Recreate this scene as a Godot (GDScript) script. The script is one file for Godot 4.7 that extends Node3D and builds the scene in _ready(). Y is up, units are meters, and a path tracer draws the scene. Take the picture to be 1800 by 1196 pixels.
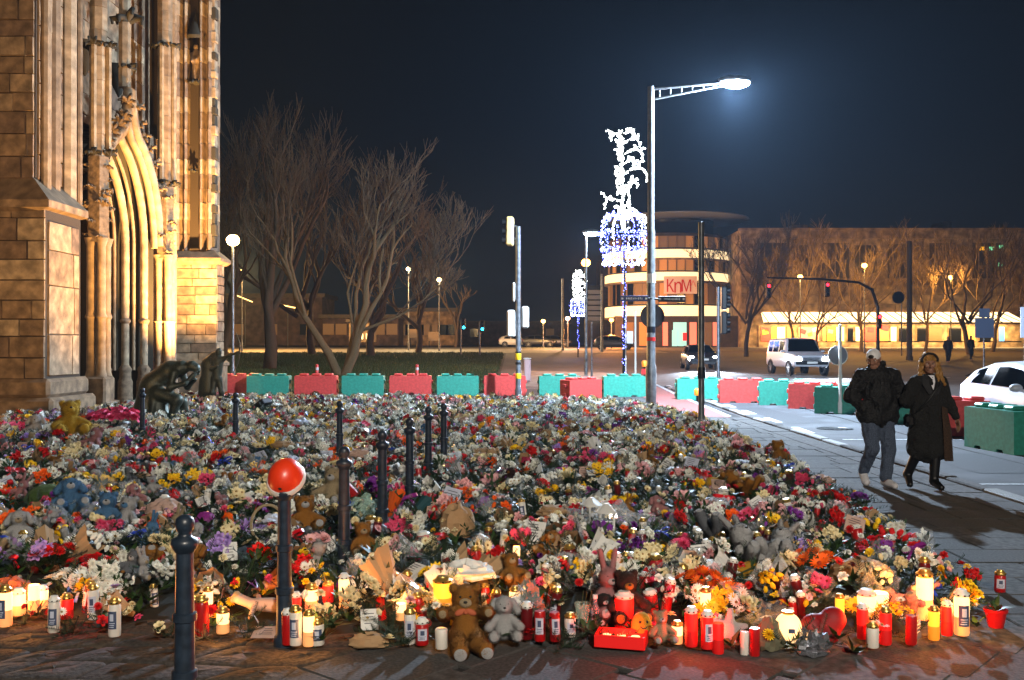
extends Node3D
# A night square: a carpet of flowers, candles and toys before a church portal, lit by a street lamp.
# The camera stands at (0, 1.7, 0) and looks along -z. y is up, metres.

const F := 1750.0      # focal length in pixels of the 1800 wide photograph
var rng := RandomNumberGenerator.new()
var used := {}
var M := {}            # materials by name


class Geo:
	var v := PackedVector3Array()
	var n := PackedVector3Array()
	var c := PackedColorArray()
	var i := PackedInt32Array()
	var col := Color.WHITE

	func put(p: Vector3, nn: Vector3) -> int:
		v.append(p); n.append(nn); c.append(col)
		return v.size() - 1

	func tri(a: Vector3, b: Vector3, d: Vector3) -> void:
		var nn := (b - a).cross(d - a).normalized()
		var s := v.size()
		put(a, nn); put(b, nn); put(d, nn)
		i.append_array(PackedInt32Array([s, s + 2, s + 1]))

	func quad(a: Vector3, b: Vector3, d: Vector3, e: Vector3) -> void:  # counter-clockwise from outside
		var nn := (d - a).cross(e - b).normalized()
		var s := v.size()
		put(a, nn); put(b, nn); put(d, nn); put(e, nn)
		i.append_array(PackedInt32Array([s, s + 2, s + 1, s, s + 3, s + 2]))

	func box(xf: Transform3D, size: Vector3, bev := 0.0) -> void:
		var h := size * 0.5
		var b := minf(bev, minf(h.x, minf(h.y, h.z)) * 0.9)
		var hx := h.x; var hy := h.y; var hz := h.z
		var ix := hx - b; var iy := hy - b; var iz := hz - b
		for s in [-1.0, 1.0]:
			_oq(xf, Vector3(s * hx, -iy, -iz), Vector3(s * hx, iy, -iz), Vector3(s * hx, iy, iz), Vector3(s * hx, -iy, iz))
			_oq(xf, Vector3(-ix, s * hy, -iz), Vector3(ix, s * hy, -iz), Vector3(ix, s * hy, iz), Vector3(-ix, s * hy, iz))
			_oq(xf, Vector3(-ix, -iy, s * hz), Vector3(ix, -iy, s * hz), Vector3(ix, iy, s * hz), Vector3(-ix, iy, s * hz))
		if b <= 0.0:
			return
		for s in [-1.0, 1.0]:
			for t in [-1.0, 1.0]:
				_oq(xf, Vector3(s * hx, t * iy, -iz), Vector3(s * hx, t * iy, iz), Vector3(s * ix, t * hy, iz), Vector3(s * ix, t * hy, -iz))
				_oq(xf, Vector3(s * hx, -iy, t * iz), Vector3(s * hx, iy, t * iz), Vector3(s * ix, iy, t * hz), Vector3(s * ix, -iy, t * hz))
				_oq(xf, Vector3(-ix, s * hy, t * iz), Vector3(ix, s * hy, t * iz), Vector3(ix, s * iy, t * hz), Vector3(-ix, s * iy, t * hz))
				for w in [-1.0, 1.0]:
					_ot(xf, Vector3(s * hx, t * iy, w * iz), Vector3(s * ix, t * hy, w * iz), Vector3(s * ix, t * iy, w * hz))

	func _oq(xf: Transform3D, a: Vector3, b: Vector3, d: Vector3, e: Vector3) -> void:  # turned away from the origin of xf
		var mid := (a + b + d + e) * 0.25
		if (d - a).cross(e - b).dot(mid) < 0.0:
			quad(xf * a, xf * e, xf * d, xf * b)
		else:
			quad(xf * a, xf * b, xf * d, xf * e)

	func _ot(xf: Transform3D, a: Vector3, b: Vector3, d: Vector3) -> void:
		if (b - a).cross(d - a).dot(a + b + d) < 0.0:
			tri(xf * a, xf * d, xf * b)
		else:
			tri(xf * a, xf * b, xf * d)

	func _tri_n(a: int, b: int, d: int) -> void:  # winds a smooth triangle by its normals
		var f := (v[b] - v[a]).cross(v[d] - v[a])
		if f.dot(n[a] + n[b] + n[d]) > 0.0:
			i.append_array(PackedInt32Array([a, d, b]))
		else:
			i.append_array(PackedInt32Array([a, b, d]))

	func lathe(xf: Transform3D, prof: PackedVector2Array, seg := 12, sharp := false) -> void:  # prof: (radius, y)
		var nb := xf.basis.inverse().transposed()
		for k in prof.size() - 1:
			var a := prof[k]
			var b := prof[k + 1]
			if a.distance_to(b) < 1e-6:
				continue
			var na := Vector2(b.y - a.y, a.x - b.x).normalized()
			var n0 := na
			var n1 := na
			if not sharp:
				if k > 0:
					var e := a - prof[k - 1]
					var m := Vector2(e.y, -e.x).normalized()
					if m.dot(na) > 0.55: n0 = (m + na).normalized()
				if k + 2 < prof.size():
					var e2 := prof[k + 2] - b
					var m2 := Vector2(e2.y, -e2.x).normalized()
					if m2.dot(na) > 0.55: n1 = (m2 + na).normalized()
			var s := v.size()
			for q in seg + 1:
				var t := TAU * q / seg
				var cs := cos(t); var sn := sin(t)
				put(xf * Vector3(a.x * cs, a.y, a.x * sn), (nb * Vector3(n0.x * cs, n0.y, n0.x * sn)).normalized())
				put(xf * Vector3(b.x * cs, b.y, b.x * sn), (nb * Vector3(n1.x * cs, n1.y, n1.x * sn)).normalized())
			for q in seg:
				var o := s + q * 2
				if a.x > 1e-6: _tri_n(o, o + 1, o + 2)
				if b.x > 1e-6: _tri_n(o + 1, o + 3, o + 2)

	func tube(pts: Array, radii: Array, seg := 6, capped := true) -> void:
		var s := v.size()
		var prev := Vector3.ZERO
		for k in pts.size():
			var d: Vector3 = (pts[mini(k + 1, pts.size() - 1)] - pts[maxi(k - 1, 0)]).normalized()
			var side := prev
			if k == 0:
				side = d.cross(Vector3.UP if absf(d.y) < 0.9 else Vector3.RIGHT).normalized()
			else:
				side = (prev - d * prev.dot(d)).normalized()
			prev = side
			var up := d.cross(side)
			for q in seg + 1:
				var t := TAU * q / seg
				var o := side * cos(t) + up * sin(t)
				put(pts[k] + o * radii[k], o)
		for k in pts.size() - 1:
			for q in seg:
				var a := s + k * (seg + 1) + q
				_tri_n(a, a + 1, a + seg + 1)
				_tri_n(a + 1, a + seg + 2, a + seg + 1)
		if capped:
			for e in [0, pts.size() - 1]:
				var d2: Vector3 = (pts[1] - pts[0]) if e == 0 else (pts[pts.size() - 2] - pts[e])
				var nn := -d2.normalized()
				var b := v.size()
				put(pts[e], nn)
				for q in seg + 1:
					put(v[s + e * (seg + 1) + q], nn)
				for q in seg:
					_tri_n(b, b + 1 + q, b + 2 + q)

	func ball(xf: Transform3D, seg := 8, rings := 6) -> void:
		var nb := xf.basis.inverse().transposed()
		var s := v.size()
		for r in rings + 1:
			var p := PI * r / rings
			for q in seg + 1:
				var t := TAU * q / seg
				var d := Vector3(sin(p) * cos(t), cos(p), sin(p) * sin(t))
				put(xf * d, (nb * d).normalized())
		for r in rings:
			for q in seg:
				var a := s + r * (seg + 1) + q
				if r > 0: _tri_n(a, a + 1, a + seg + 1)
				if r < rings - 1: _tri_n(a + 1, a + seg + 2, a + seg + 1)

	func prism(poly: PackedVector2Array, y0: float, y1: float, xf := Transform3D()) -> void:  # poly: (x, z)
		var area := 0.0
		for k in poly.size():
			var a := poly[k]
			var b := poly[(k + 1) % poly.size()]
			area += a.x * b.y - b.x * a.y
		for k in poly.size():
			var a := poly[k]
			var b := poly[(k + 1) % poly.size()]
			if area > 0.0:
				var w := a; a = b; b = w
			quad(xf * Vector3(a.x, y0, a.y), xf * Vector3(b.x, y0, b.y), xf * Vector3(b.x, y1, b.y), xf * Vector3(a.x, y1, a.y))
		var ts := Geometry2D.triangulate_polygon(poly)
		var up := xf.basis.y
		for t in range(0, ts.size(), 3):
			for yy in [y0, y1]:
				var a3 := xf * Vector3(poly[ts[t]].x, yy, poly[ts[t]].y)
				var b3 := xf * Vector3(poly[ts[t + 1]].x, yy, poly[ts[t + 1]].y)
				var c3 := xf * Vector3(poly[ts[t + 2]].x, yy, poly[ts[t + 2]].y)
				var f := (b3 - a3).cross(c3 - a3).dot(up)
				if (f < 0.0) == (yy == y1):
					tri(a3, c3, b3)
				else:
					tri(a3, b3, c3)

	func sheet(g: Array, smooth := true) -> void:  # g: rows of Vector3
		var rows := g.size()
		var cols: int = g[0].size()
		if not smooth:
			for r in rows - 1:
				for q in cols - 1:
					quad(g[r][q], g[r][q + 1], g[r + 1][q + 1], g[r + 1][q])
			return
		var s := v.size()
		for r in rows:
			for q in cols:
				var dx: Vector3 = g[r][mini(q + 1, cols - 1)] - g[r][maxi(q - 1, 0)]
				var dy: Vector3 = g[mini(r + 1, rows - 1)][q] - g[maxi(r - 1, 0)][q]
				put(g[r][q], dx.cross(dy).normalized())
		for r in rows - 1:
			for q in cols - 1:
				var a := s + r * cols + q
				_tri_n(a, a + 1, a + cols)
				_tri_n(a + 1, a + cols + 1, a + cols)

	func append(g: Geo, xf := Transform3D(), tint := Color(0, 0, 0, 0)) -> void:
		var s := v.size()
		var nb := xf.basis.inverse().transposed()
		var flip := xf.basis.determinant() < 0.0
		v.append_array(xf * g.v)
		if xf.basis.is_equal_approx(Basis.IDENTITY):
			n.append_array(g.n)
		else:
			for q in g.n:
				n.append((nb * q).normalized())
		if tint.a > 0.0:
			var cc := PackedColorArray()
			cc.resize(g.c.size())
			for q in g.c.size():
				cc[q] = g.c[q] * tint
			c.append_array(cc)
		else:
			c.append_array(g.c)
		var ii := PackedInt32Array()
		ii.resize(g.i.size())
		for q in range(0, g.i.size(), 3):
			ii[q] = g.i[q] + s
			ii[q + 1] = g.i[q + (2 if flip else 1)] + s
			ii[q + 2] = g.i[q + (1 if flip else 2)] + s
		i.append_array(ii)

	func arrays() -> Array:
		var a := []
		a.resize(Mesh.ARRAY_MAX)
		a[Mesh.ARRAY_VERTEX] = v
		a[Mesh.ARRAY_NORMAL] = n
		a[Mesh.ARRAY_COLOR] = c
		a[Mesh.ARRAY_INDEX] = i
		return a

	func mesh() -> ArrayMesh:
		var m := ArrayMesh.new()
		if i.size(): m.add_surface_from_arrays(Mesh.PRIMITIVE_TRIANGLES, arrays())
		return m


func both(list: Array) -> ArrayMesh:  # one mesh of several surfaces: [geo, material, geo, material ...]
	var m := ArrayMesh.new()
	for k in range(0, list.size(), 2):
		var g: Geo = list[k]
		if g.i.size() == 0: continue
		m.add_surface_from_arrays(Mesh.PRIMITIVE_TRIANGLES, g.arrays())
		m.surface_set_material(m.get_surface_count() - 1, list[k + 1])
	return m


func xf(p := Vector3.ZERO, r := Vector3.ZERO, s := Vector3.ONE) -> Transform3D:
	return Transform3D(Basis.from_euler(r) * Basis.from_scale(s), p)


func along(a: Vector3, b: Vector3) -> Transform3D:  # y axis from a towards b
	var y := (b - a).normalized()
	var x := y.cross(Vector3.FORWARD if absf(y.z) < 0.9 else Vector3.RIGHT).normalized()
	return Transform3D(Basis(x, y, x.cross(y)), a)


func seen(px: float, py: float, d: float) -> Vector3:  # the point at depth d that the photograph shows at that pixel
	return Vector3((px - 900.0) * d / F, 1.7 + (605.0 - py) * d / F, -d)


func R(a: float, b: float) -> float:
	return rng.randf_range(a, b)


func pick(a: Array) -> Variant:
	return a[rng.randi() % a.size()]


func numbered(called: String) -> String:
	var k: int = used.get(called, 0)
	used[called] = k + 1
	return called if k == 0 else "%s_%03d" % [called, k]


func tag(o: Node, label := "", category := "", group := "", kind := "") -> Node:
	if label: o.set_meta("label", label)
	if category: o.set_meta("category", category)
	if group: o.set_meta("group", group)
	if kind: o.set_meta("kind", kind)
	return o


func thing(called: String, label: String, category: String, at := Vector3.ZERO, turn := 0.0, group := "") -> Node3D:
	var o := Node3D.new()
	o.name = numbered(called)
	add_child(o)
	o.position = at
	o.rotation.y = turn
	tag(o, label, category, group)
	return o


func part(parent: Node, called: String, mesh: Mesh, mat: Material, at := Transform3D(), label := "") -> MeshInstance3D:
	var o := MeshInstance3D.new()
	o.name = called
	o.mesh = mesh
	if mat: o.material_override = mat
	o.transform = at
	parent.add_child(o, true)
	if label: o.set_meta("label", label)
	return o


func single(called: String, label: String, category: String, mesh: Mesh, mat: Material, at := Transform3D(), group := "", kind := "") -> MeshInstance3D:
	var o := MeshInstance3D.new()
	o.name = numbered(called)
	o.mesh = mesh
	if mat: o.material_override = mat
	o.transform = at
	add_child(o)
	tag(o, label, category, group, kind)
	return o


func struct(called: String, mesh: Mesh, mat: Material, at := Transform3D()) -> MeshInstance3D:
	return single(called, "", "", mesh, mat, at, "", "structure")


func many(parent: Node, called: String, mesh: Mesh, places: Array, tints: Array, mat: Material = null) -> MultiMeshInstance3D:
	var mm := MultiMesh.new()
	mm.transform_format = MultiMesh.TRANSFORM_3D
	mm.use_colors = tints.size() > 0
	mm.mesh = mesh
	mm.instance_count = places.size()
	for k in places.size():
		mm.set_instance_transform(k, places[k])
		if tints.size(): mm.set_instance_color(k, tints[k])
	var o := MultiMeshInstance3D.new()
	o.name = numbered(called) if parent == self else called
	o.multimesh = mm
	if mat: o.material_override = mat
	parent.add_child(o, true)
	o.set_meta("kind", "stuff")
	return o


func copy(o: Node3D, label := "", group := "") -> Node3D:
	var d: Node3D = o.duplicate()
	var base := String(o.name)
	if base.length() > 4 and base[base.length() - 4] == "_" and base.right(3).is_valid_int():
		base = base.left(base.length() - 4)
	d.name = numbered(base)
	add_child(d)
	if label: d.set_meta("label", label)
	if group: d.set_meta("group", group)
	return d


# ---- smooth bodies: tapered capsules joined by a smooth minimum, meshed as surface nets ----
# bones: [a, b, ra, rb]; an entry with a fifth value k uses that blend
func nets(bones: Array, h: float, k: float) -> Geo:
	var lo := Vector3.ONE * 1e9
	var hi := -lo
	for b in bones:
		var r: float = maxf(b[2], b[3]) + k + h * 2.0
		lo = lo.min(b[0] - Vector3.ONE * r).min(b[1] - Vector3.ONE * r)
		hi = hi.max(b[0] + Vector3.ONE * r).max(b[1] + Vector3.ONE * r)
	var nx := int((hi.x - lo.x) / h) + 2
	var ny := int((hi.y - lo.y) / h) + 2
	var nz := int((hi.z - lo.z) / h) + 2
	var f := PackedFloat32Array()
	f.resize(nx * ny * nz)
	f.fill(1.0)
	for b in bones:
		var a: Vector3 = b[0]
		var e: Vector3 = b[1]
		var ra: float = b[2]
		var rb: float = b[3]
		var kk: float = b[4] if b.size() > 4 else k
		var r := maxf(ra, rb) + kk + h * 2.0
		var l0 := ((a.min(e) - Vector3.ONE * r - lo) / h).max(Vector3.ZERO)
		var l1 := ((a.max(e) + Vector3.ONE * r - lo) / h)
		var ab := e - a
		var ll := maxf(ab.length_squared(), 1e-9)
		for z in range(int(l0.z), mini(int(l1.z) + 1, nz)):
			for y in range(int(l0.y), mini(int(l1.y) + 1, ny)):
				var at := (z * ny + y) * nx
				var p := Vector3(lo.x, lo.y + y * h, lo.z + z * h) - a
				for x in range(int(l0.x), mini(int(l1.x) + 1, nx)):
					p.x = lo.x + x * h - a.x
					var t := clampf(p.dot(ab) / ll, 0.0, 1.0)
					var d := (p - ab * t).length() - (ra + (rb - ra) * t)
					var o := f[at + x]
					var w := maxf(kk - absf(o - d), 0.0) / kk
					f[at + x] = minf(o, d) - w * w * kk * 0.25
	var g := Geo.new()
	var id := {}
	var sy := nx
	var sz := nx * ny
	var cs := PackedInt32Array([0, 1, sy, sy + 1, sz, sz + 1, sz + sy, sz + sy + 1])
	for z in nz - 1:
		for y in ny - 1:
			for x in nx - 1:
				var o := z * sz + y * sy + x
				var f0 := f[o]
				if f0 > h * 3.0 or f0 < -h * 3.0: continue
				var neg := 0
				for q in cs:
					if f[o + q] < 0.0: neg += 1
				if neg == 0 or neg == 8: continue
				var sum := Vector3.ZERO
				var cnt := 0
				for ed in EDGES:
					var a0 := f[o + cs[ed.x]]
					var b0 := f[o + cs[ed.y]]
					if (a0 < 0.0) != (b0 < 0.0):
						var t := a0 / (a0 - b0)
						var pa := Vector3(ed.x & 1, (ed.x >> 1) & 1, ed.x >> 2)
						var pb := Vector3(ed.y & 1, (ed.y >> 1) & 1, ed.y >> 2)
						sum += pa.lerp(pb, t)
						cnt += 1
				var gr := Vector3(f[o + 1] + f[o + 1 + sy] + f[o + 1 + sz] + f[o + 1 + sy + sz] - f[o] - f[o + sy] - f[o + sz] - f[o + sy + sz],
					f[o + sy] + f[o + sy + 1] + f[o + sy + sz] + f[o + sy + sz + 1] - f[o] - f[o + 1] - f[o + sz] - f[o + sz + 1],
					f[o + sz] + f[o + sz + 1] + f[o + sz + sy] + f[o + sz + sy + 1] - f[o] - f[o + 1] - f[o + sy] - f[o + sy + 1])
				id[o] = g.put(lo + (Vector3(x, y, z) + sum / cnt) * h, gr.normalized())
	for o in id:
		var f0: float = f[o]
		for s3 in [[1, sy, sz], [sy, sz, 1], [sz, 1, sy]]:
			if (f0 < 0.0) != (f[o + s3[0]] < 0.0):
				var b1: int = o - s3[1]
				var b2: int = o - s3[2]
				var b3: int = o - s3[1] - s3[2]
				if id.has(b1) and id.has(b2) and id.has(b3):
					g._tri_n(id[o], id[b1], id[b3])
					g._tri_n(id[o], id[b3], id[b2])
	return g

const EDGES: Array[Vector2i] = [Vector2i(0, 1), Vector2i(2, 3), Vector2i(4, 5), Vector2i(6, 7), Vector2i(0, 2), Vector2i(1, 3), Vector2i(4, 6), Vector2i(5, 7), Vector2i(0, 4), Vector2i(1, 5), Vector2i(2, 6), Vector2i(3, 7)]


func ring(cx: float, cy: float, rx: float, ry: float, k := 12) -> PackedVector2Array:
	var p := PackedVector2Array()
	for q in k: p.append(Vector2(cx + rx * cos(TAU * q / k), cy + ry * sin(TAU * q / k)))
	return p


func rect(x0: float, y0: float, x1: float, y1: float) -> PackedVector2Array:
	return PackedVector2Array([Vector2(x0, y0), Vector2(x1, y0), Vector2(x1, y1), Vector2(x0, y1)])


func boxm(size: Vector3, bev := 0.0) -> ArrayMesh:
	var g := Geo.new()
	g.box(Transform3D(), size, bev)
	return g.mesh()


# ---- materials ----
func noise(freq: float, seed: int, low: float, high: float, type := FastNoiseLite.TYPE_SIMPLEX_SMOOTH, size := 512) -> NoiseTexture2D:
	var t := NoiseTexture2D.new()
	t.width = size; t.height = size; t.seamless = true
	var f := FastNoiseLite.new()
	f.noise_type = type; f.seed = seed; f.frequency = freq
	f.fractal_octaves = 5
	t.noise = f
	var r := Gradient.new()
	r.set_color(0, Color(low, low, low)); r.set_color(1, Color(high, high, high))
	t.color_ramp = r
	return t


func mat(called: String, c: Color, rough := 0.8, metal := 0.0) -> StandardMaterial3D:
	var m := StandardMaterial3D.new()
	m.resource_name = called
	m.albedo_color = c
	m.roughness = rough
	m.metallic = metal
	M[called] = m
	return m


func grained(called: String, c: Color, rough: float, tex: Texture2D, per_metre: float, bump: Texture2D = null, relief := 0.0, world := true) -> StandardMaterial3D:
	var m := mat(called, c, rough)
	m.albedo_texture = tex
	m.uv1_triplanar = true
	m.uv1_world_triplanar = world
	m.uv1_scale = Vector3.ONE * per_metre
	if bump:
		m.heightmap_enabled = true
		m.heightmap_texture = bump
		m.heightmap_scale = relief
	return m


func glow(called: String, c: Color, strength: float) -> StandardMaterial3D:
	var m := mat(called, c, 0.6)
	m.emission_enabled = true
	m.emission = c
	m.emission_energy_multiplier = strength
	return m


func tinted(called: String, rough: float, back := Color(0, 0, 0)) -> StandardMaterial3D:  # takes its colour from the mesh
	var m := mat(called, Color.WHITE, rough)
	m.vertex_color_use_as_albedo = true
	if back != Color(0, 0, 0):
		m.backlight_enabled = true
		m.backlight = back
	return m


func lin(r: float, g: float, b: float) -> Color:  # an sRGB colour as a vertex colour
	return Color(r, g, b).srgb_to_linear()


func lamp(parent: Node, at: Vector3, c: Color, e: float, size: float) -> OmniLight3D:
	var l := OmniLight3D.new()
	l.name = "lamp_light"
	l.light_color = c; l.light_energy = e; l.light_size = size
	l.omni_range = 200.0; l.omni_attenuation = 2.0; l.shadow_enabled = true
	l.position = at
	parent.add_child(l, true)
	return l


func spot(parent: Node, at: Vector3, to: Vector3, c: Color, e: float, size: float, cone: float, soft := 0.5) -> SpotLight3D:
	var l := SpotLight3D.new()
	l.name = "lamp_light"
	l.light_color = c; l.light_energy = e; l.light_size = size
	l.spot_range = 200.0; l.spot_attenuation = 2.0; l.spot_angle = cone; l.spot_angle_attenuation = soft; l.shadow_enabled = true
	parent.add_child(l, true)
	l.look_at_from_position(at, to, Vector3.UP if absf((to - at).normalized().y) < 0.98 else Vector3.RIGHT)
	return l


func setup() -> void:
	var cam := Camera3D.new()
	cam.name = "camera"
	cam.fov = 2.0 * rad_to_deg(atan(598.0 / F))
	cam.near = 0.1; cam.far = 2500.0
	cam.position = Vector3(0, 1.7, 0)
	cam.rotation.x = 7.0 / F
	cam.current = true
	add_child(cam)
	var w := WorldEnvironment.new()
	w.name = "world"
	var e := Environment.new()
	e.background_mode = Environment.BG_SKY
	var sky := Sky.new()
	var sm := ProceduralSkyMaterial.new()
	sm.sky_top_color = Color(0.036, 0.038, 0.044)
	sm.sky_horizon_color = Color(0.055, 0.068, 0.090)
	sm.sky_curve = 0.16
	sm.ground_bottom_color = Color(0.05, 0.05, 0.06)
	sm.ground_horizon_color = Color(0.08, 0.09, 0.11)
	sky.sky_material = sm
	e.sky = sky
	e.background_energy_multiplier = 1.0
	e.tonemap_mode = Environment.TONE_MAPPER_LINEAR
	e.tonemap_exposure = 1.0
	e.fog_enabled = true
	e.fog_density = 0.0003
	e.fog_light_color = Color(0.70, 0.84, 1.0)
	e.sdfgi_enabled = true; e.ssao_enabled = true; e.ssil_enabled = true
	w.environment = e
	add_child(w)


func materials() -> void:
	var n1 := noise(0.012, 3, 0.55, 1.0)
	var blotch := noise(0.014, 29, 0.55, 1.05)
	M["blotch"] = blotch
	var faint := noise(0.02, 41, 0.80, 1.0)
	var n2 := noise(0.03, 7, 0.45, 1.0)
	var n3 := noise(0.09, 11, 0.5, 1.0)
	var soft := noise(0.02, 17, 0.0, 1.0)
	var fine := noise(0.11, 19, 0.0, 1.0)
	var cells := noise(0.05, 23, 0.0, 1.0, FastNoiseLite.TYPE_CELLULAR)
	M["n2"] = n2
	grained("asphalt", Color(0.26, 0.265, 0.28), 0.85, M.blotch, 0.13, fine, 0.15)
	grained("asphalt_patch", Color(0.22, 0.225, 0.24), 0.85, n3, 0.8, fine, 0.2)
	grained("ground_grey", Color(0.27, 0.27, 0.28), 0.8, n2, 0.25, fine, 0.09)
	grained("ground_brown", Color(0.36, 0.31, 0.27), 0.85, n2, 0.2, fine, 0.09)
	grained("plaza_pale", Color(0.52, 0.50, 0.47), 0.8, n1, 0.2, fine, 0.09)
	grained("red_path", Color(0.66, 0.33, 0.30), 0.8, n3, 0.7, fine, 0.09)
	grained("mortar", Color(0.12, 0.11, 0.10), 0.95, n3, 1.0)
	for k in 4:
		var t: float = [0.31, 0.345, 0.28, 0.33][k]
		grained("slab_%d" % k, Color(t, t * 0.985, t * 0.965), 0.95, n2 if k % 2 else n3, 0.8, fine, 0.15)
		grained("cobble_%d" % k, [Color(0.34, 0.29, 0.24), Color(0.30, 0.27, 0.25), Color(0.38, 0.32, 0.26), Color(0.27, 0.235, 0.21)][k], 0.93, n2, 1.7, soft, 0.8)
		grained("stone_%d" % k, [Color(0.66, 0.56, 0.44), Color(0.58, 0.48, 0.37), Color(0.71, 0.62, 0.50), Color(0.50, 0.41, 0.33)][k], 0.88, blotch, 0.36, soft, 0.4)
	grained("carved", Color(0.55, 0.46, 0.36), 0.9, blotch, 0.8, soft, 0.6)
	grained("weathered_and_shade", Color(0.27, 0.25, 0.20), 0.95, n3, 1.0, fine, 0.44)  # dark patina on carvings and quoins; painted shade on the splayed jamb
	grained("joint", Color(0.30, 0.25, 0.20), 0.95, n3, 1.0)
	grained("old_door", Color(0.16, 0.10, 0.06), 0.7, n3, 1.0)
	grained("kerb", Color(0.60, 0.60, 0.585), 0.75, n3, 1.0, fine, 0.13)
	grained("paint_white", Color(0.86, 0.87, 0.88), 0.6, n1, 2.0)
	grained("lawn_soil", Color(0.11, 0.14, 0.06), 0.95, n3, 0.5, fine, 0.44)
	mat("grass_blade", Color(0.19, 0.25, 0.08), 0.7)
	grained("bark", Color(0.52, 0.44, 0.31), 0.9, n3, 1.2, fine, 1.6)
	grained("bark_dark", Color(0.38, 0.31, 0.23), 0.9, n3, 1.2, fine, 1.6)
	grained("twig", Color(0.40, 0.33, 0.24), 0.9, n1, 1.0)
	grained("galvanised", Color(0.56, 0.57, 0.58), 0.42, n1, 0.7)
	M["galvanised"].metallic = 0.55
	grained("pole_grey", Color(0.45, 0.46, 0.48), 0.4, n1, 0.8)
	M["pole_grey"].metallic = 0.4
	grained("bollard_paint", Color(0.17, 0.225, 0.29), 0.38, n1, 2.5, fine, 0.03)
	mat("black_plastic", Color(0.035, 0.035, 0.04), 0.5)
	mat("dark_metal", Color(0.10, 0.105, 0.115), 0.4, 0.6)
	mat("white_plastic", Color(0.82, 0.82, 0.80), 0.45)
	mat("yellow_plastic", Color(0.93, 0.76, 0.08), 0.5)
	mat("cream_plastic", Color(0.80, 0.70, 0.44), 0.5)
	mat("orange_plastic", Color(0.92, 0.47, 0.06), 0.5)
	mat("sign_blue", Color(0.07, 0.15, 0.38), 0.45)
	mat("sign_navy", Color(0.05, 0.08, 0.14), 0.45)
	mat("sign_back", Color(0.44, 0.46, 0.50), 0.5, 0.3)
	mat("sign_red", Color(0.75, 0.08, 0.08), 0.5)
	grained("block_green", Color(0.19, 0.58, 0.50), 0.5, faint, 1.0)
	grained("block_red", Color(0.82, 0.27, 0.25), 0.5, faint, 1.0)
	mat("hole", Color(0.02, 0.02, 0.02), 0.9)
	grained("bronze", Color(0.36, 0.39, 0.34), 0.42, n2, 2.0, fine, 0.11)
	M["bronze"].metallic = 0.3


func gy(d: float) -> float:  # the ground rises gently beyond the crossing
	return clampf((d - 42.0) * 0.02, 0.0, 1.36)


func flat(called: String, m: Material, poly: PackedVector2Array, lift: float) -> MeshInstance3D:  # poly in (x, depth), cut into bands along the depth
	var g := Geo.new()
	var d0 := 1e9
	var d1 := -1e9
	for p in poly:
		d0 = minf(d0, p.y); d1 = maxf(d1, p.y)
	var cuts := [d0]
	for d in [42.0, 110.0]:
		if d > d0 and d < d1: cuts.append(d)
	cuts.append(d1)
	for k in cuts.size() - 1:
		for piece in Geometry2D.intersect_polygons(poly, rect(-2000, cuts[k], 2000, cuts[k + 1])):
			var ts := Geometry2D.triangulate_polygon(piece)
			for t in range(0, ts.size(), 3):
				var q := []
				for s in 3:
					var p: Vector2 = piece[ts[t + s]]
					q.append(Vector3(p.x, gy(p.y) + lift, -p.y))
				if (q[1] - q[0]).cross(q[2] - q[0]).y < 0.0: g.tri(q[0], q[2], q[1])
				else: g.tri(q[0], q[1], q[2])
	return struct(called, g.mesh(), m)


func setting() -> void:
	flat("ground", M.ground_grey, rect(-900, -60, 900, 1500), -0.03)
	flat("road", M.asphalt, rect(5.62, -12, 90, 62), -0.022)
	flat("crossing_road", M.asphalt, PackedVector2Array([Vector2(-0.6, 43), Vector2(5.6, 36), Vector2(5.6, 86), Vector2(-0.2, 86)]), -0.022)
	flat("far_pavement", M.plaza_pale, PackedVector2Array([Vector2(-0.3, 40.5), Vector2(5.0, 39.0), Vector2(5.3, 52), Vector2(0.2, 55)]), -0.016)
	flat("far_road", M.plaza_pale, rect(-160, 88, 14, 103), -0.016)
	flat("plaza", M.ground_brown, rect(14.3, 68, 130, 121), -0.016)
	flat("mall_forecourt", M.plaza_pale, rect(10, 96, 90, 109), -0.010)
	flat("pavement_bed", M.mortar, PackedVector2Array([Vector2(-14, -4), Vector2(5.42, -4), Vector2(5.42, 29), Vector2(5.0, 38), Vector2(-14, 38)]), -0.020)
	flat("bicycle_path", M.red_path, PackedVector2Array([Vector2(3.95, 23.4), Vector2(5.05, 23.0), Vector2(5.35, 31), Vector2(5.9, 42), Vector2(4.6, 42), Vector2(4.15, 31)]), 0.006)
	# kerb of single stones along the road
	var kerb := struct("kerb", boxm(Vector3(0.1, 0.02, 0.1)), M.mortar, xf(Vector3(5.5, -0.1, -2)))
	var stones := []
	for k in 3:
		var g := Geo.new()
		g.box(Transform3D(), Vector3(0.17, 0.24, 0.985), 0.018)
		stones.append(g.mesh())
	var d := -3.0
	while d < 40.0:
		var x := 5.52 + maxf(0.0, d - 22.0) * 0.035
		part(kerb, "kerb_stone", stones[rng.randi() % 3], M.kerb if rng.randf() < 0.7 else M.slab_1, kerb.transform.affine_inverse() * xf(Vector3(x, -0.085 + R(-0.006, 0.006), -d), Vector3(R(-0.004, 0.004), -0.035 if d > 22.0 else 0.0, 0)))
		d += 1.0
	markings()
	paving()
	lawn()


func mark(poly: PackedVector2Array, lift := -0.016) -> void:
	flat("road_marking", M.paint_white, poly, lift)


func strip(x0: float, d0: float, x1: float, d1: float, w: float, lift := -0.016) -> void:
	var t := Vector2(x1 - x0, d1 - d0).normalized().orthogonal() * w * 0.5
	mark(PackedVector2Array([Vector2(x0, d0) - t, Vector2(x1, d1) - t, Vector2(x1, d1) + t, Vector2(x0, d0) + t]), lift)


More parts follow.
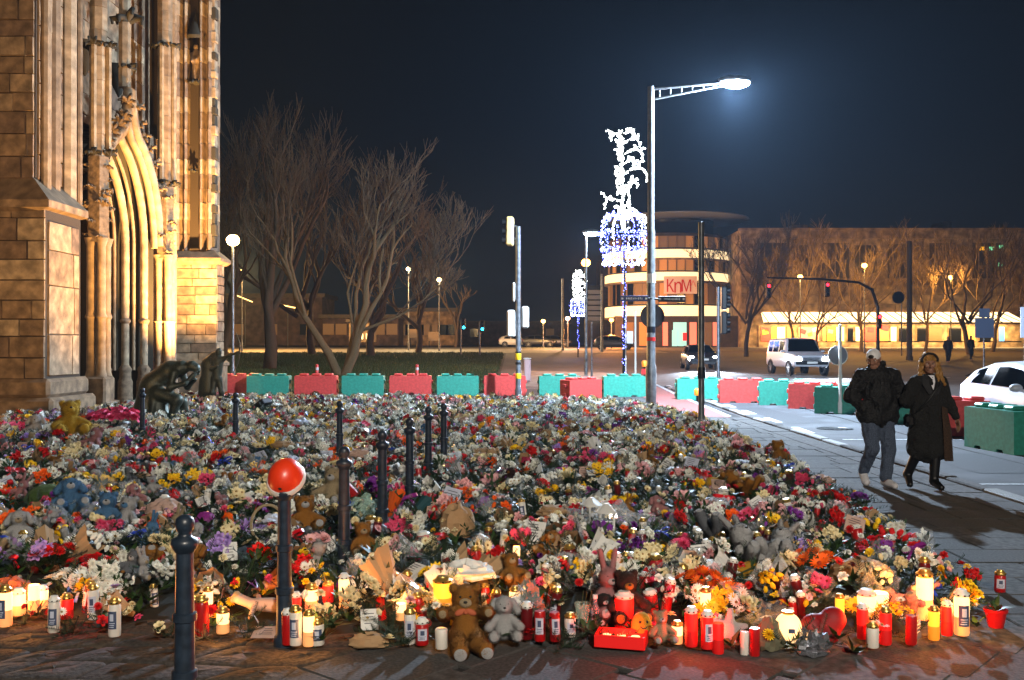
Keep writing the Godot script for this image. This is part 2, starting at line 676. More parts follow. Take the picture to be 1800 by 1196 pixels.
func markings() -> void:
	for k in 9:
		var d := 19.2 + k * 2.6
		var x := 5.78 + k * 0.08
		strip(x, d, x + 0.05, d + 1.35, 0.15)
	strip(5.08, 23.3, 5.55, 34.0, 0.13, 0.010)
	strip(5.55, 34.0, 6.1, 43.0, 0.13, 0.010)
	strip(5.95, 17.9, 7.25, 17.9, 0.10)
	strip(7.35, 17.9, 8.1, 17.9, 0.10)
	strip(5.68, 12.2, 6.3, 12.2, 0.09)
	for k in 5:
		strip(8.0 + k * 0.4, 38.0 + k * 3.4, 8.2 + k * 0.4, 39.7 + k * 3.4, 0.18)
		strip(12.0 + k * 3.5, 46.0 + k * 0.6, 13.9 + k * 3.5, 46.3 + k * 0.6, 0.16)
	strip(9.5, 50, 15.0, 51.0, 0.16)
	# repairs, a seam and a manhole cover in the asphalt
	for q in [[6.2, 13.2, 7.5, 15.6], [6.0, 21.5, 6.9, 27.0], [9.0, 33.5, 13.0, 35.2], [6.6, 9.2, 9.0, 10.3]]:
		flat("asphalt_repair", M.asphalt_patch, PackedVector2Array([Vector2(q[0], q[1]), Vector2(q[2], q[1] + 0.1), Vector2(q[2] - 0.1, q[3]), Vector2(q[0] + 0.05, q[3] - 0.08)]), -0.018)
	var seam := Geo.new()
	var sp := []
	for k in 30: sp.append(Vector3(7.1 + R(-0.05, 0.05) + k * 0.03, -0.021, -8.0 - k * 0.9))
	seam.tube(sp, [0.012, 0.012, 0.012, 0.012, 0.012, 0.012, 0.012, 0.012, 0.012, 0.012, 0.012, 0.012, 0.012, 0.012, 0.012, 0.012, 0.012, 0.012, 0.012, 0.012, 0.012, 0.012, 0.012, 0.012, 0.012, 0.012, 0.012, 0.012, 0.012, 0.012], 4)
	struct("road_seam", seam.mesh(), M.hole)
	for q in [[6.55, -20.2], [7.6, -12.9]]:
		var mc := Geo.new()
		mc.lathe(Transform3D(), PackedVector2Array([Vector2(0.36, 0.0), Vector2(0.36, 0.008), Vector2(0.31, 0.008), Vector2(0.30, 0.002), Vector2(0.0, 0.002)]), 28, true)
		for k in 5: mc.box(xf(Vector3(-0.2 + k * 0.1, 0.004, 0)), Vector3(0.05, 0.006, 0.36))
		single("manhole_cover", "round iron manhole cover in the road %s" % ("beside the dashed line" if q[0] < 7.0 else "near the green block at the edge"), "manhole cover", mc.mesh(), M.dark_metal, xf(Vector3(q[0], -0.018, q[1])))


func slab_shape(w: float, l: float) -> ArrayMesh:
	var g := Geo.new()
	g.box(Transform3D(), Vector3(w, 0.06, l), 0.008)
	return g.mesh()


func paving() -> void:
	# right of the heap: rows of long slabs
	var row := struct("pavement", boxm(Vector3(0.1, 0.01, 0.1)), M.mortar, xf(Vector3(3, -0.06, 1)))
	var inv := row.transform.affine_inverse()
	var lens := [0.70, 0.78, 0.9]
	var shapes := []
	for w in lens: shapes.append(slab_shape(w - 0.012, 0.483))
	var band := slab_shape(0.395, 0.60)
	var far := Geo.new()
	var z := 2.6
	var count := 0
	while z < 38.0:
		var far_row := z > 20.5
		var x := 2.45 if z < 8.0 else 2.9 + (z - 8.0) * 0.05 - 0.9
		x -= R(0.0, 0.5)
		while x < 5.0:
			var k := rng.randi() % 3
			var wd: float = lens[k]
			if x + wd > 5.0: wd = 5.0 - x
			if wd > 0.1:
				var at := xf(Vector3(x + wd * 0.5, -0.03 + R(-0.004, 0.003), -z), Vector3(R(-0.004, 0.004), 0, R(-0.004, 0.004)), Vector3((wd - 0.012) / (lens[k] - 0.012), 1, 1))
				if far_row or count > 285: far.box(at, Vector3(lens[k] - 0.012, 0.06, 0.483), 0.008)
				else:
					part(row, "slab", shapes[k], M["slab_%d" % (rng.randi() % 4)], inv * at)
					count += 1
			x += lens[k]
		z += 0.49
	tag(part(row, "far_slabs", far.mesh(), M.slab_1, inv), "", "", "", "stuff")
	var strip_of := struct("edge_band", boxm(Vector3(0.1, 0.01, 0.1)), M.mortar, xf(Vector3(5.2, -0.06, 1)))
	var inv2 := strip_of.transform.affine_inverse()
	z = 2.5
	while z < 23.0:
		part(strip_of, "slab", band, M["slab_%d" % [0, 1, 1, 3][rng.randi() % 4]], inv2 * xf(Vector3(5.215, -0.028 + R(-0.003, 0.003), -z)))
		z += 0.612
	# in front of the heap: square slabs laid cornerwise
	var dia := struct("square_slabs", boxm(Vector3(0.1, 0.01, 0.1)), M.mortar, xf(Vector3(0, -0.06, 1)))
	var inv3 := dia.transform.affine_inverse()
	var sq := slab_shape(0.591, 0.591)
	var turn := 0.72
	for a in range(-14, 15):
		for b in range(-14, 15):
			var p := Vector2(a * 0.6, b * 0.6).rotated(turn) + Vector2(0.6, 5.6)
			if p.x < -1.42 + (p.y - 5.0) * 0.55 or p.x > 2.75 or p.y < 3.6 or p.y > 7.4: continue
			part(dia, "slab", sq, M["slab_%d" % (rng.randi() % 4)], inv3 * xf(Vector3(p.x, -0.0295 + R(-0.0025, 0.002), -p.y), Vector3(R(-0.003, 0.003), -turn, R(-0.003, 0.003))))
	# to the left: big uneven cobbles
	var cob := struct("cobbled_ground", boxm(Vector3(0.1, 0.01, 0.1)), M.mortar, xf(Vector3(-3, -0.06, 1)))
	var inv4 := cob.transform.affine_inverse()
	# stones cut from a jittered lattice, so that they fit with narrow joints
	var pts := {}
	for r in 13:
		for c in 20:
			pts[Vector2i(c, r)] = Vector2(-5.0 + (c + 0.5 * (r % 2)) * 0.36 + R(-0.07, 0.07), 3.55 + r * 0.29 + R(-0.05, 0.05))
	for r in 12:
		for c in 19:
			var q := PackedVector2Array([pts[Vector2i(c, r)], pts[Vector2i(c + 1, r)], pts[Vector2i(c + 1, r + 1)], pts[Vector2i(c, r + 1)]])
			if r % 2: q = PackedVector2Array([pts[Vector2i(c, r)], pts[Vector2i(c + 1, r)], pts[Vector2i(mini(c + 2, 19), r + 1)], pts[Vector2i(c + 1, r + 1)]])
			var mid := (q[0] + q[1] + q[2] + q[3]) * 0.25
			if mid.x > -1.25 + (mid.y - 5.0) * 0.55 or mid.x < -4.9: continue
			var outline := PackedVector2Array()
			for k in 4:
				var e: Vector2 = q[k] - mid
				var before: Vector2 = q[(k + 3) % 4] - mid
				var after: Vector2 = q[(k + 1) % 4] - mid
				outline.append(e.lerp(before, R(0.14, 0.3)))
				outline.append(e.lerp((before + after) * 0.5, R(0.06, 0.12)))
				outline.append(e.lerp(after, R(0.14, 0.3)))
			var g := Geo.new()
			var rows := []
			for lv in [[0.975, -0.06], [0.965, -0.004], [0.91, 0.010], [0.5, 0.016], [0.0, 0.017]]:
				var lip := []
				for k in 13:
					var o: Vector2 = outline[k % 12] * lv[0]
					lip.append(Vector3(o.x, lv[1] + R(-0.002, 0.002) * float(k < 12), -o.y))
				rows.append(lip)
			g.sheet(rows)
			part(cob, "cobblestone", g.mesh(), M["cobble_%d" % (rng.randi() % 4)], inv4 * xf(Vector3(mid.x, R(-0.014, 0.0), -mid.y), Vector3(R(-0.02, 0.02), 0, R(-0.02, 0.02))))


func lawn() -> void:
	flat("lawn", M.lawn_soil, PackedVector2Array([Vector2(-70, 34.5), Vector2(-2.6, 34.5), Vector2(-0.9, 39), Vector2(-0.6, 47), Vector2(-0.5, 88), Vector2(-70, 88)]), -0.014)
	var tuft := Geo.new()
	for k in 7:
		var a := TAU * k / 7.0 + R(-0.3, 0.3)
		var o := Vector3(cos(a), 0, sin(a))
		var p := o * R(0.01, 0.07)
		var s := o.cross(Vector3.UP) * 0.012
		var tip := p + o * R(0.02, 0.06) + Vector3.UP * R(0.05, 0.10)
		tuft.tri(p - s, p + s, tip)
	var places := []
	while places.size() < 26000:
		var d := 34.8 + pow(rng.randf(), 1.6) * 52.0
		var x := -0.75 - rng.randf() * (d * 0.33)
		places.append(xf(Vector3(x, gy(d) - 0.012, -d), Vector3(0, R(0, TAU), 0), Vector3.ONE * R(0.7, 1.3) * (1.0 + (d - 35.0) * 0.02)))
	tag(many(self, "grass", tuft.mesh(), places, [], M.grass_blade), "short green winter grass of the lawn behind the barrier blocks", "grass")


# ---- the church: buttress, portal and tower pier, built of single stones ----
var church: Node3D


func stone_wall(owner: Node3D, a: Vector3, dir: Vector3, out: Vector3, width: float, y0: float, y1: float, course: Vector2, length: Vector2, rough := 0.02) -> void:
	# a face of coursed blocks from a along dir; out is the outward normal
	var y := y0
	while y < y1 - 0.05:
		var h := minf(R(course.x, course.y), y1 - y)
		if y1 - y - h < 0.12: h = y1 - y
		var x := 0.0
		while x < width - 0.01:
			var l := minf(R(length.x, length.y), width - x)
			if width - x - l < 0.15: l = width - x
			var g := Geo.new()
			var jx := 0.007
			var bev := R(0.012, 0.022)
			var dep := R(-rough, rough)
			# front in 3 x 3 points with a chamfer all round
			var rows := []
			for r in 5:
				var rr := []
				for q in 5:
					var fx: float = [0.0, bev, l * 0.5, l - bev, l][q]
					var fy: float = [0.0, bev, h * 0.5, h - bev, h][r]
					var edge := q == 0 or q == 4 or r == 0 or r == 4
					fx = clampf(fx, jx, l - jx); fy = clampf(fy, jx, h - jx)
					var dz := (-0.03 if edge else 0.012 + dep + R(-0.007, 0.007))
					rr.append(dir * (fx - l * 0.5) + Vector3.UP * (fy - h * 0.5) + out * dz)
				rows.append(rr)
			for r in 4:
				for q in 4:
					g.quad(rows[r][q], rows[r][q + 1], rows[r + 1][q + 1], rows[r + 1][q])
			part(owner, "stone", g.mesh(), M["stone_%d" % [0, 0, 1, 2, 3, 1][rng.randi() % 6]], owner.global_transform.affine_inverse() * Transform3D(Basis(), a + dir * (x + l * 0.5) + Vector3.UP * (y + h * 0.5)))
			x += l
		y += h


func leaf_knob(size: float) -> Geo:  # a carved crocket: curled leaves round a stem
	var g := Geo.new()
	for k in 7:
		var a := TAU * k / 7.0
		var o := Vector3(cos(a), R(-0.2, 0.5), sin(a))
		g.tube([Vector3.ZERO, o * size * 0.5 + Vector3.UP * size * 0.25, o * size * 0.95 + Vector3.UP * size * R(-0.05, 0.3), o * size * 0.9 - Vector3.UP * size * 0.15], [size * 0.22, size * 0.24, size * 0.2, size * 0.08], 5)
	g.ball(xf(Vector3.UP * size * 0.35, Vector3.ZERO, Vector3.ONE * size * 0.42), 6, 4)
	return g


func ledge(owner: Node3D, called: String, poly: PackedVector2Array, top: PackedVector2Array, y0: float, lip: float, y1: float) -> void:
	# a string course: upright lip, then a slope up to the set-back wall; poly and top have the same number of corners
	var g := Geo.new()
	for k in poly.size():
		var q := (k + 1) % poly.size()
		var a := Vector3(poly[k].x, 0, poly[k].y)
		var b := Vector3(poly[q].x, 0, poly[q].y)
		var c := Vector3(top[q].x, y1, top[q].y)
		var d := Vector3(top[k].x, y1, top[k].y)
		var u := Vector3.UP
		var mid := Vector3(top[0].x + top[2].x, 0, top[0].y + top[2].y) * 0.5
		var inw := func(p: Vector3, t: float) -> Vector3: return p.lerp(Vector3(mid.x, p.y, mid.z), t)
		g._oq(Transform3D(Basis(), mid), a + u * y0 - mid, b + u * y0 - mid, b + u * (y0 + lip) - mid, a + u * (y0 + lip) - mid)
		g._oq(Transform3D(Basis(), mid), a + u * (y0 + lip) - mid, b + u * (y0 + lip) - mid, c - mid, d - mid)
		g._oq(Transform3D(Basis(), mid + u * y1), a + u * (y0 - y1) - mid, b + u * (y0 - y1) - mid, inw.call(b, 0.14) + u * (y0 - y1 - 0.10) - mid, inw.call(a, 0.14) + u * (y0 - y1 - 0.10) - mid)
	part(owner, called, g.mesh(), M.stone_1)


func arch_path(half: float, spring: float, rise: float, y0: float, x: float, zc: float, steps := 9) -> Array:
	# up the near jamb, over the pointed arch, down the far one
	var p := [Vector3(x, y0, zc + half), Vector3(x, (y0 + spring) * 0.5, zc + half), Vector3(x, spring, zc + half)]
	var r := (half * half + rise * rise) / (2.0 * half)
	var a1 := asin(clampf(rise / r, -1.0, 1.0))
	for k in range(1, steps + 1):
		var a := a1 * k / steps
		p.append(Vector3(x, spring + r * sin(a), zc + half - r + r * cos(a)))
	for k in range(steps - 1, 0, -1):
		var a := a1 * k / steps
		p.append(Vector3(x, spring + r * sin(a), zc - half + r - r * cos(a)))
	p.append_array([Vector3(x, spring, zc - half), Vector3(x, (y0 + spring) * 0.5, zc - half), Vector3(x, y0, zc - half)])
	return p


func radii_for(p: Array, r: float) -> Array:
	var o := []
	for k in p.size(): o.append(r)
	return o


func make_church() -> void:
	church = thing("church", "tall sandstone church front with a carved pointed portal, floodlit in warm light", "church")
	# --- the buttress beside the portal ---
	var but := part(church, "buttress", boxm(Vector3(1.0, 0.1, 1.0)), M.joint, xf(Vector3(-12, 0.05, -22.2)))
	var binv := but.transform.affine_inverse()
	var core := Geo.new()
	core.box(xf(Vector3(-12.26, 2.3, -22.2)), Vector3(4.5, 4.64, 1.74))
	core.box(xf(Vector3(-12.4, 11.0, -22.35)), Vector3(4.0, 13.0, 1.3))
	part(but, "wall_core", core.mesh(), M.joint, binv)
	stone_wall(but, Vector3(-14.0, 0, -21.3), Vector3.RIGHT, Vector3.BACK, 4.0, 0.95, 4.62, Vector2(0.34, 0.52), Vector2(0.5, 1.0))
	# smooth long stones on the side that faces the square
	stone_wall(but, Vector3(-9.98, 0, -21.42), Vector3.FORWARD, Vector3.RIGHT, 1.5, 1.0, 4.35, Vector2(0.75, 1.15), Vector2(1.0, 1.3), 0.006)
	stone_wall(but, Vector3(-14.0, 0, -21.62), Vector3.RIGHT, Vector3.BACK, 3.6, 5.3, 14.5, Vector2(0.36, 0.5), Vector2(0.42, 0.9), 0.03)
	stone_wall(but, Vector3(-10.36, 0, -21.75), Vector3.FORWARD, Vector3.RIGHT, 1.2, 5.3, 14.5, Vector2(0.5, 0.8), Vector2(0.5, 0.7), 0.01)
	for h in [[0.0, 0.55, 0.24], [0.55, 0.95, 0.12]]:
		var pl := Geo.new()
		pl.box(Transform3D(Basis(), Vector3(-12.2, (h[0] + h[1]) * 0.5, -22.2)), Vector3(4.45 + h[2] * 2.0, h[1] - h[0], 1.8 + h[2] * 2.0), 0.07)
		part(but, "plinth", pl.mesh(), M.stone_1, binv)
	var lo := rect(-14.6, -23.15, -9.86, -21.17)
	var hi := rect(-14.6, -23.0, -10.42, -21.66)
	ledge(but, "string_course", lo, hi, 4.62, 0.16, 5.32)
	but.get_child(but.get_child_count() - 1).transform = binv
	# moulded corner shafts above the ledge, running up out of sight
	var corner := part(church, "corner_shaft", boxm(Vector3(0.1, 0.1, 0.1)), M.joint, xf(Vector3(-10.9, 4.9, -22.6)))
	var cinv := corner.transform.affine_inverse()
	var sp := [[-10.28, -21.95, 0.10, 0], [-10.36, -22.5, 0.13, 1], [-10.30, -23.1, 0.17, 2], [-10.62, -23.55, 0.20, 0], [-10.42, -23.95, 0.07, 1], [-10.75, -24.4, 0.2, 2]]
	for s in sp:
		var g := Geo.new()
		var p := ring(0, 0, s[2], s[2] * 1.25, 8)
		g.prism(p, 4.9, 15.0, Transform3D(Basis(), Vector3(s[0], 0, s[1])))
		part(corner, "shaft", g.mesh(), M["stone_%d" % s[3]], cinv)
	# --- the wall behind portal, in dark depth ---
	var back := Geo.new()
	back.box(xf(Vector3(-13.0, 11.5, -26.9)), Vector3(3.4, 7.9, 8.2))   # above the arch
	back.box(xf(Vector3(-12.85, 4.0, -23.6)), Vector3(3.5, 8.1, 1.9))
	back.box(xf(Vector3(-12.75, 4.0, -30.0)), Vector3(3.5, 8.1, 2.3))
	back.box(xf(Vector3(-14.2, 4.0, -27.2)), Vector3(1.0, 8.1, 6.0))
	part(church, "wall", back.mesh(), M.stone_1)
	var face := part(church, "upper_wall", boxm(Vector3(0.1, 0.1, 0.1)), M.joint, xf(Vector3(-11.6, 10, -27)))
	stone_wall(face, Vector3(-11.28, 0, -23.5), Vector3.FORWARD, Vector3.RIGHT, 7.0, 7.75, 14.4, Vector2(0.5, 0.7), Vector2(0.9, 1.6), 0.008)
	# --- portal ---
	var zc := -26.75
	var portal := part(church, "portal", boxm(Vector3(0.6, 0.12, 5.0)), M.stone_1, xf(Vector3(-11.4, 0.06, zc)))
	var pinv := portal.transform.affine_inverse()
	var orders := [[1.90, 2.85, -10.60, 0.115], [1.755, 2.67, -10.84, 0.05], [1.60, 2.48, -11.02, 0.115], [1.445, 2.3, -11.27, 0.05], [1.30, 2.1, -11.46, 0.11], [1.15, 1.94, -11.70, 0.05], [1.0, 1.76, -11.9, 0.10]]
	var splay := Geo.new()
	var prev: Array = arch_path(2.15, 4.5, 3.1, 0.0, -10.42, zc)
	for k in orders.size():
		var o: Array = orders[k]
		var path := arch_path(o[0], 4.5, o[1], 0.95, o[2], zc)
		var g := Geo.new()
		g.tube(path, radii_for(path, o[3]), 8)
		part(portal, "archivolt", g.mesh(), M["stone_%d" % [2, 0, 2, 1, 0, 1, 2][k]], pinv)
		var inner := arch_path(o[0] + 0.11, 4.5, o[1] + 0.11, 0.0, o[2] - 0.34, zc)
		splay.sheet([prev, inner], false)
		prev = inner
		# base and band of each shaft
		for s in [1.0, -1.0]:
			if o[3] < 0.1: continue
			var b := Geo.new()
			b.lathe(xf(Vector3(o[2], 0, zc + s * o[0])), PackedVector2Array([Vector2(o[3] * 1.9, 0.0), Vector2(o[3] * 1.9, 0.62), Vector2(o[3] * 1.55, 0.72), Vector2(o[3] * 1.5, 0.9), Vector2(o[3] * 1.75, 0.98), Vector2(o[3] * 1.25, 1.06), Vector2(o[3], 1.1)]), 8)
			b.lathe(xf(Vector3(o[2], 2.36, zc + s * o[0])), PackedVector2Array([Vector2(o[3], -0.08), Vector2(o[3] * 1.35, -0.03), Vector2(o[3] * 1.4, 0.02), Vector2(o[3], 0.07)]), 8)
			part(portal, "shaft_base", b.mesh(), M.carved, pinv)
	part(portal, "splayed_jamb", splay.mesh(), M.weathered_and_shade, pinv)  # dark colour puts the shade of the deep hollows into the jamb
	var dr := Geo.new()
	for k in 6:
		dr.box(xf(Vector3(-12.12, 2.5, zc - 1.0 + k * 0.4)), Vector3(0.08, 5.0, 0.385), 0.01)
	dr.box(xf(Vector3(-12.2, 3.6, zc)), Vector3(0.1, 7.2, 3.0))
	part(portal, "door", dr.mesh(), M.old_door, pinv)
	# outer gable: an ogee hood with crockets and a tall finial
	var hood := []
	for s in 25:
		var t := s / 24.0
		var y := 4.55 + 2.95 * sin(t * PI * 0.5) if t < 0.78 else 0.0
		var half := 2.24 * cos(minf(t / 0.80, 1.0) * PI * 0.5 * 0.86)
		if t >= 0.78:
			var w := (t - 0.78) / 0.22
			y = lerpf(4.55 + 2.95 * sin(0.78 * PI * 0.5), 8.55, w * (0.55 + 0.45 * w))
			half = lerpf(2.24 * cos(0.78 / 0.80 * PI * 0.5 * 0.86), 0.08, 1.0 - pow(1.0 - w, 1.7))
		hood.append(Vector2(half, y))
	for layer in [[0.0, 0.14, -10.28], [0.2, 0.10, -10.36]]:
		for s in [1.0, -1.0]:
			var pts := []
			for q in hood: pts.append(Vector3(layer[2], q.y - layer[0] * 0.4, zc + s * maxf(q.x - layer[0], 0.02)))
			var g := Geo.new()
			g.tube(pts, radii_for(pts, layer[1]), 6)
			part(portal, "gable_moulding", g.mesh(), M.stone_2, pinv)
	var spandrel := Geo.new()
	for s in [1.0, -1.0]:
		var rows := [[], []]
		var inner := arch_path(2.10, 4.5, 3.05, 0.0, -10.44, zc)
		for k in 10:
			var q: Vector2 = hood[k * 24 / 9]
			rows[0].append(Vector3(-10.40, q.y, zc + s * q.x))
			var w: Vector3 = inner[2 + k]
			rows[1].append(Vector3(-10.44, w.y, zc + s * (w.z - zc)))
		if s > 0.0: rows.reverse()
		spandrel.sheet(rows, false)
	part(portal, "spandrel", spandrel.mesh(), M.stone_1, pinv)
	for s in [1.0, -1.0]:
		for k in [8, 12, 15, 18, 20, 22]:
			var q: Vector2 = hood[k]
			part(portal, "crocket", leaf_knob(0.22).mesh(), M.carved, pinv * xf(Vector3(-10.22, q.y + 0.16, zc + s * (q.x + 0.2)), Vector3(-s * 0.7, 0, 0)))
	var fin := Geo.new()
	fin.prism(ring(0, 0, 0.17, 0.17, 8), 8.6, 13.5, Transform3D(Basis(), Vector3(-10.42, 0, zc)))
	part(portal, "finial_shaft", fin.mesh(), M.stone_2, pinv)
	for k in [[10.35, 0.42], [9.1, 0.25], [12.6, 0.3]]:
		part(portal, "crocket", leaf_knob(k[1]).mesh(), M.weathered_and_shade, pinv * xf(Vector3(-10.35, k[0], zc)))
	# a console for a figure, empty, on the wall over the arch
	for z in [-25.6, -27.8]:
		var c := Geo.new()
		c.lathe(xf(Vector3(-11.0, 9.3, z)), PackedVector2Array([Vector2(0.02, -0.7), Vector2(0.2, -0.35), Vector2(0.26, -0.1), Vector2(0.4, 0.0), Vector2(0.42, 0.16), Vector2(0.0, 0.16)]), 8)
		part(portal, "console", c.mesh(), M.weathered_and_shade, pinv)
	# --- pinnacled buttress shafts on both sides of the portal ---
	for s in [[-24.5, 8.0], [-29.2, 9.4]]:
		var pin := part(church, "pinnacle", boxm(Vector3(0.62, 0.9, 0.62), 0.05), M.stone_1, xf(Vector3(-10.2, 0.45, s[0])))
		var ninv := pin.transform.affine_inverse()
		var at := Transform3D(Basis(), Vector3(-10.2, 0, s[0]))
		var shaft := Geo.new()
		for q in [[0.13, 0.1], [-0.13, 0.1], [0.0, -0.12], [0.16, -0.14]]:
			shaft.lathe(at * xf(Vector3(q[0], 0, q[1])), PackedVector2Array([Vector2(0.15, 0.9), Vector2(0.11, 1.05), Vector2(0.11, 2.3), Vector2(0.15, 2.36), Vector2(0.11, 2.45), Vector2(0.11, 4.1), Vector2(0.17, 4.3)]), 8)
		part(pin, "shaft", shaft.mesh(), M.stone_0, ninv)
		var can := Geo.new()
		for k in 26:
			var a := R(0, TAU)
			var y := R(4.25, 6.2)
			can.append(leaf_knob(R(0.09, 0.15)), at * xf(Vector3(cos(a) * 0.26, y, sin(a) * 0.26)))
		can.prism(ring(0, 0, 0.27, 0.27, 6), 4.2, 6.3, at)
		part(pin, "canopy", can.mesh(), M.carved, ninv)
		courses_at(pin, ring(0, 0, 0.22, 0.22, 8), 6.3, 14.5, 0.62, at, ninv)
		var rib := Geo.new()
		for q in [[0.26, 0.0], [0.0, 0.26], [0.0, -0.26]]:
			rib.prism(ring(q[0], q[1], 0.07, 0.07, 6), 6.5, s[1] + 1.0, at)
		part(pin, "rib", rib.mesh(), M.stone_2, ninv)
		for y in [6.35, s[1] + 1.0, s[1] + 3.1]:
			for a in 4:
				part(pin, "crocket", leaf_knob(0.2).mesh(), M.weathered_and_shade, ninv * at * xf(Vector3(cos(a * PI * 0.5) * 0.27, y, sin(a * PI * 0.5) * 0.27)))
	# flat pilaster strips between pinnacle and pier
	var strips := part(church, "pilaster", boxm(Vector3(0.4, 0.3, 0.5)), M.stone_1, xf(Vector3(-10.5, 0.15, -30.55)))
	var sinv := strips.transform.affine_inverse()
	for q in [[-10.5, -29.9, 0.16, 0], [-10.4, -30.5, 0.12, 2]]:
		courses_at(strips, ring(0, 0, q[2], q[2] * 1.2, 8), 0.3, 14.5, 0.7, Transform3D(Basis(), Vector3(q[0], 0, q[1])), sinv)
	# --- the tower pier ---
	var pier := part(church, "tower_pier", boxm(Vector3(1.9, 1.1, 1.0), 0.05), M.stone_1, xf(Vector3(-10.15, 0.55, -31.72)))
	var tinv := pier.transform.affine_inverse()
	var pc := Geo.new()
	pc.box(xf(Vector3(-10.33, 2.6, -31.73)), Vector3(2.0, 3.4, 0.74))
	pc.box(xf(Vector3(-10.6, 10.2, -31.95)), Vector3(2.0, 11.6, 0.5))
	pc.box(xf(Vector3(-13.0, 8.0, -33.4)), Vector3(5.0, 16.0, 3.0))
	part(pier, "wall_core", pc.mesh(), M.joint, tinv)
	stone_wall(pier, Vector3(-10.72, 0, -31.33), Vector3.RIGHT, Vector3.BACK, 1.42, 1.15, 4.28, Vector2(0.24, 0.36), Vector2(0.45, 0.95), 0.008)
	stone_wall(pier, Vector3(-9.30, 0, -31.35), Vector3.FORWARD, Vector3.RIGHT, 0.75, 1.15, 4.28, Vector2(0.24, 0.36), Vector2(0.5, 0.9), 0.008)
	ledge(pier, "plinth_ledge", rect(-10.8, -32.3, -9.17, -31.2), rect(-10.8, -32.2, -9.29, -31.34), 1.02, 0.08, 1.2)
	pier.get_child(pier.get_child_count() - 1).transform = tinv
	ledge(pier, "string_course", rect(-10.85, -32.3, -9.12, -31.14), rect(-10.85, -32.2, -9.44, -31.5), 4.3, 0.1, 4.66)
	pier.get_child(pier.get_child_count() - 1).transform = tinv
	# above the ledge: a moulded face, cut stone by cut stone
	var x0 := -10.72
	var w := 1.27
	var z0 := -31.55
	var pts := PackedVector2Array([Vector2(x0, z0 - 0.62), Vector2(x0, z0 + 0.02)])
	for k in [[0.03, 0.03], [0.06, 0.17], [0.11, 0.25], [0.16, 0.17], [0.18, -0.12], [0.24, -0.12], [0.26, 0.08], [0.30, 0.16], [0.34, 0.08], [0.36, -0.18], [0.44, -0.22], [0.60, -0.22], [0.64, -0.16], [0.65, 0.10], [0.70, 0.20], [0.75, 0.10], [0.77, -0.14], [0.83, -0.14], [0.85, 0.12], [0.91, 0.22], [0.97, 0.12]]:
		pts.append(Vector2(x0 + w * k[0], z0 + k[1]))
	pts.append_array(PackedVector2Array([Vector2(x0 + w + 0.03, z0 - 0.1), Vector2(x0 + w, z0 - 0.25), Vector2(x0 + w + 0.04, z0 - 0.4), Vector2(x0 + w, z0 - 0.62)]))
	var y := 4.66
	while y < 14.6:
		var h := R(0.42, 0.56)
		var g := Geo.new()
		g.prism(pts, y + 0.005, y + h - 0.005)
		part(pier, "moulded_stone", g.mesh(), M["stone_%d" % [0, 2, 2, 1, 3][rng.randi() % 5]], tinv * Transform3D(Basis(), Vector3(R(-0.008, 0.008), 0, R(-0.01, 0.01))))
		y += h
	y = 4.75
	var odd := 0
	while y < 14.4:   # quoins of darker stone at the outer corner
		var h := R(0.22, 0.40)
		var g := Geo.new()
		g.box(Transform3D(), Vector3(0.17 + 0.07 * (odd % 2), h - 0.012, 0.3), 0.02)
		part(pier, "quoin", g.mesh(), M.weathered_and_shade if rng.randf() < 0.5 else M.stone_2, tinv * xf(Vector3(x0 + w - 0.03, y + h * 0.5, z0 - 0.03 + 0.02 * (odd % 2))))
		y += h
		odd += 1
	# niche: a corbel of leaves, a small canopy and a worn stone figure
	part(pier, "corbel", leaf_knob(0.24).mesh(), M.weathered_and_shade, tinv * xf(Vector3(x0 + w * 0.54, 9.95, z0 + 0.02)))
	part(pier, "corbel", leaf_knob(0.15).mesh(), M.weathered_and_shade, tinv * xf(Vector3(x0 + w * 0.5, 7.15, z0 + 0.05)))
	var fig := nets([[Vector3(0, 0, 0), Vector3(0, 0.55, 0), 0.14, 0.12], [Vector3(0, 0.55, 0), Vector3(0, 0.8, 0), 0.15, 0.1], [Vector3(0, 0.95, 0.02), Vector3(0, 1.0, 0.02), 0.075, 0.07], [Vector3(-0.14, 0.75, 0), Vector3(-0.1, 0.5, 0.12), 0.055, 0.045], [Vector3(0.14, 0.75, 0), Vector3(0.05, 0.55, 0.14), 0.055, 0.045]], 0.03, 0.05)
	part(pier, "stone_figure", fig.mesh(), M.carved, tinv * xf(Vector3(x0 + w * 0.545, 10.15, z0 + 0.0)))
	var cn := Geo.new()
	cn.lathe(xf(Vector3(x0 + w * 0.545, 11.35, z0 + 0.02)), PackedVector2Array([Vector2(0.26, 0.0), Vector2(0.3, 0.1), Vector2(0.24, 0.3), Vector2(0.1, 0.6), Vector2(0.0, 0.9)]), 6, true)
	part(pier, "canopy", cn.mesh(), M.weathered_and_shade, tinv)


func courses_at(owner: Node3D, poly: PackedVector2Array, y0: float, y1: float, h0: float, at: Transform3D, inv: Transform3D) -> void:
	var y := y0
	while y < y1 - 0.02:
		var h := minf(h0 * R(0.85, 1.15), y1 - y)
		var g := Geo.new()
		g.prism(poly, y + 0.004, y + h - 0.004, at)
		part(owner, "drum", g.mesh(), M["stone_%d" % [0, 2, 0, 1][rng.randi() % 4]], inv * Transform3D(Basis(), Vector3(R(-0.006, 0.006), 0, R(-0.006, 0.006))))
		y += h


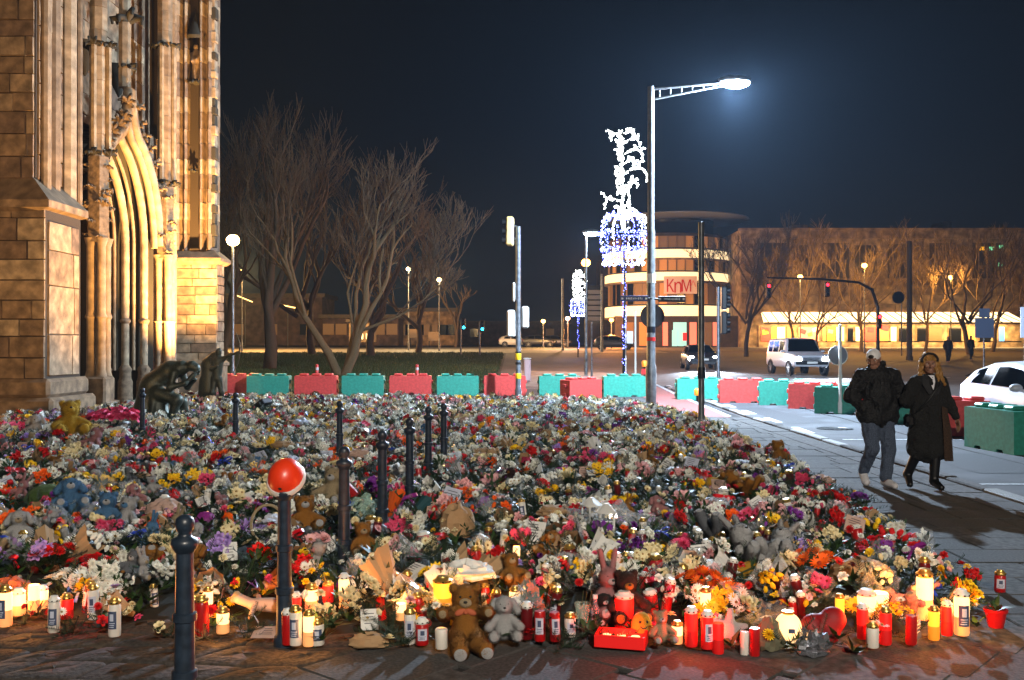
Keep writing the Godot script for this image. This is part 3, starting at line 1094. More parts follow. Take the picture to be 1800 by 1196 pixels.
# ---- lamps ----
func street_lamp(label: String, at: Vector3, h: float, arm: float, turn: float, c: Color, e: float, strength: float, thick := 0.1) -> Node3D:
	var t := thing("street_lamp", label, "street lamp", at, turn, "tall street lamps")
	var g := Geo.new()
	g.lathe(Transform3D(), PackedVector2Array([Vector2(thick * 1.25, 0), Vector2(thick * 1.25, 1.1), Vector2(thick, 1.18), Vector2(thick, h * 0.55), Vector2(thick * 0.82, h * 0.56), Vector2(thick * 0.75, h), Vector2(0, h)]), 14)
	part(t, "pole", g.mesh(), M.galvanised)
	if arm > 0.0:
		var a := Geo.new()
		a.tube([Vector3(0, h - 0.06, 0), Vector3(arm, h + 0.10, 0)], [0.04, 0.03], 6)
		a.tube([Vector3(0, h - 0.34, 0), Vector3(arm, h + 0.04, 0)], [0.035, 0.025], 6)
		for k in 6:
			var f := (k + 0.8) / 6.8
			a.tube([Vector3(arm * f, h - 0.06 + 0.16 * f, 0), Vector3(arm * f, h - 0.34 + 0.38 * f, 0)], [0.022, 0.022], 5)
		part(t, "arm", a.mesh(), M.galvanised)
	var hd := Geo.new()
	var ho := Vector3(arm + 0.25, h + 0.14, 0)
	hd.ball(xf(ho + Vector3(0, 0.05, 0), Vector3.ZERO, Vector3(0.44, 0.12, 0.19)), 14, 8)
	part(t, "lamp_head", hd.mesh(), M.galvanised)
	var lens := Geo.new()
	lens.ball(xf(ho + Vector3(0.02, -0.03, 0), Vector3.ZERO, Vector3(0.40, 0.15, 0.17)), 14, 8)
	part(t, "lamp_lens", lens.mesh(), glow("street_lamp_light_%d" % used.get("street_lamp", 0), c, strength))
	lamp(t, ho + Vector3(0.02, -0.22, 0), c, e, 0.16)
	return t


func globe_lamp(label: String, at: Vector3, h: float, r: float, c: Color, e: float, strength: float, group := "distant street lamps") -> Node3D:
	var t := thing("globe_lamp", label, "street lamp", at, 0.0, group)
	var g := Geo.new()
	g.lathe(Transform3D(), PackedVector2Array([Vector2(0.09, 0), Vector2(0.09, 0.8), Vector2(0.055, 0.9), Vector2(0.045, h), Vector2(0.0, h)]), 10)
	part(t, "pole", g.mesh(), M.pole_grey)
	var b := Geo.new()
	b.ball(xf(Vector3(0, h + r * 0.85, 0), Vector3.ZERO, Vector3(r, r * 0.85, r)), 14, 10)
	part(t, "lamp_globe", b.mesh(), glow("globe_lamp_light_%d" % used.get("globe_lamp", 0), c, strength))
	var cap := Geo.new()
	cap.lathe(xf(Vector3(0, h + r * 1.6, 0)), PackedVector2Array([Vector2(r * 0.75, 0), Vector2(r * 0.5, r * 0.2), Vector2(0, r * 0.28)]), 12)
	part(t, "cap", cap.mesh(), M.dark_metal)
	if e > 0.0: lamp(t, Vector3(0, h + r * 0.8, 0), c, e, r * 0.8)
	return t


func flood(at: Vector3, to: Vector3, label: String, e: float, cone: float) -> void:
	var t := thing("floodlight", label, "floodlight", at, 0.0, "floodlights that wash the church front")
	var b := Basis.looking_at(to - at, Vector3.UP)
	var g := Geo.new()
	g.box(Transform3D(b, Vector3.ZERO), Vector3(0.34, 0.26, 0.14), 0.02)
	part(t, "housing", g.mesh(), M.dark_metal)
	var l := Geo.new()
	l.box(Transform3D(b, b * Vector3(0, 0, -0.072)), Vector3(0.24, 0.16, 0.012))
	part(t, "floodlight_lens", l.mesh(), M.flood_glow)
	var s := Geo.new()
	s.tube([Vector3(0, -at.y, 0), Vector3(0, -0.1, 0)], [0.02, 0.02], 6)
	part(t, "stake", s.mesh(), M.dark_metal)
	spot(t, at + b * Vector3(0, 0, -0.12), to, Color(1.0, 0.75, 0.42), e, 0.10, cone, 1.0)


func lamps() -> void:
	glow("flood_glow", Color(1.0, 0.76, 0.42), 6.0)
	street_lamp("tall street lamp on a galvanised pole with a lattice arm and dazzling bluish white light", Vector3(3.66, 0, -26.2), 8.48, 1.95, 0.0, Color(0.80, 0.90, 1.0), 900.0, 60.0, 0.112)
	globe_lamp("warm globe lamp on a slim pole beside the church pier", seen(409, 605, 37.0) * Vector3(1, 0, 1), 5.35, 0.24, Color(1.0, 0.80, 0.48), 60.0, 60.0, "")
	street_lamp("slender street lamp with a small cold white head beyond the barrier blocks", Vector3(3.72, gy(50), -50), 7.0, 0.0, 0.0, Color(0.80, 0.90, 1.0), 120.0, 40.0, 0.07)
	globe_lamp("dazzling orange lamp in front of the far light garland", Vector3(4.05, gy(54), -54.5), 5.7, 0.245, Color(1.0, 0.60, 0.22), 140.0, 45.0)
	var orange := Color(1.0, 0.72, 0.33)
	var i := 0
	for q in [[1407, 487, 90, 60, 0.24, "orange lamp over the mall forecourt beside the slim bare tree"], [1520, 467, 86, 75, 0.24, "orange lamp high above the mall awning on a bent pole"], [1672, 488, 92, 65, 0.24, "orange lamp among the bare trees in front of the mall"], [425, 478, 93, 70, 0.24, "pale lamp low in the dark beside the church and the globe lamp"], [718, 473, 96, 40, 0.22, "small white lamp seen through the twigs of the forked tree"], [772, 492, 94, 70, 0.24, "round white lamp hanging free in the dark past the trees"], [955, 565, 110, 10, 0.24, "small yellow lamp far down the street behind the signal pole"], [998, 560, 105, 20, 0.24, "pinkish lamp far off below the far light garland"], [1075, 563, 104, 25, 0.24, "orange lamp over the parked dark car by the mall corner"]]:
		var p := seen(q[0], q[1], q[2])
		var base := gy(q[2])
		var c: Color = orange if i < 3 else [Color(1.0, 0.74, 0.42), Color(1.0, 0.92, 0.75), Color(1.0, 0.86, 0.62), Color(1.0, 0.78, 0.4), Color(1.0, 0.75, 0.6), Color(1.0, 0.6, 0.28)][i - 3]
		globe_lamp(q[5], Vector3(p.x, base, p.z), p.y - base - q[4] * 0.85, q[4], c, q[3] * (1.9 if i < 3 else [11.0, 3.0, 2.5, 6.0, 6.0, 6.0][i - 3]), 14.0)
		i += 1
	# floodlights washing the church front, and a street lamp behind the camera
	flood(Vector3(-8.6, 0.36, -28.0), Vector3(-10.0, 8.8, -31.6), "low floodlight behind the archer aimed up at the tower pier", 600.0, 46.0)
	flood(Vector3(-5.6, 0.36, -22.4), Vector3(-10.7, 8.6, -24.4), "low floodlight in the heap aimed at the wall over the portal", 190.0, 54.0)
	flood(Vector3(-8.6, 0.5, -9.5), Vector3(-12.3, 7.6, -21.4), "floodlight outside the picture that washes the near face of the buttress", 105.0, 44.0)
	street_lamp("neutral street lamp behind the photographer that lights the heap from the front", Vector3(4.4, 0, 7.5), 8.2, 1.6, PI, Color(1.0, 0.95, 0.88), 330.0, 30.0)


# ---- the barrier blocks ----
func block_mesh(l: float, h: float, w: float) -> Array:
	var g := Geo.new()
	var poly := PackedVector2Array()  # front outline, x and y: two fork slots below
	for p in [[-0.5, 0.0], [-0.30, 0.0], [-0.28, 0.07], [-0.17, 0.07], [-0.15, 0.0], [0.15, 0.0], [0.17, 0.07], [0.28, 0.07], [0.30, 0.0], [0.5, 0.0], [0.5, 0.96], [0.485, 1.0], [-0.485, 1.0], [-0.5, 0.96]]:
		poly.append(Vector2(p[0] * l, -p[1] * h))
	g.prism(poly, -w * 0.5, w * 0.5, Transform3D(Basis(Vector3.RIGHT, Vector3.BACK, Vector3.DOWN), Vector3.ZERO))
	var lug := Geo.new()
	for k in 3:
		var x := (k - 1.0) * l * 0.3
		lug.box(xf(Vector3(x, h + 0.035, 0)), Vector3(l * 0.2, 0.075, w * 0.72), 0.028)
	var eye := Geo.new()
	for s in [-1.0, 1.0]:
		for y in [0.25, 0.7]:
			eye.box(xf(Vector3(s * (l * 0.5 + 0.02), h * y, 0)), Vector3(0.05, 0.12, w * 0.35), 0.015)
	return [g.mesh(), lug.mesh(), eye.mesh()]


var block_kit := []


func block(at: Vector3, turn: float, colour: String, label: String, group: String, scale := 1.0) -> void:
	if block_kit.is_empty(): block_kit = block_mesh(1.36, 0.66, 0.52)
	var t := thing("barrier_block", label, "barrier block", at, turn, group)
	t.scale = Vector3.ONE * scale
	part(t, "body", block_kit[0], M[colour])
	part(t, "top_lug", block_kit[1], M[colour])
	part(t, "coupling", block_kit[2], M[colour])


func barriers() -> void:
	var g := "barrier blocks behind the heap"
	var L := ["block_green", "block_red"]
	var names := ["green barrier block partly behind the archer statue, first of the back row", "red barrier block with a small beacon on top behind its middle", "green barrier block straight in front of the forked tree", "red barrier block with a pale beacon behind it, between two green ones", "green barrier block with a posy leaning on it", "red barrier block beside the signal pole with a yellow band"]
	block(Vector3(-8.95, 0, -32.9), 0.06, "block_red", "red barrier block of which only an end shows behind the archer statue", g)
	for k in 6:
		block(Vector3(-7.98 + k * 1.548, 0, -32.75 + R(-0.06, 0.06)), 0.07 + R(-0.05, 0.05), L[k % 2], names[k], g)
	block(Vector3(1.55, 0, -32.5), 0.05, "block_green", "green barrier block half hidden by the red corner block", g)
	block(Vector3(2.12, 0, -30.6), 0.62, "block_red", "red barrier block that stands forward with a corner towards the heap", g, 0.93)
	block(Vector3(3.62, 0, -32.3), 0.04, "block_green", "green barrier block just beside the tall lamp pole", g)
	g = "barrier blocks along the road"
	var r := [[1230, 703, -0.03, "block_green", "green barrier block behind the plain post beside the bicycle path"], [1308, 707, -0.12, "block_red", "red barrier block on the road, second from the plain post"], [1381, 711.5, -0.20, "block_green", "pale green barrier block in front of the white off-roader"], [1437, 718, -0.32, "block_red", "short looking red barrier block below the round sign"], [1489, 727, -0.42, "block_green", "pale green barrier block half hidden by the man in the black jacket"], [1583, 744, -0.62, "block_green", "pale green barrier block seen between the two walking people"], [1682, 765, -0.02, "block_red", "dark red barrier block beside the white car and the woman"]]
	for q in r:
		var d: float = 2975.0 / (q[1] - 605.0)
		block(Vector3((q[0] - 900.0) * d / F, -0.02, -d - 0.2), q[2], q[3], q[4], g)
	block(Vector3(7.95, -0.02, -16.1), -1.47, "block_green", "big pale green barrier block at the edge in front of the white car", g, 1.02)
	for q in [[557, 0.0, "small red beacon post behind a red barrier block of the back row", "block_red"], [733, 0.0, "small pale beacon post behind the second red barrier block", "block_red"]]:
		var p := seen(q[0], 664, 33.6)
		var t := thing("beacon_post", q[2], "marker post", Vector3(p.x, 0, p.z))
		var b := Geo.new()
		b.lathe(Transform3D(), PackedVector2Array([Vector2(0.09, 0), Vector2(0.06, 0.05), Vector2(0.05, 1.0), Vector2(0, 1.02)]), 10)
		part(t, "post", b.mesh(), M[q[3]])
		var bb := Geo.new()
		bb.lathe(xf(Vector3(0, 0.82, 0)), PackedVector2Array([Vector2(0.053, 0), Vector2(0.053, 0.09)]), 10)
		part(t, "reflector_band", bb.mesh(), M.paint_white)


# ---- bollards ----
func bollards() -> void:
	var H := 0.98
	var shaft := Geo.new()
	shaft.lathe(Transform3D(), PackedVector2Array([Vector2(0.060, 0), Vector2(0.060, 0.05), Vector2(0.046, 0.07), Vector2(0.044, 0.29), Vector2(0.053, 0.295), Vector2(0.053, 0.325), Vector2(0.042, 0.33), Vector2(0.041, 0.53), Vector2(0.050, 0.535), Vector2(0.050, 0.565), Vector2(0.039, 0.57), Vector2(0.036, 0.83), Vector2(0.0, 0.83)]), 20)
	var cap := Geo.new()
	cap.lathe(Transform3D(), PackedVector2Array([Vector2(0.037, 0.82), Vector2(0.054, 0.845), Vector2(0.058, 0.86), Vector2(0.054, 0.878), Vector2(0.030, 0.89), Vector2(0.026, 0.903), Vector2(0.036, 0.920), Vector2(0.041, 0.942), Vector2(0.036, 0.964), Vector2(0.020, 0.978), Vector2(0, 0.982)]), 20)
	var sm := shaft.mesh()
	var cm := cap.mesh()
	var spots := [[325, 905, "black iron bollard with a ball top standing on the cobbles nearest to the camera"], [500, 836, "black iron bollard that carries the red helmet"], [605, 785, "tall black bollard amid the flowers, next after the one with the helmet"], [672, 757, "black bollard beside the upright orange paper cone"], [720, 735, "black bollard, fourth of the row behind the helmet"], [753, 715, "slim black bollard, second last of the row across the heap"], [780, 709, "last and smallest black bollard of the row across the heap"], [597, 705, "lone black bollard far back in front of the green barrier block"], [414, 690, "black bollard in front of the archer statue"], [250, 682, "black bollard standing in front of the bent bronze figure"]]
	for q in spots:
		var d: float = F * (1.7 - H) / (q[1] - 605.0)
		if q[0] == 500: d = 5.62
		var b := thing("bollard", q[2], "bollard", Vector3((q[0] - 900.0) * d / F, 0, -d), R(0, 3), "black iron bollards in the heap")
		part(b, "shaft", sm, M.bollard_paint)
		part(b, "ball_cap", cm, M.bollard_paint)
	# the helmet hung on the second bollard
	var hp := Vector3(-400.0 * 5.62 / F, 0.985, -5.62)
	var h := thing("helmet", "orange red helmet with a white rim hung over a bollard", "helmet", hp)
	var tilt := Basis.from_euler(Vector3(0.72, -0.25, -0.16))
	var sh := Geo.new()
	var prof := PackedVector2Array()
	for k in 11:
		var a := PI * 0.5 * k / 10.0
		prof.append(Vector2(0.101 * cos(a) + 0.0001, 0.112 * sin(a)))
	sh.lathe(Transform3D(tilt * Basis.from_scale(Vector3(0.97, 1, 1.13)), Vector3(0, -0.045, -0.035)), prof, 28)
	part(h, "shell", sh.mesh(), M.helmet_red)
	var rim := Geo.new()
	rim.lathe(Transform3D(tilt * Basis.from_scale(Vector3(0.97, 1, 1.13)), Vector3(0, -0.045, -0.035)), PackedVector2Array([Vector2(0.096, -0.026), Vector2(0.110, -0.026), Vector2(0.112, -0.008), Vector2(0.104, 0.006), Vector2(0.099, 0.004)]), 28)
	part(h, "rim", rim.mesh(), M.white_plastic)
	var em := Geo.new()
	em.ball(Transform3D(tilt * Basis.from_scale(Vector3(0.97, 1, 1.13)), Vector3(0, -0.045, -0.035)) * xf(Vector3(0.012, 0.035, 0.097), Vector3.ZERO, Vector3(0.012, 0.009, 0.005)), 8, 6)
	part(h, "vent", em.mesh(), M.black_plastic)


# ---- posts, signs and signals ----
func signal_head(parent: Node3D, at: Transform3D, body: Material, lit: int, c: Color, strength: float) -> void:
	var g := Geo.new()
	g.box(at * xf(Vector3(0, 0, 0)), Vector3(0.30, 0.92, 0.22), 0.04)
	part(parent, "signal_housing", g.mesh(), body)
	for k in 3:
		var v := Geo.new()
		v.lathe(at * xf(Vector3(0, 0.29 - 0.29 * k, 0.11), Vector3(PI * 0.5, 0, 0)), PackedVector2Array([Vector2(0.115, 0), Vector2(0.115, 0.13), Vector2(0.108, 0.13), Vector2(0.105, 0.0)]), 12)
		part(parent, "visor", v.mesh(), M.black_plastic)
		var l := Geo.new()
		l.ball(at * xf(Vector3(0, 0.29 - 0.29 * k, 0.11), Vector3.ZERO, Vector3(0.1, 0.1, 0.02)), 12, 6)
		part(parent, "signal_light", l.mesh(), glow("signal_light_%d" % used.get("sg", 0), c, strength) if k == lit else M.hole)
	used["sg"] = used.get("sg", 0) + 1


func plain_post(called: String, label: String, cat: String, px: float, top: float, d: float, r: float, m: Material, base := -1.0) -> Node3D:
	var y := gy(d) if base < 0.0 else base
	var t := thing(called, label, cat, Vector3((px - 900.0) * d / F, y, -d))
	var h := 1.7 + (605.0 - top) * d / F - y
	var g := Geo.new()
	g.lathe(Transform3D(), PackedVector2Array([Vector2(r * 1.25, 0), Vector2(r * 1.25, 0.25), Vector2(r, 0.3), Vector2(r * 0.92, h), Vector2(0, h + 0.01)]), 12)
	part(t, "post", g.mesh(), m)
	t.set_meta("h", h)
	return t


func disc(parent: Node3D, called: String, at: Vector3, r: float, face: Material, rim: Material) -> void:
	var g := Geo.new()
	g.lathe(xf(at, Vector3(PI * 0.5, 0, 0)), PackedVector2Array([Vector2(0, -0.008), Vector2(r, -0.008), Vector2(r, 0.004), Vector2(0, 0.004)]), 24, true)
	part(parent, called, g.mesh(), face)
	var k := Geo.new()
	k.lathe(xf(at, Vector3(PI * 0.5, 0, 0)), PackedVector2Array([Vector2(r, -0.015), Vector2(r + 0.02, -0.015), Vector2(r + 0.02, 0.012), Vector2(r, 0.012)]), 24, true)
	part(parent, "sign_rim", k.mesh(), rim)


func plate(parent: Node3D, called: String, at: Transform3D, w: float, h: float, m: Material) -> void:
	var g := Geo.new()
	g.box(at, Vector3(w, h, 0.02), 0.004)
	part(parent, called, g.mesh(), m)


func words(parent: Node3D, called: String, text: String, at: Transform3D, size: float, m: Material) -> void:
	var t := TextMesh.new()
	t.text = text
	var f := SystemFont.new()
	f.font_names = PackedStringArray(["Droid Sans"])
	t.font = f
	t.font_size = 64
	t.pixel_size = size / 46.0
	t.depth = 0.004
	part(parent, called, t, m, at)


func posts() -> void:
	# the signal pole in the middle
	var s := plain_post("signal_pole", "grey traffic signal pole with a yellow band, its tilted signal turned away", "traffic signal", 911, 398, 31.6, 0.085, M.pole_grey)
	signal_head(s, xf(Vector3(-0.26, 5.28, 0.0), Vector3(0.0, -1.72, 0.10)), M.cream_plastic, 0, Color(1.0, 0.10, 0.12), 2.0)
	var arm := Geo.new()
	arm.tube([Vector3(0, 5.0, 0), Vector3(-0.22, 5.1, 0)], [0.03, 0.03], 6)
	arm.tube([Vector3(0, 5.4, 0), Vector3(-0.22, 5.5, 0)], [0.03, 0.03], 6)
	part(s, "bracket", arm.mesh(), M.pole_grey)
	for q in [[1.2, 0.20, "yellow_plastic"], [1.05, 0.07, "black_plastic"], [1.40, 0.05, "black_plastic"], [0.60, 0.16, "yellow_plastic"]]:
		var b := Geo.new()
		b.lathe(xf(Vector3(0, q[0], 0)), PackedVector2Array([Vector2(0.089, 0), Vector2(0.093, 0.01), Vector2(0.093, q[1]), Vector2(0.089, q[1] + 0.01)]), 14)
		part(s, "band", b.mesh(), M[q[2]])
	for q in [[-0.23, 2.35, 0.26, 0.86, 0.20], [0.22, 2.55, 0.24, 0.7, 0.2], [-0.14, 3.35, 0.1, 0.62, 0.14]]:
		var b := Geo.new()
		b.box(xf(Vector3(q[0], q[1], -0.02)), Vector3(q[2], q[3], q[4]), 0.05)
		part(s, "signal_box", b.mesh(), M.white_plastic)
	# the plain post near the walkway
	var p := plain_post("post", "plain metal post standing at the edge of the flowers", "post", 1233, 391, 19.6, 0.062, M.pole_grey)
	var f := Geo.new()
	f.lathe(xf(Vector3(0, 1.02, 0)), PackedVector2Array([Vector2(0.075, 0), Vector2(0.08, 0.02), Vector2(0.08, 0.2), Vector2(0.072, 0.22)]), 12)
	part(p, "collar", f.mesh(), M.sign_navy)
	# signs on the lamp pole: street names and a round sign seen from behind
	var z := -26.05
	for q in [[1115, 525, -0.06, "navy street name sign reaching out from the lamp pole over the crossing", "sign_blue", 5], [1181, 526, 0.05, "second navy street name sign on the other side of the lamp pole", "sign_navy", 6]]:
		var c := seen(q[0], q[1], 26.05)
		var t := thing("street_name_sign", q[3], "street sign", c, q[2], "street name signs on the lamp pole")
		plate(t, "panel", Transform3D(), 0.72, 0.15, M[q[4]])
		var lt := Geo.new()   # white writing too small to read
		for k in q[5] * 2: lt.box(xf(Vector3(-0.2 + k * 0.4 / (q[5] * 2 - 1), R(-0.004, 0.004), 0.0115)), Vector3(R(0.018, 0.03), R(0.035, 0.055), 0.003))
		lt.box(xf(Vector3(-0.31, 0, 0.0115)), Vector3(0.05, 0.05, 0.003))
		lt.box(xf(Vector3(0.31, 0, 0.0115)), Vector3(0.05, 0.05, 0.003))
		part(t, "lettering", lt.mesh(), M.white_plastic)
		var br := Geo.new()
		var side: float = signf(3.66 - c.x)
		br.box(xf(Vector3(side * 0.40, 0, 0)), Vector3(0.12, 0.05, 0.03), 0.01)
		part(t, "bracket", br.mesh(), M.dark_metal)
	var rs := thing("round_sign", "round traffic sign on the lamp pole, its dark back towards the camera", "traffic sign", seen(1147, 556, 26.36))
	disc(rs, "panel", Vector3.ZERO, 0.30, M.sign_navy, M.black_plastic)
	for q in [[3.3, "white_plastic", 0.25, 0.06, "white sticker with a dark print wrapped round the lamp pole"], [2.0, "sign_navy", 0.16, 0.14, "dark blue sticker on the lamp pole above a red one"], [1.78, "sign_red", 0.10, 0.0, "red sticker on the lamp pole"]]:
		var b := Geo.new()
		b.lathe(Transform3D(), PackedVector2Array([Vector2(0.114, 0), Vector2(0.116, 0.0), Vector2(0.116, q[2]), Vector2(0.114, q[2])]), 14)
		single("sticker", q[4], "sticker", b.mesh(), M[q[1]], xf(Vector3(3.66, q[0], -26.2)), "stickers on the lamp pole")
	# the round sign by the road, seen from behind
	var r := plain_post("sign_post", "round traffic sign with a white rim on a pale post, seen from behind", "traffic sign", 1477, 571, 24.4, 0.045, M.white_plastic, -0.02)
	disc(r, "panel", Vector3(-0.03, 1.42, -0.07), 0.225, M.sign_back, M.white_plastic)
	# small signs
	var w := plain_post("direction_sign", "white direction sign with a dark arrow cut off by the edge", "traffic sign", 1803, 536, 30.0, 0.04, M.pole_grey)
	plate(w, "panel", xf(Vector3(0.08, 2.35, 0.06)), 0.52, 0.92, M.sign_pale)
	words(w, "lettering", "+", xf(Vector3(-0.02, 2.5, 0.075)), 0.22, M.black_plastic)
	var c2 := plain_post("crossing_sign", "grey blue crossing sign with a walking figure on a thin post", "traffic sign", 1730, 552, 50.0, 0.045, M.pole_grey)
	plate(c2, "panel", xf(Vector3(0, 2.35, 0.06)), 0.95, 1.0, M.sign_grey_blue)
	plate(c2, "upper_panel", xf(Vector3(0, 3.1, 0.06)), 0.55, 0.45, M.sign_grey_blue)
	for q in [[1100, 548, 46.0, 0.032, "thin white post beyond the back row, nearer the garland"], [1117, 546, 44.5, 0.045, "white sign post beyond the back row with a small white panel"]]:
		var t := plain_post("sign_post", q[4], "post", q[0], q[1], q[2], q[3], M.white_plastic)
		if q[0] == 1117: plate(t, "panel", xf(Vector3(-0.25, 1.95, 0.05)), 0.28, 0.55, M.white_plastic)
	plain_post("post", "dark thin post in front of the slender lamp", "post", 1040, 567, 46.0, 0.04, M.pole_grey)
	plain_post("flag_pole", "tall pale pole by the far light garland", "pole", 989, 490, 95.0, 0.12, M.pole_grey)
	plain_post("flag_pole", "pale pole in front of the far tower block", "pole", 1058, 482, 92.0, 0.12, M.pole_grey)
	plain_post("pole", "dark tall mast in front of the mall awning", "pole", 1599, 424, 70.0, 0.19, M.bark_dark)
	# garbage column and kiosk like boxes by the signal pole
	var col := thing("advertising_column", "pale pink rounded box on the pavement behind the signal pole", "cabinet", Vector3((927.0 - 900.0) * 44.0 / F, gy(44), -44))
	var cg := Geo.new()
	cg.box(xf(Vector3(0, 0.5, 0)), Vector3(0.30, 1.0, 0.3), 0.05)
	part(col, "body", cg.mesh(), M.cabinet_pink)
	cg = Geo.new()
	cg.box(xf(Vector3(0, 1.02, 0)), Vector3(0.34, 0.05, 0.34), 0.02)
	part(col, "lid", cg.mesh(), M.white_plastic)
	# orange warning lamps by the lamp pole
	for q in [[1133, 640, "orange_plastic", 33.5, "orange warning lamp over a red board beside the lamp pole"], [1226, 690, "orange_plastic", 29.2, "orange reflector on the foot of the green block by the post"]]:
		var p2 := seen(q[0], q[1], q[3])
		var t := thing("warning_lamp", q[4], "warning lamp", Vector3(p2.x, 0, p2.z))
		var b := Geo.new()
		b.lathe(xf(Vector3(0, p2.y, 0)), PackedVector2Array([Vector2(0, -0.1), Vector2(0.09, -0.09), Vector2(0.1, 0.06), Vector2(0.05, 0.12), Vector2(0, 0.12)]), 12)
		part(t, "lamp_lens", b.mesh(), M[q[2]])
		b = Geo.new()
		b.box(xf(Vector3(0, p2.y * 0.5, -0.02)), Vector3(0.06, p2.y, 0.05), 0.01)
		part(t, "post", b.mesh(), M.dark_metal)
		if q[0] == 1133:
			plate(t, "board", xf(Vector3(0, p2.y - 0.26, 0.02)), 0.2, 0.18, M.sign_red)
	# signals over the far crossing
	for q in [[1351, 505, 62.0, "hanging traffic signal showing red above the white off-roader"], [1454, 503, 62.0, "second hanging traffic signal showing red beside the slim tree"]]:
		var c3 := seen(q[0], q[1], q[2])
		var t := thing("traffic_signal", q[3], "traffic signal", c3, 0.0, "red signals over the crossing")
		signal_head(t, xf(Vector3(0, -0.22, 0)), M.black_plastic, 0, Color(1.0, 0.10, 0.16), 14.0)
	var mast := thing("signal_mast", "curved dark mast that carries the red signals over the crossing", "mast", Vector3((1545.0 - 900.0) * 62.0 / F, gy(62), -62.15))
	var mg := Geo.new()
	mg.tube([Vector3(0, 0, 0), Vector3(0, 3.6, 0), Vector3(-0.35, 4.7, 0), Vector3(-1.2, 5.15, 0), Vector3(-3.5, 5.35, 0), Vector3(-6.95, 5.45, 0)], [0.12, 0.11, 0.1, 0.08, 0.07, 0.05], 8)
	part(mast, "mast_arm", mg.mesh(), M.dark_metal)
	signal_head(mast, xf(Vector3(0, 2.7, 0.2)), M.black_plastic, 0, Color(1.0, 0.08, 0.12), 30.0)
	for q in [[815, 576, 80.0, "green signal far down the road behind the lawn"], [848, 579, 80.0, "second green signal far down the road, nearer the signal pole"]]:
		var c4 := seen(q[0], q[1], q[2])
		var t := thing("traffic_signal", q[3], "traffic signal", Vector3(c4.x, gy(80), c4.z), 0.0, "green signals down the road")
		var h4 := c4.y - gy(80)
		var pg := Geo.new()
		pg.lathe(Transform3D(), PackedVector2Array([Vector2(0.07, 0), Vector2(0.06, h4 + 0.6), Vector2(0, h4 + 0.6)]), 8)
		part(t, "pole", pg.mesh(), M.pole_grey, xf(Vector3(-0.22, 0, 0)))
		signal_head(t, xf(Vector3(0, h4 + 0.29, 0)), M.black_plastic, 2, Color(0.10, 0.80, 1.0), 26.0)
	# black signal heads seen from the side beside the plain post
	var sb := plain_post("signal_pole", "dark signal pole behind the plain post with two black signal heads", "traffic signal", 1263, 505, 40.0, 0.07, M.pole_grey)
	for y in [3.55, 2.55]:
		signal_head(sb, xf(Vector3(0.22, y, 0), Vector3(0, PI * 0.5, 0)), M.black_plastic, 3, Color.RED, 0.0)
	var big := plain_post("round_sign", "large dark round sign on a thin post before the mall", "traffic sign", 1585, 520, 80.0, 0.05, M.pole_grey)
	disc(big, "panel", Vector3(-0.28, big.get_meta("h") - 0.15, 0.08), 0.48, M.sign_navy, M.black_plastic)
	big.remove_meta("h")


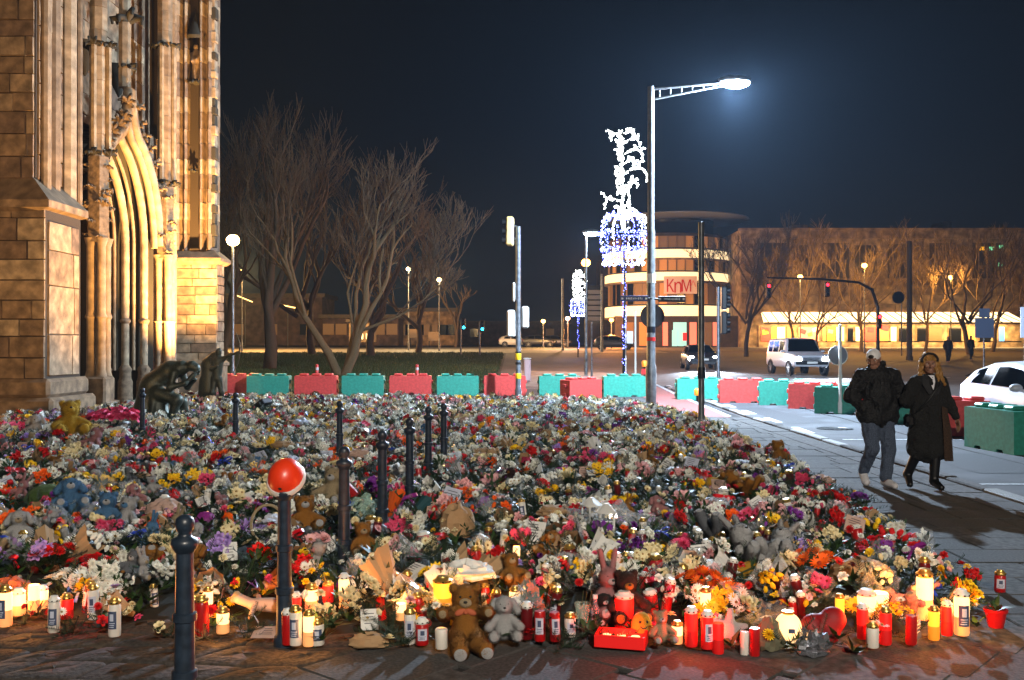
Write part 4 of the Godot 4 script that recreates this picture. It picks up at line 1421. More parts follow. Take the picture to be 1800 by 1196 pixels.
# ---- the light garlands: wire trees covered with small bulbs ----
func garland(label: String, base: Vector3, h: float, seed: int, rich: float) -> void:
	rng.seed = seed
	var t := thing("light_garland", label, "Christmas lights", base, 0.0, "light garlands on poles")
	var white := []
	var blue := []
	var wire := Geo.new()
	var line := func(pts: Array, to: Array, n: int, jit: float) -> void:
		wire.tube(pts, radii_for(pts, 0.018), 4)
		for k in n:
			var f := rng.randf() * (pts.size() - 1)
			var q := int(f)
			var p: Vector3 = pts[q].lerp(pts[mini(q + 1, pts.size() - 1)], f - q)
			to.append(xf(p + Vector3(R(-jit, jit), R(-jit, jit), R(-jit, jit)), Vector3.ZERO, Vector3.ONE * R(0.8, 1.25)))
	var stem := [Vector3.ZERO, Vector3(0.05, h * 0.4, 0), Vector3(-0.02, h * 0.7, 0), Vector3(-0.12, h, 0)]
	wire.tube([Vector3.ZERO, stem[1], stem[2]], [0.06, 0.05, 0.03], 6)
	line.call([Vector3(0, h * 0.62, 0), stem[2], stem[3]], white, int(420 * rich), 0.07)
	for k in 17:
		var f := 0.66 + 0.34 * (k + R(-0.4, 0.4)) / 16.5
		var s := -1.0 if k % 2 else 1.0
		var o := Vector3(0, h * f, 0)
		var l := R(0.03, 0.068) * h
		if k in [4, 8]: l = h * 0.095
		var az := R(-1.3, 1.3)
		var out := Vector3(s * cos(az), 0, sin(az))
		var curl := [o, o + out * l * 0.5 + Vector3.UP * l * 0.30, o + out * l + Vector3.UP * l * 0.36, o + out * l * 1.3 + Vector3.UP * l * 0.10, o + out * l * 1.25 - Vector3.UP * l * 0.22]
		line.call(curl, white, int((90 if l > h * 0.08 else 44) * rich), 0.035)
		for q in 3:
			var b := o + out * l * R(0.35, 1.15) + Vector3.UP * l * 0.3
			var tip := b + Vector3(R(-0.5, 0.5) + s * 0.3, R(0.1, 0.8), R(-0.5, 0.5)) * l * 0.62
			line.call([b, b.lerp(tip, 0.6) + Vector3(0, l * 0.12, 0), tip], white, int(18 * rich), 0.03)
	# the bowl of blue lights below
	for k in 13:
		var a := TAU * k / 13.0
		var o := Vector3(cos(a), 0, sin(a))
		var arc := [Vector3(0, h * 0.655, 0), o * h * 0.06 + Vector3.UP * h * 0.68, o * h * 0.084 + Vector3.UP * h * 0.645, o * h * 0.088 + Vector3.UP * h * 0.55, o * h * 0.07 + Vector3.UP * h * 0.475]
		line.call(arc, blue if k % 3 else white, int(80 * rich), 0.04)
	for y in [0.60, 0.54, 0.485]:
		var hoop := []
		for k in 17: hoop.append(Vector3(cos(TAU * k / 16.0) * h * (y * 0.16), h * y, sin(TAU * k / 16.0) * h * (y * 0.16)))
		line.call(hoop, white if y == 0.485 else blue, int(150 * rich), 0.05)
	line.call([Vector3(0.03, 0.6, 0), Vector3(0.03, h * 0.66, 0)], blue, int(150 * rich), 0.07)
	part(t, "wire_frame", wire.mesh(), M.dark_metal)
	var bulb := Geo.new()
	bulb.ball(xf(Vector3.ZERO, Vector3.ZERO, Vector3.ONE * 0.021), 4, 3)
	var bm := bulb.mesh()
	many(t, "white_bulbs", bm, white, [], M.bulb_white)
	many(t, "blue_bulbs", bm, blue, [], M.bulb_blue)
	lamp(t, Vector3(0.0, h * 0.84, 1.2), Color(0.86, 0.92, 1.0), 9.0 * rich, 0.5)
	lamp(t, Vector3(0.0, h * 0.56, 1.4), Color(0.25, 0.35, 1.0), 10.0 * rich, 0.5)


func street_materials() -> void:
	mat("helmet_red", Color(0.88, 0.22, 0.08), 0.34)
	M.helmet_red.clearcoat_enabled = true
	M.helmet_red.clearcoat = 0.3
	mat("sign_pale", Color(0.70, 0.72, 0.78), 0.5)
	mat("sign_grey_blue", Color(0.36, 0.40, 0.50), 0.5)
	mat("cabinet_pink", Color(0.74, 0.62, 0.62), 0.6)
	glow("bulb_white", Color(0.97, 0.99, 0.96), 16.0)
	glow("bulb_blue", Color(0.40, 0.44, 1.0), 14.0)


func street() -> void:
	street_materials()
	lamps()
	barriers()
	bollards()
	posts()
	garland("tall garland of white curls over a bowl of blue lights next to the lamp pole", Vector3(196.0 * 38.0 / F, 0, -38), 9.85, 501, 1.0)
	garland("smaller light garland far down the street behind the orange lamp", Vector3(116.0 * 76.0 / F, gy(76), -76), 6.6, 502, 0.55)
	rng.seed = 77


# ---- buildings ----
func town_materials() -> void:
	var n1: Texture2D = M.n2
	grained("mall_stone", Color(0.66, 0.56, 0.43), 0.85, n1, 0.06)
	grained("mall_stone_b", Color(0.60, 0.50, 0.38), 0.85, n1, 0.06)
	grained("mall_dark", Color(0.24, 0.18, 0.13), 0.6, n1, 0.1)
	grained("tower_wall", Color(0.33, 0.26, 0.24), 0.9, n1, 0.05)
	mat("window_dark", Color(0.05, 0.055, 0.065), 0.12)
	glow("lit_band", Color(1.0, 0.88, 0.66), 1.3)
	glow("lit_window_amber", Color(0.66, 0.47, 0.26), 0.30)
	glow("lit_window_dim", Color(0.40, 0.30, 0.18), 0.30)
	glow("lit_window_white", Color(1.0, 0.90, 0.66), 1.1)
	glow("lit_window_cold", Color(0.55, 0.85, 0.88), 0.7)
	glow("lit_sign_red", Color(0.92, 0.12, 0.14), 1.2)
	glow("lit_poster_red", Color(0.85, 0.22, 0.18), 0.75)
	glow("lit_poster_yellow", Color(1.0, 0.72, 0.16), 1.1)
	glow("lit_poster_pink", Color(0.95, 0.50, 0.42), 0.75)
	glow("lit_awning", Color(1.0, 0.88, 0.64), 3.2)
	mat("canvas_white", Color(0.80, 0.74, 0.75), 0.8)
	mat("canvas_red", Color(0.66, 0.10, 0.12), 0.8)
	mat("canvas_pink", Color(0.80, 0.50, 0.52), 0.8)
	glow("lit_green", Color(0.45, 0.85, 0.62), 1.2)
	glow("lit_blue", Color(0.25, 0.55, 0.95), 1.0)
	mat("awning_frame", Color(0.42, 0.33, 0.20), 0.5)


func slab_box(p: Node3D, called: String, x0: float, x1: float, y0: float, y1: float, z: float, depth: float, m: Material) -> void:
	var g := Geo.new()
	g.box(xf(Vector3((x0 + x1) * 0.5, (y0 + y1) * 0.5, z - depth * 0.5)), Vector3(x1 - x0, y1 - y0, depth))
	part(p, called, g.mesh(), m)


func buildings() -> void:
	town_materials()
	var G := 1.36
	# the long mall
	var d := 110.0
	var k := d / F
	var mall := thing("mall_building", "long sandstone mall building with a glowing glass awning and bare trees in front", "building", Vector3(0, 0, 0))
	var X := func(px: float) -> float: return (px - 900.0) * k
	var Y := func(py: float) -> float: return 1.7 + (605.0 - py) * k
	slab_box(mall, "wall", X.call(1303), X.call(2250), G - 0.1, Y.call(403), -d - 0.35, 14.0, M.mall_stone)
	# facade stones in big courses, joints left open
	var holes := [[1338, 1382, 430, 488], [1448, 1492, 430, 486], [1566, 1602, 432, 486], [1400, 1432, 434, 484], [1508, 1540, 434, 476], [1640, 1680, 430, 486], [1716, 1760, 430, 486]]
	var py := 403.0
	while py < 550.0:
		var px := 1303.0
		var step := 16.5
		while px < 1830.0:
			var w := 34.0
			var bad := false
			for q in holes:
				if px + w > q[0] and px < q[1] and py + step > q[2] and py < q[3]: bad = true
			if not bad:
				var g := Geo.new()
				g.box(Transform3D(), Vector3(w * k - 0.03, step * k - 0.03, 0.3), 0.02)
				part(mall, "panel", g.mesh(), M.mall_stone if rng.randf() < 0.6 else M.mall_stone_b, xf(Vector3(X.call(px + w * 0.5), Y.call(py + step * 0.5), -d - 0.2 + R(-0.015, 0.015))))
			px += w
		py += step
	for q in holes:
		slab_box(mall, "recess", X.call(q[0]) - 0.2, X.call(q[1]) + 0.2, Y.call(q[3]) - 0.2, Y.call(q[2]) + 0.2, -d - 0.33, 0.2, M.mall_dark)
		for j in 3:
			slab_box(mall, "mullion", X.call(q[0] + (q[1] - q[0]) * (j + 0.5) / 3.0) - 0.06, X.call(q[0] + (q[1] - q[0]) * (j + 0.5) / 3.0) + 0.06, Y.call(q[3]) - 0.2, Y.call(q[2]) + 0.2, -d - 0.24, 0.1, M.mall_stone_b)
	slab_box(mall, "cornice", X.call(1300), X.call(2250), Y.call(405), Y.call(401), -d + 0.15, 0.8, M.mall_stone_b)
	for q in [[1420, 1450, 1.2], [1560, 1610, 0.8], [1700, 1716, 1.6]]:
		slab_box(mall, "roof_plant", X.call(q[0]), X.call(q[1]), Y.call(403), Y.call(403) + q[2], -d - 6.0, 3.0, M.mall_dark)
	# the awning: a slanting glass roof lit from inside, with ribs
	var aw := Geo.new()
	var a0 := Vector3(X.call(1338), Y.call(549), -d + 0.1)
	var a1 := Vector3(X.call(1772), Y.call(549), -d + 0.1)
	var b0 := Vector3(X.call(1334), Y.call(569), -d + 2.3)
	var b1 := Vector3(X.call(1790), Y.call(569), -d + 2.3)
	aw.quad(b0, b1, a1, a0)
	aw.quad(a0 - Vector3(0, 0.07, 0), a1 - Vector3(0, 0.07, 0), b1 - Vector3(0, 0.07, 0), b0 - Vector3(0, 0.07, 0))
	part(mall, "awning_light", aw.mesh(), M.lit_awning)
	for j in 27:
		var t := j / 26.0
		var g := Geo.new()
		g.tube([a0.lerp(a1, t) + Vector3(0, 0.05, 0), b0.lerp(b1, minf(1.0, t + 0.018)) + Vector3(0, 0.05, 0)], [0.05, 0.05], 5)
		part(mall, "awning_rib", g.mesh(), M.awning_frame)
	var gut := Geo.new()
	gut.tube([b0, b1], [0.11, 0.11], 6)
	part(mall, "gutter", gut.mesh(), M.awning_frame)
	# shop fronts under the awning
	var fronts := [[1338, 1356, "lit_poster_red"], [1356, 1364, "lit_poster_yellow"], [1366, 1380, "lit_window_white"], [1384, 1398, "lit_window_amber"], [1404, 1440, "lit_poster_pink"], [1446, 1452, "lit_window_amber"], [1454, 1468, "lit_poster_yellow"], [1470, 1484, "lit_window_white"], [1490, 1500, "window_dark"], [1504, 1514, "lit_window_white"], [1520, 1540, "lit_poster_red"], [1546, 1562, "lit_window_amber"], [1566, 1576, "lit_window_white"], [1580, 1596, "window_dark"], [1612, 1628, "window_dark"], [1634, 1656, "lit_window_dim"], [1668, 1690, "window_dark"], [1700, 1716, "lit_window_amber"], [1722, 1742, "window_dark"], [1756, 1766, "lit_blue"]]
	slab_box(mall, "shop_wall", X.call(1334), X.call(1810), G - 0.05, Y.call(572), -d - 0.05, 0.3, M.mall_stone)
	for q in fronts:
		slab_box(mall, "shop_window", X.call(q[0]), X.call(q[1]), Y.call(600), Y.call(575), -d + 0.02, 0.12, M[q[2]])
		slab_box(mall, "frame", X.call(q[0]) - 0.06, X.call(q[1]) + 0.06, Y.call(575), Y.call(574), -d + 0.06, 0.16, M.awning_frame)
		slab_box(mall, "frame", X.call(q[0]) - 0.06, X.call(q[0]), Y.call(600), Y.call(575), -d + 0.06, 0.16, M.awning_frame)
	for q in [[1345, 584, 0.5, "lit_poster_yellow"], [1348, 580, 0.35, "lit_sign_red"], [1412, 583, 0.5, "lit_sign_red"], [1424, 588, 0.4, "lit_poster_yellow"], [1432, 580, 0.4, "lit_window_white"], [1460, 583, 0.45, "lit_poster_pink"], [1531, 580, 0.5, "lit_sign_red"], [1556, 577, 0.6, "lit_sign_red"]]:
		var g := Geo.new()
		g.box(xf(Vector3(X.call(q[0]), Y.call(q[1]), -d + 0.05), Vector3(0, 0, R(-0.4, 0.4))), Vector3(q[2] * 1.3, q[2], 0.04), 0.01)
		part(mall, "poster_sign", g.mesh(), M[q[3]])
	for px in range(1350, 1790, 44):
		slab_box(mall, "railing", X.call(px), X.call(px + 30), Y.call(602), Y.call(600), -d + 2.5, 0.05, M.mall_dark)
	# pale wall lights seen high up on the mall
	for q in [[1727, 437, "lit_poster_yellow"], [1760, 434, "lit_green"], [1759, 465, "lit_green"], [1726, 470, "lit_window_dim"], [1744, 437, "lit_green"]]:
		slab_box(mall, "lit_pane", X.call(q[0]) - 0.25, X.call(q[0]) + 0.25, Y.call(q[1] + 3), Y.call(q[1] - 3), -d + 0.06, 0.1, M[q[2]])
	# light of the awning on the forecourt
	var al := AreaLight3D.new()
	al.name = "awning_area_light"
	al.area_size = Vector2(28.0, 1.6)
	al.area_normalize_energy = true
	al.light_energy = 500.0
	al.light_color = Color(1.0, 0.80, 0.50)
	al.shadow_enabled = true
	mall.add_child(al)
	al.position = Vector3(X.call(1560), Y.call(573), -d + 1.5)
	al.rotation = Vector3(-PI * 0.5 + 0.3, 0, 0)
	# the round corner building
	var d2 := 112.0
	var k2 := d2 / F
	var c := Vector3((1190.0 - 900.0) * k2, 0, -d2 - 7.2)
	var cor := thing("corner_building", "round glass corner building with three glowing bands and a thin disc roof", "building", Vector3(c.x, G, c.z))
	var r := 7.3
	var YY := func(p2: float) -> float: return 1.7 + (605.0 - p2) * (d2) / F - G
	var drum := Geo.new()
	drum.lathe(Transform3D(), PackedVector2Array([Vector2(r - 0.6, -0.1), Vector2(r - 0.6, YY.call(408)), Vector2(0, YY.call(408))]), 48, true)
	part(cor, "drum", drum.mesh(), M.mall_dark)
	for q in [[446, 438, 453], [485, 478, 493], [545, 537, 556]]:
		var g := Geo.new()
		g.lathe(Transform3D(), PackedVector2Array([Vector2(r, YY.call(q[2])), Vector2(r + 0.12, YY.call(q[2]) + 0.05), Vector2(r + 0.12, YY.call(q[1]) - 0.05), Vector2(r, YY.call(q[1])), Vector2(r - 0.6, YY.call(q[1]))]), 48, true)
		part(cor, "lit_band", g.mesh(), M.lit_band)
		var fl := Geo.new()
		fl.lathe(Transform3D(), PackedVector2Array([Vector2(r - 0.6, YY.call(q[2]) - 0.02), Vector2(r + 0.2, YY.call(q[2]) - 0.02), Vector2(r + 0.2, YY.call(q[2]) - 0.22), Vector2(r - 0.6, YY.call(q[2]) - 0.22)]), 48, true)
		part(cor, "floor_edge", fl.mesh(), M.mall_stone)
	var levels := [[434, 414], [475, 456], [534, 497]]
	for lv in levels.size():
		for j in 22:
			var a := PI * (j + 0.5) / 22.0
			var mid := Vector3(cos(a), 0, sin(a)) * (r - 0.35)
			var h: float = YY.call(levels[lv][1]) - YY.call(levels[lv][0])
			var g := Geo.new()
			g.box(Transform3D(), Vector3(0.86, h, 0.06))
			part(cor, "window", g.mesh(), [M.lit_window_amber, M.lit_window_dim, M.window_dark, M.lit_window_amber, M.lit_window_dim][rng.randi() % 5], Transform3D(Basis(Vector3.UP, PI * 0.5 - a), mid + Vector3.UP * (YY.call(levels[lv][0]) + h * 0.5)))
			g = Geo.new()
			g.box(Transform3D(), Vector3(0.09, h, 0.16))
			part(cor, "mullion", g.mesh(), M.awning_frame, Transform3D(Basis(Vector3.UP, PI * 0.5 - a), Vector3(cos(a + 0.071), 0, sin(a + 0.071)) * (r - 0.32) + Vector3.UP * (YY.call(levels[lv][0]) + h * 0.5)))
	var roof := Geo.new()
	roof.lathe(xf(Vector3(1.2, 0, 0.6)), PackedVector2Array([Vector2(0, YY.call(379)), Vector2(7.4, YY.call(377)), Vector2(8.3, YY.call(375.6)), Vector2(8.3, YY.call(374.4)), Vector2(0, YY.call(373))]), 48)
	part(cor, "disc_roof", roof.mesh(), M.sign_back)
	var up := Geo.new()
	up.lathe(xf(Vector3(1.2, 0, 0.6)), PackedVector2Array([Vector2(4.2, YY.call(408)), Vector2(4.2, YY.call(379))]), 48)
	part(cor, "attic", up.mesh(), M.window_dark)
	# entrance and the poster with red capitals
	slab_box(cor, "entrance_wall", -7.0, 7.0, 0.0, YY.call(556), r + 0.4, 1.0, M.mall_dark)
	for q in [[1163, 1172, "lit_poster_pink"], [1182, 1206, "lit_window_cold"], [1212, 1224, "lit_poster_pink"], [1235, 1252, "lit_window_dim"], [1254, 1266, "lit_poster_pink"], [1090, 1110, "lit_window_dim"], [1120, 1140, "lit_window_amber"]]:
		slab_box(cor, "shop_window", (q[0] - 1190) * 0.0615, (q[1] - 1190) * 0.0615, 0.15, YY.call(567), r + 0.52, 0.1, M[q[2]])
	slab_box(cor, "door", (1199 - 1190) * 0.0615, (1206 - 1190) * 0.0615, 0.7, 1.6, r + 0.58, 0.06, M.lit_sign_red)
	for s in [-0.35, 0.35]:
		slab_box(cor, "door", s - 0.3, s + 0.3, 0.1, 1.9, r + 0.56, 0.06, M.lit_window_cold)
	var pb := Vector3((1194 - 1190) * 0.0615, YY.call(502), r + 0.9)
	slab_box(cor, "banner", pb.x - 1.85, pb.x + 1.85, pb.y - 0.98, pb.y + 0.98, pb.z, 0.08, M.canvas_white)
	var chars := [["K", -1.2, "canvas_red", 1.45], ["n", -0.28, "canvas_red", 1.6], ["M", 0.66, "canvas_red", 1.35], ["^", 1.40, "canvas_pink", 1.2]]
	for q in chars:
		words(cor, "red_lettering", q[0], xf(pb + Vector3(q[1], -0.1, 0.02), Vector3.ZERO, Vector3(0.85, 1.0, 1.0)), q[3], M[q[2]])
	# plain tower block and low houses behind
	var tw := thing("tower_block", "plain dark brown tower block between the orange lamp and the corner building", "building", Vector3(0, 0, 0))
	slab_box(tw, "wall", (1056.0 - 900.0) * 160.0 / F, (1082.0 - 900.0) * 160.0 / F, 0.0, 1.7 + (605.0 - 455.0) * 160.0 / F, -160.0, 8.0, M.tower_wall)
	for j in 8:
		slab_box(tw, "window", (1060.0 - 900.0) * 160.0 / F, (1079.0 - 900.0) * 160.0 / F, 5.0 + j * 1.35, 5.6 + j * 1.35, -159.9, 0.2, M.mall_dark)
	var pv := thing("glass_pavilion", "pale grey slatted pavilion low behind the slender lamp", "building", Vector3(0, 0, 0))
	for j in 6:
		slab_box(pv, "louvre", (1034.0 - 900.0) * 140.0 / F, (1057.0 - 900.0) * 140.0 / F, 5.0 + j * 0.75, 5.55 + j * 0.75, -140.0, 0.5, M.sign_back)
	slab_box(pv, "wall", (1034.0 - 900.0) * 140.0 / F, (1057.0 - 900.0) * 140.0 / F, 1.0, 10.0, -140.6, 4.0, M.window_dark)
	# low dark houses behind the park
	var i := 0
	for q in [[330, 566, 523, 130, "low dark building behind the big tree beside the church"], [566, 700, 560, 128, "low brown building behind the forked tree with a few lit panes"], [700, 800, 548, 134, "low pale building behind the small tree by the far road"], [800, 1000, 570, 170, "row of low dark roofs far down the street"]]:
		var kd: float = q[3] / F
		var t := thing("low_building", q[4], "building", Vector3(0, 0, 0), 0.0, "low buildings behind the park")
		var top: float = 1.7 + (605.0 - q[2]) * kd
		slab_box(t, "wall", (q[0] - 900.0) * kd, (q[1] - 900.0) * kd, 1.5, top, -q[3], 9.0, M.tower_wall if i != 2 else M.mall_stone_b)
		slab_box(t, "roof", (q[0] - 900.0) * kd - 0.4, (q[1] - 900.0) * kd + 0.4, top, top + 0.5, -q[3] + 0.4, 9.8, M.mall_dark)
		for j in [4, 6, 7, 3][i]:
			var x: float = (q[0] - 900.0) * kd + (j + 0.5) * (q[1] - q[0]) * kd / [4, 6, 7, 3][i]
			slab_box(t, "window", x - 0.7, x + 0.7, 2.9, 4.3, -q[3] + 0.06, 0.2, [M.window_dark, M.lit_window_dim, M.lit_window_dim, M.window_dark][(j + i) % 4])
		i += 1
	for q in [[430, 520, 1.6, "thin lit tube lamp over the far road beside the church"], [505, 533, 3.0, "long thin lit tube lamp behind the big tree"]]:
		var p := seen(q[0], q[1], 104)
		var t := thing("tube_lamp", q[3], "street lamp", Vector3(p.x, 1.36, p.z))
		var g := Geo.new()
		g.tube([Vector3(-q[2] * 0.5, p.y - 1.36, 0), Vector3(q[2] * 0.5, p.y - 2.02, 0)], [0.06, 0.06], 6)
		part(t, "light_tube", g.mesh(), M.lit_window_white)
		g = Geo.new()
		g.tube([Vector3(0, 0, -0.1), Vector3(0, p.y - 2.1, -0.1)], [0.07, 0.05], 6)
		part(t, "post", g.mesh(), M.dark_metal)
	var hs := thing("market_stall", "small brown stall with lit panes between the legs of the forked tree", "stall", Vector3(0, 0, 0))
	slab_box(hs, "wall", -17.2, -14.6, 1.9, 4.0, -105.0, 2.0, M.mall_stone_b)
	slab_box(hs, "roof", -17.5, -14.3, 4.0, 4.3, -104.7, 2.6, M.mall_dark)
	for j in 3: slab_box(hs, "pane", -17.0 + j * 0.8, -16.5 + j * 0.8, 2.2, 2.8, -104.9, 0.1, M.lit_window_white)
	i = 0
	for q in [[650, "thin lamp on the far road showing through the left fork of the tree"], [725, "lit notice board on the far road beside the small tree"], [758, "pale doorway light beyond the small tree"]]:
		var p := seen(q[0], [596, 575, 580][i], 112)
		var t := thing("notice_board", q[1], "lit panel", Vector3(p.x, 1.36, p.z), 0.0, "lit panels on the far road")
		slab_box(t, "lit_pane", -0.35, [0.35, 0.5, 0.8][i], p.y - 2.6, p.y - 1.6, 0.0, 0.08, M.lit_window_dim if i else M.lit_window_white)
		slab_box(t, "post", -0.3, -0.2, 0.0, p.y - 1.7, -0.1, 0.08, M.dark_metal)
		i += 1


# ---- bare trees ----
func grow(trunk: Geo, twigs: Geo, from: Vector3, dir: Vector3, len: float, rad: float, depth: int, spread: float, up: float, minr: float) -> void:
	var pts := [from]
	var rr := [rad]
	var d := dir
	var n := 3
	for k in n:
		d = (d + Vector3(R(-0.24, 0.24), R(-0.14, 0.18) + up * 0.08, R(-0.24, 0.24))).normalized()
		pts.append(pts[k] + d * len / n)
		rr.append(lerpf(rad, rad * 0.66, (k + 1.0) / n))
	if rad > 0.055: trunk.tube(pts, rr, 7 if rad > 0.12 else 5, false)
	else: twigs.tube([pts[0], pts[1], pts[3]], [maxf(rad, minr), maxf(rr[1], minr), maxf(rr[3] * 0.7, minr * 0.7)], 3, false)
	if depth <= 0: return
	var kids := 2 + (1 if rng.randf() < 0.55 else 0) + (1 if depth <= 2 else 0)
	for k in kids:
		var f: float = R(0.45, 1.0) if k else 1.0
		var q := f * n
		var at: Vector3 = pts[int(minf(q, n - 1))].lerp(pts[int(minf(q, n - 1)) + 1], q - minf(floorf(q), n - 1))
		var side := Vector3(R(-1, 1), R(-0.35, 0.6), R(-1, 1)).normalized()
		var nd := (d + side * spread * R(0.6, 1.2) + Vector3.UP * up * 0.25).normalized()
		grow(trunk, twigs, at, nd, len * R(0.62, 0.85), rad * (0.70 if k == 0 else R(0.42, 0.6)), depth - 1, spread, up, minr)


func tree(label: String, at: Vector3, seed: int, limbs: Array, depth: int, spread: float, up: float, group: String, minr: float, bark: Material) -> void:
	rng.seed = seed
	var t := thing("bare_tree", label, "tree", at, 0.0, group)
	var g := Geo.new()
	var w := Geo.new()
	for l in limbs:   # [from, direction, length, radius]
		grow(g, w, l[0], (l[1] as Vector3).normalized(), l[2], l[3], depth, spread, up, minr)
	part(t, "trunk", g.mesh(), bark)
	part(t, "crown", w.mesh(), M.twig)


func trees() -> void:
	var g := "bare trees in the park"
	var p := func(px: float, d: float) -> Vector3: return Vector3((px - 900.0) * d / F, gy(d) - 0.05, -d)
	tree("bare tree with a forked pale trunk in the middle of the lawn", p.call(603, 49.5), 901, [[Vector3(-0.2, 0, 0), Vector3(-0.27, 1.0, 0.05), 3.6, 0.23], [Vector3(0.05, 0, 0), Vector3(0.40, 1.0, -0.05), 3.8, 0.25], [Vector3(0.1, 0.2, -0.1), Vector3(0.1, 1.0, -0.3), 3.2, 0.15], [Vector3(1.0, 2.3, 0), Vector3(1.0, 0.12, 0.0), 2.6, 0.09]], 6, 0.52, 0.5, g, 0.012, M.bark)
	tree("big bare tree with many upright limbs beside the church", p.call(474, 56.0), 902, [[Vector3.ZERO, Vector3(0.0, 1.0, 0), 3.6, 0.40], [Vector3(0, 2.8, 0), Vector3(-0.55, 1.0, 0), 3.6, 0.19], [Vector3(0, 3.0, 0), Vector3(0.5, 1.0, 0.1), 3.7, 0.19], [Vector3(0, 3.4, 0), Vector3(-0.12, 1.0, 0.1), 3.8, 0.17], [Vector3(0, 3.5, 0), Vector3(0.22, 1.0, -0.1), 3.9, 0.19]], 5, 0.40, 0.9, g, 0.013, M.bark_dark)
	tree("leaning bare tree low behind the big one", p.call(549, 82.0), 903, [[Vector3.ZERO, Vector3(-0.35, 1.0, 0), 4.2, 0.36], [Vector3(-1.2, 3.2, 0), Vector3(-0.9, 0.6, 0), 4.0, 0.2], [Vector3(-1.3, 3.6, 0), Vector3(0.5, 0.9, 0), 4.4, 0.22]], 5, 0.6, 0.4, g, 0.018, M.bark_dark)
	tree("broad dark bare tree behind the right limb of the forked one", p.call(652, 78.0), 904, [[Vector3.ZERO, Vector3(0.05, 1.0, 0), 3.4, 0.36], [Vector3(0, 2.6, 0), Vector3(0.7, 1.0, 0), 4.2, 0.2], [Vector3(0, 2.8, 0), Vector3(-0.5, 1.0, 0), 4.2, 0.2]], 5, 0.62, 0.45, g, 0.018, M.bark_dark)
	tree("small spreading bare tree at the end of the lawn near the green signals", p.call(735, 86.0), 905, [[Vector3.ZERO, Vector3(0.0, 1.0, 0), 3.4, 0.30], [Vector3(0, 2.2, 0), Vector3(-0.9, 0.8, 0), 3.6, 0.17], [Vector3(0, 2.6, 0), Vector3(0.6, 1.0, 0), 3.8, 0.18]], 5, 0.62, 0.45, g, 0.018, M.bark_dark)
	tree("thin bare tree whose twigs fade out over the green signals", p.call(800, 116.0), 906, [[Vector3.ZERO, Vector3(0.0, 1.0, 0), 3.6, 0.2], [Vector3(0, 2.6, 0), Vector3(-0.5, 1.0, 0), 3.2, 0.12]], 5, 0.6, 0.4, g, 0.02, M.bark_dark)
	tree("bare tree half hidden by the church pier and the globe lamp", p.call(392, 64.0), 907, [[Vector3.ZERO, Vector3(0.05, 1.0, 0), 3.4, 0.28], [Vector3(0, 2.6, 0), Vector3(0.4, 1.0, 0), 3.6, 0.16], [Vector3(0, 3.0, 0), Vector3(-0.1, 1.0, 0), 4.0, 0.17]], 5, 0.42, 0.8, g, 0.013, M.bark_dark)
	g = "bare trees in front of the mall"
	var i := 0
	for q in [[1312, 78, 0.20, "bare street tree with lit limbs in front of the round corner building"], [1397, 95, 0.17, "slim dark bare tree beside the orange lamp, second along the mall"], [1438, 97, 0.14, "thin light bare tree just past the white off-roader"], [1514, 92, 0.17, "straight dark bare tree beside the curved signal mast"], [1627, 94, 0.16, "bare tree between the dark mast and the orange lamp"], [1704, 84, 0.24, "sturdy bare tree with a forked crown above the two far walkers"], [1745, 92, 0.20, "bare tree behind the grey blue crossing sign"], [1812, 96, 0.2, "bare tree cut off by the edge beside the direction sign"]]:
		tree(q[3], p.call(q[0], q[1]), 920 + i, [[Vector3.ZERO, Vector3(R(-0.05, 0.05), 1.0, 0), 3.0, q[2]], [Vector3(0, 2.6, 0), Vector3(-0.8, 0.75, 0.1), 2.9, q[2] * 0.5], [Vector3(0, 2.7, 0), Vector3(0.8, 0.8, -0.1), 2.9, q[2] * 0.5], [Vector3(0, 3.0, 0), Vector3(0.1, 1.0, 0.4), 2.8, q[2] * 0.5]], 5, 0.55, 0.55, g, 0.018, M.bark_dark)
		i += 1
	rng.seed = 78


# ---- cars ----
# sections along the length: [z, half width, sill, belt, roof, half width at the roof]; z grows towards the front
func car_shell(sec: Array, glass_from: int, glass_to: int) -> Array:
	var body := Geo.new()
	var rows := []
	for s in sec:
		var w: float = s[1]
		var wr: float = s[5]
		var side := [Vector3(w * 0.88, s[2], s[0]), Vector3(w * 0.99, s[2] + 0.10, s[0]), Vector3(w * 1.0, lerpf(s[2], s[3], 0.55), s[0]), Vector3(w * 0.965, s[3], s[0]), Vector3(lerpf(w * 0.95, wr, 0.9), lerpf(s[3], s[4], 0.86), s[0]), Vector3(wr * 0.90, s[4] - 0.015, s[0]), Vector3(wr * 0.5, s[4] + 0.012, s[0]), Vector3(0, s[4] + 0.018, s[0])]
		var full := side.duplicate()
		for k in range(side.size() - 2, -1, -1): full.append(Vector3(-side[k].x, side[k].y, side[k].z))
		rows.append(full)
	body.sheet(rows)
	for e in [0, sec.size() - 1]:
		var r: Array = rows[e]
		var c := Vector3.ZERO
		for q in r: c += q
		c /= r.size()
		for k in r.size() - 1:
			if e == 0: body.tri(c, r[k], r[k + 1])
			else: body.tri(c, r[k + 1], r[k])
		body.tri(c, r[r.size() - 1], r[0])
	return [body, rows]


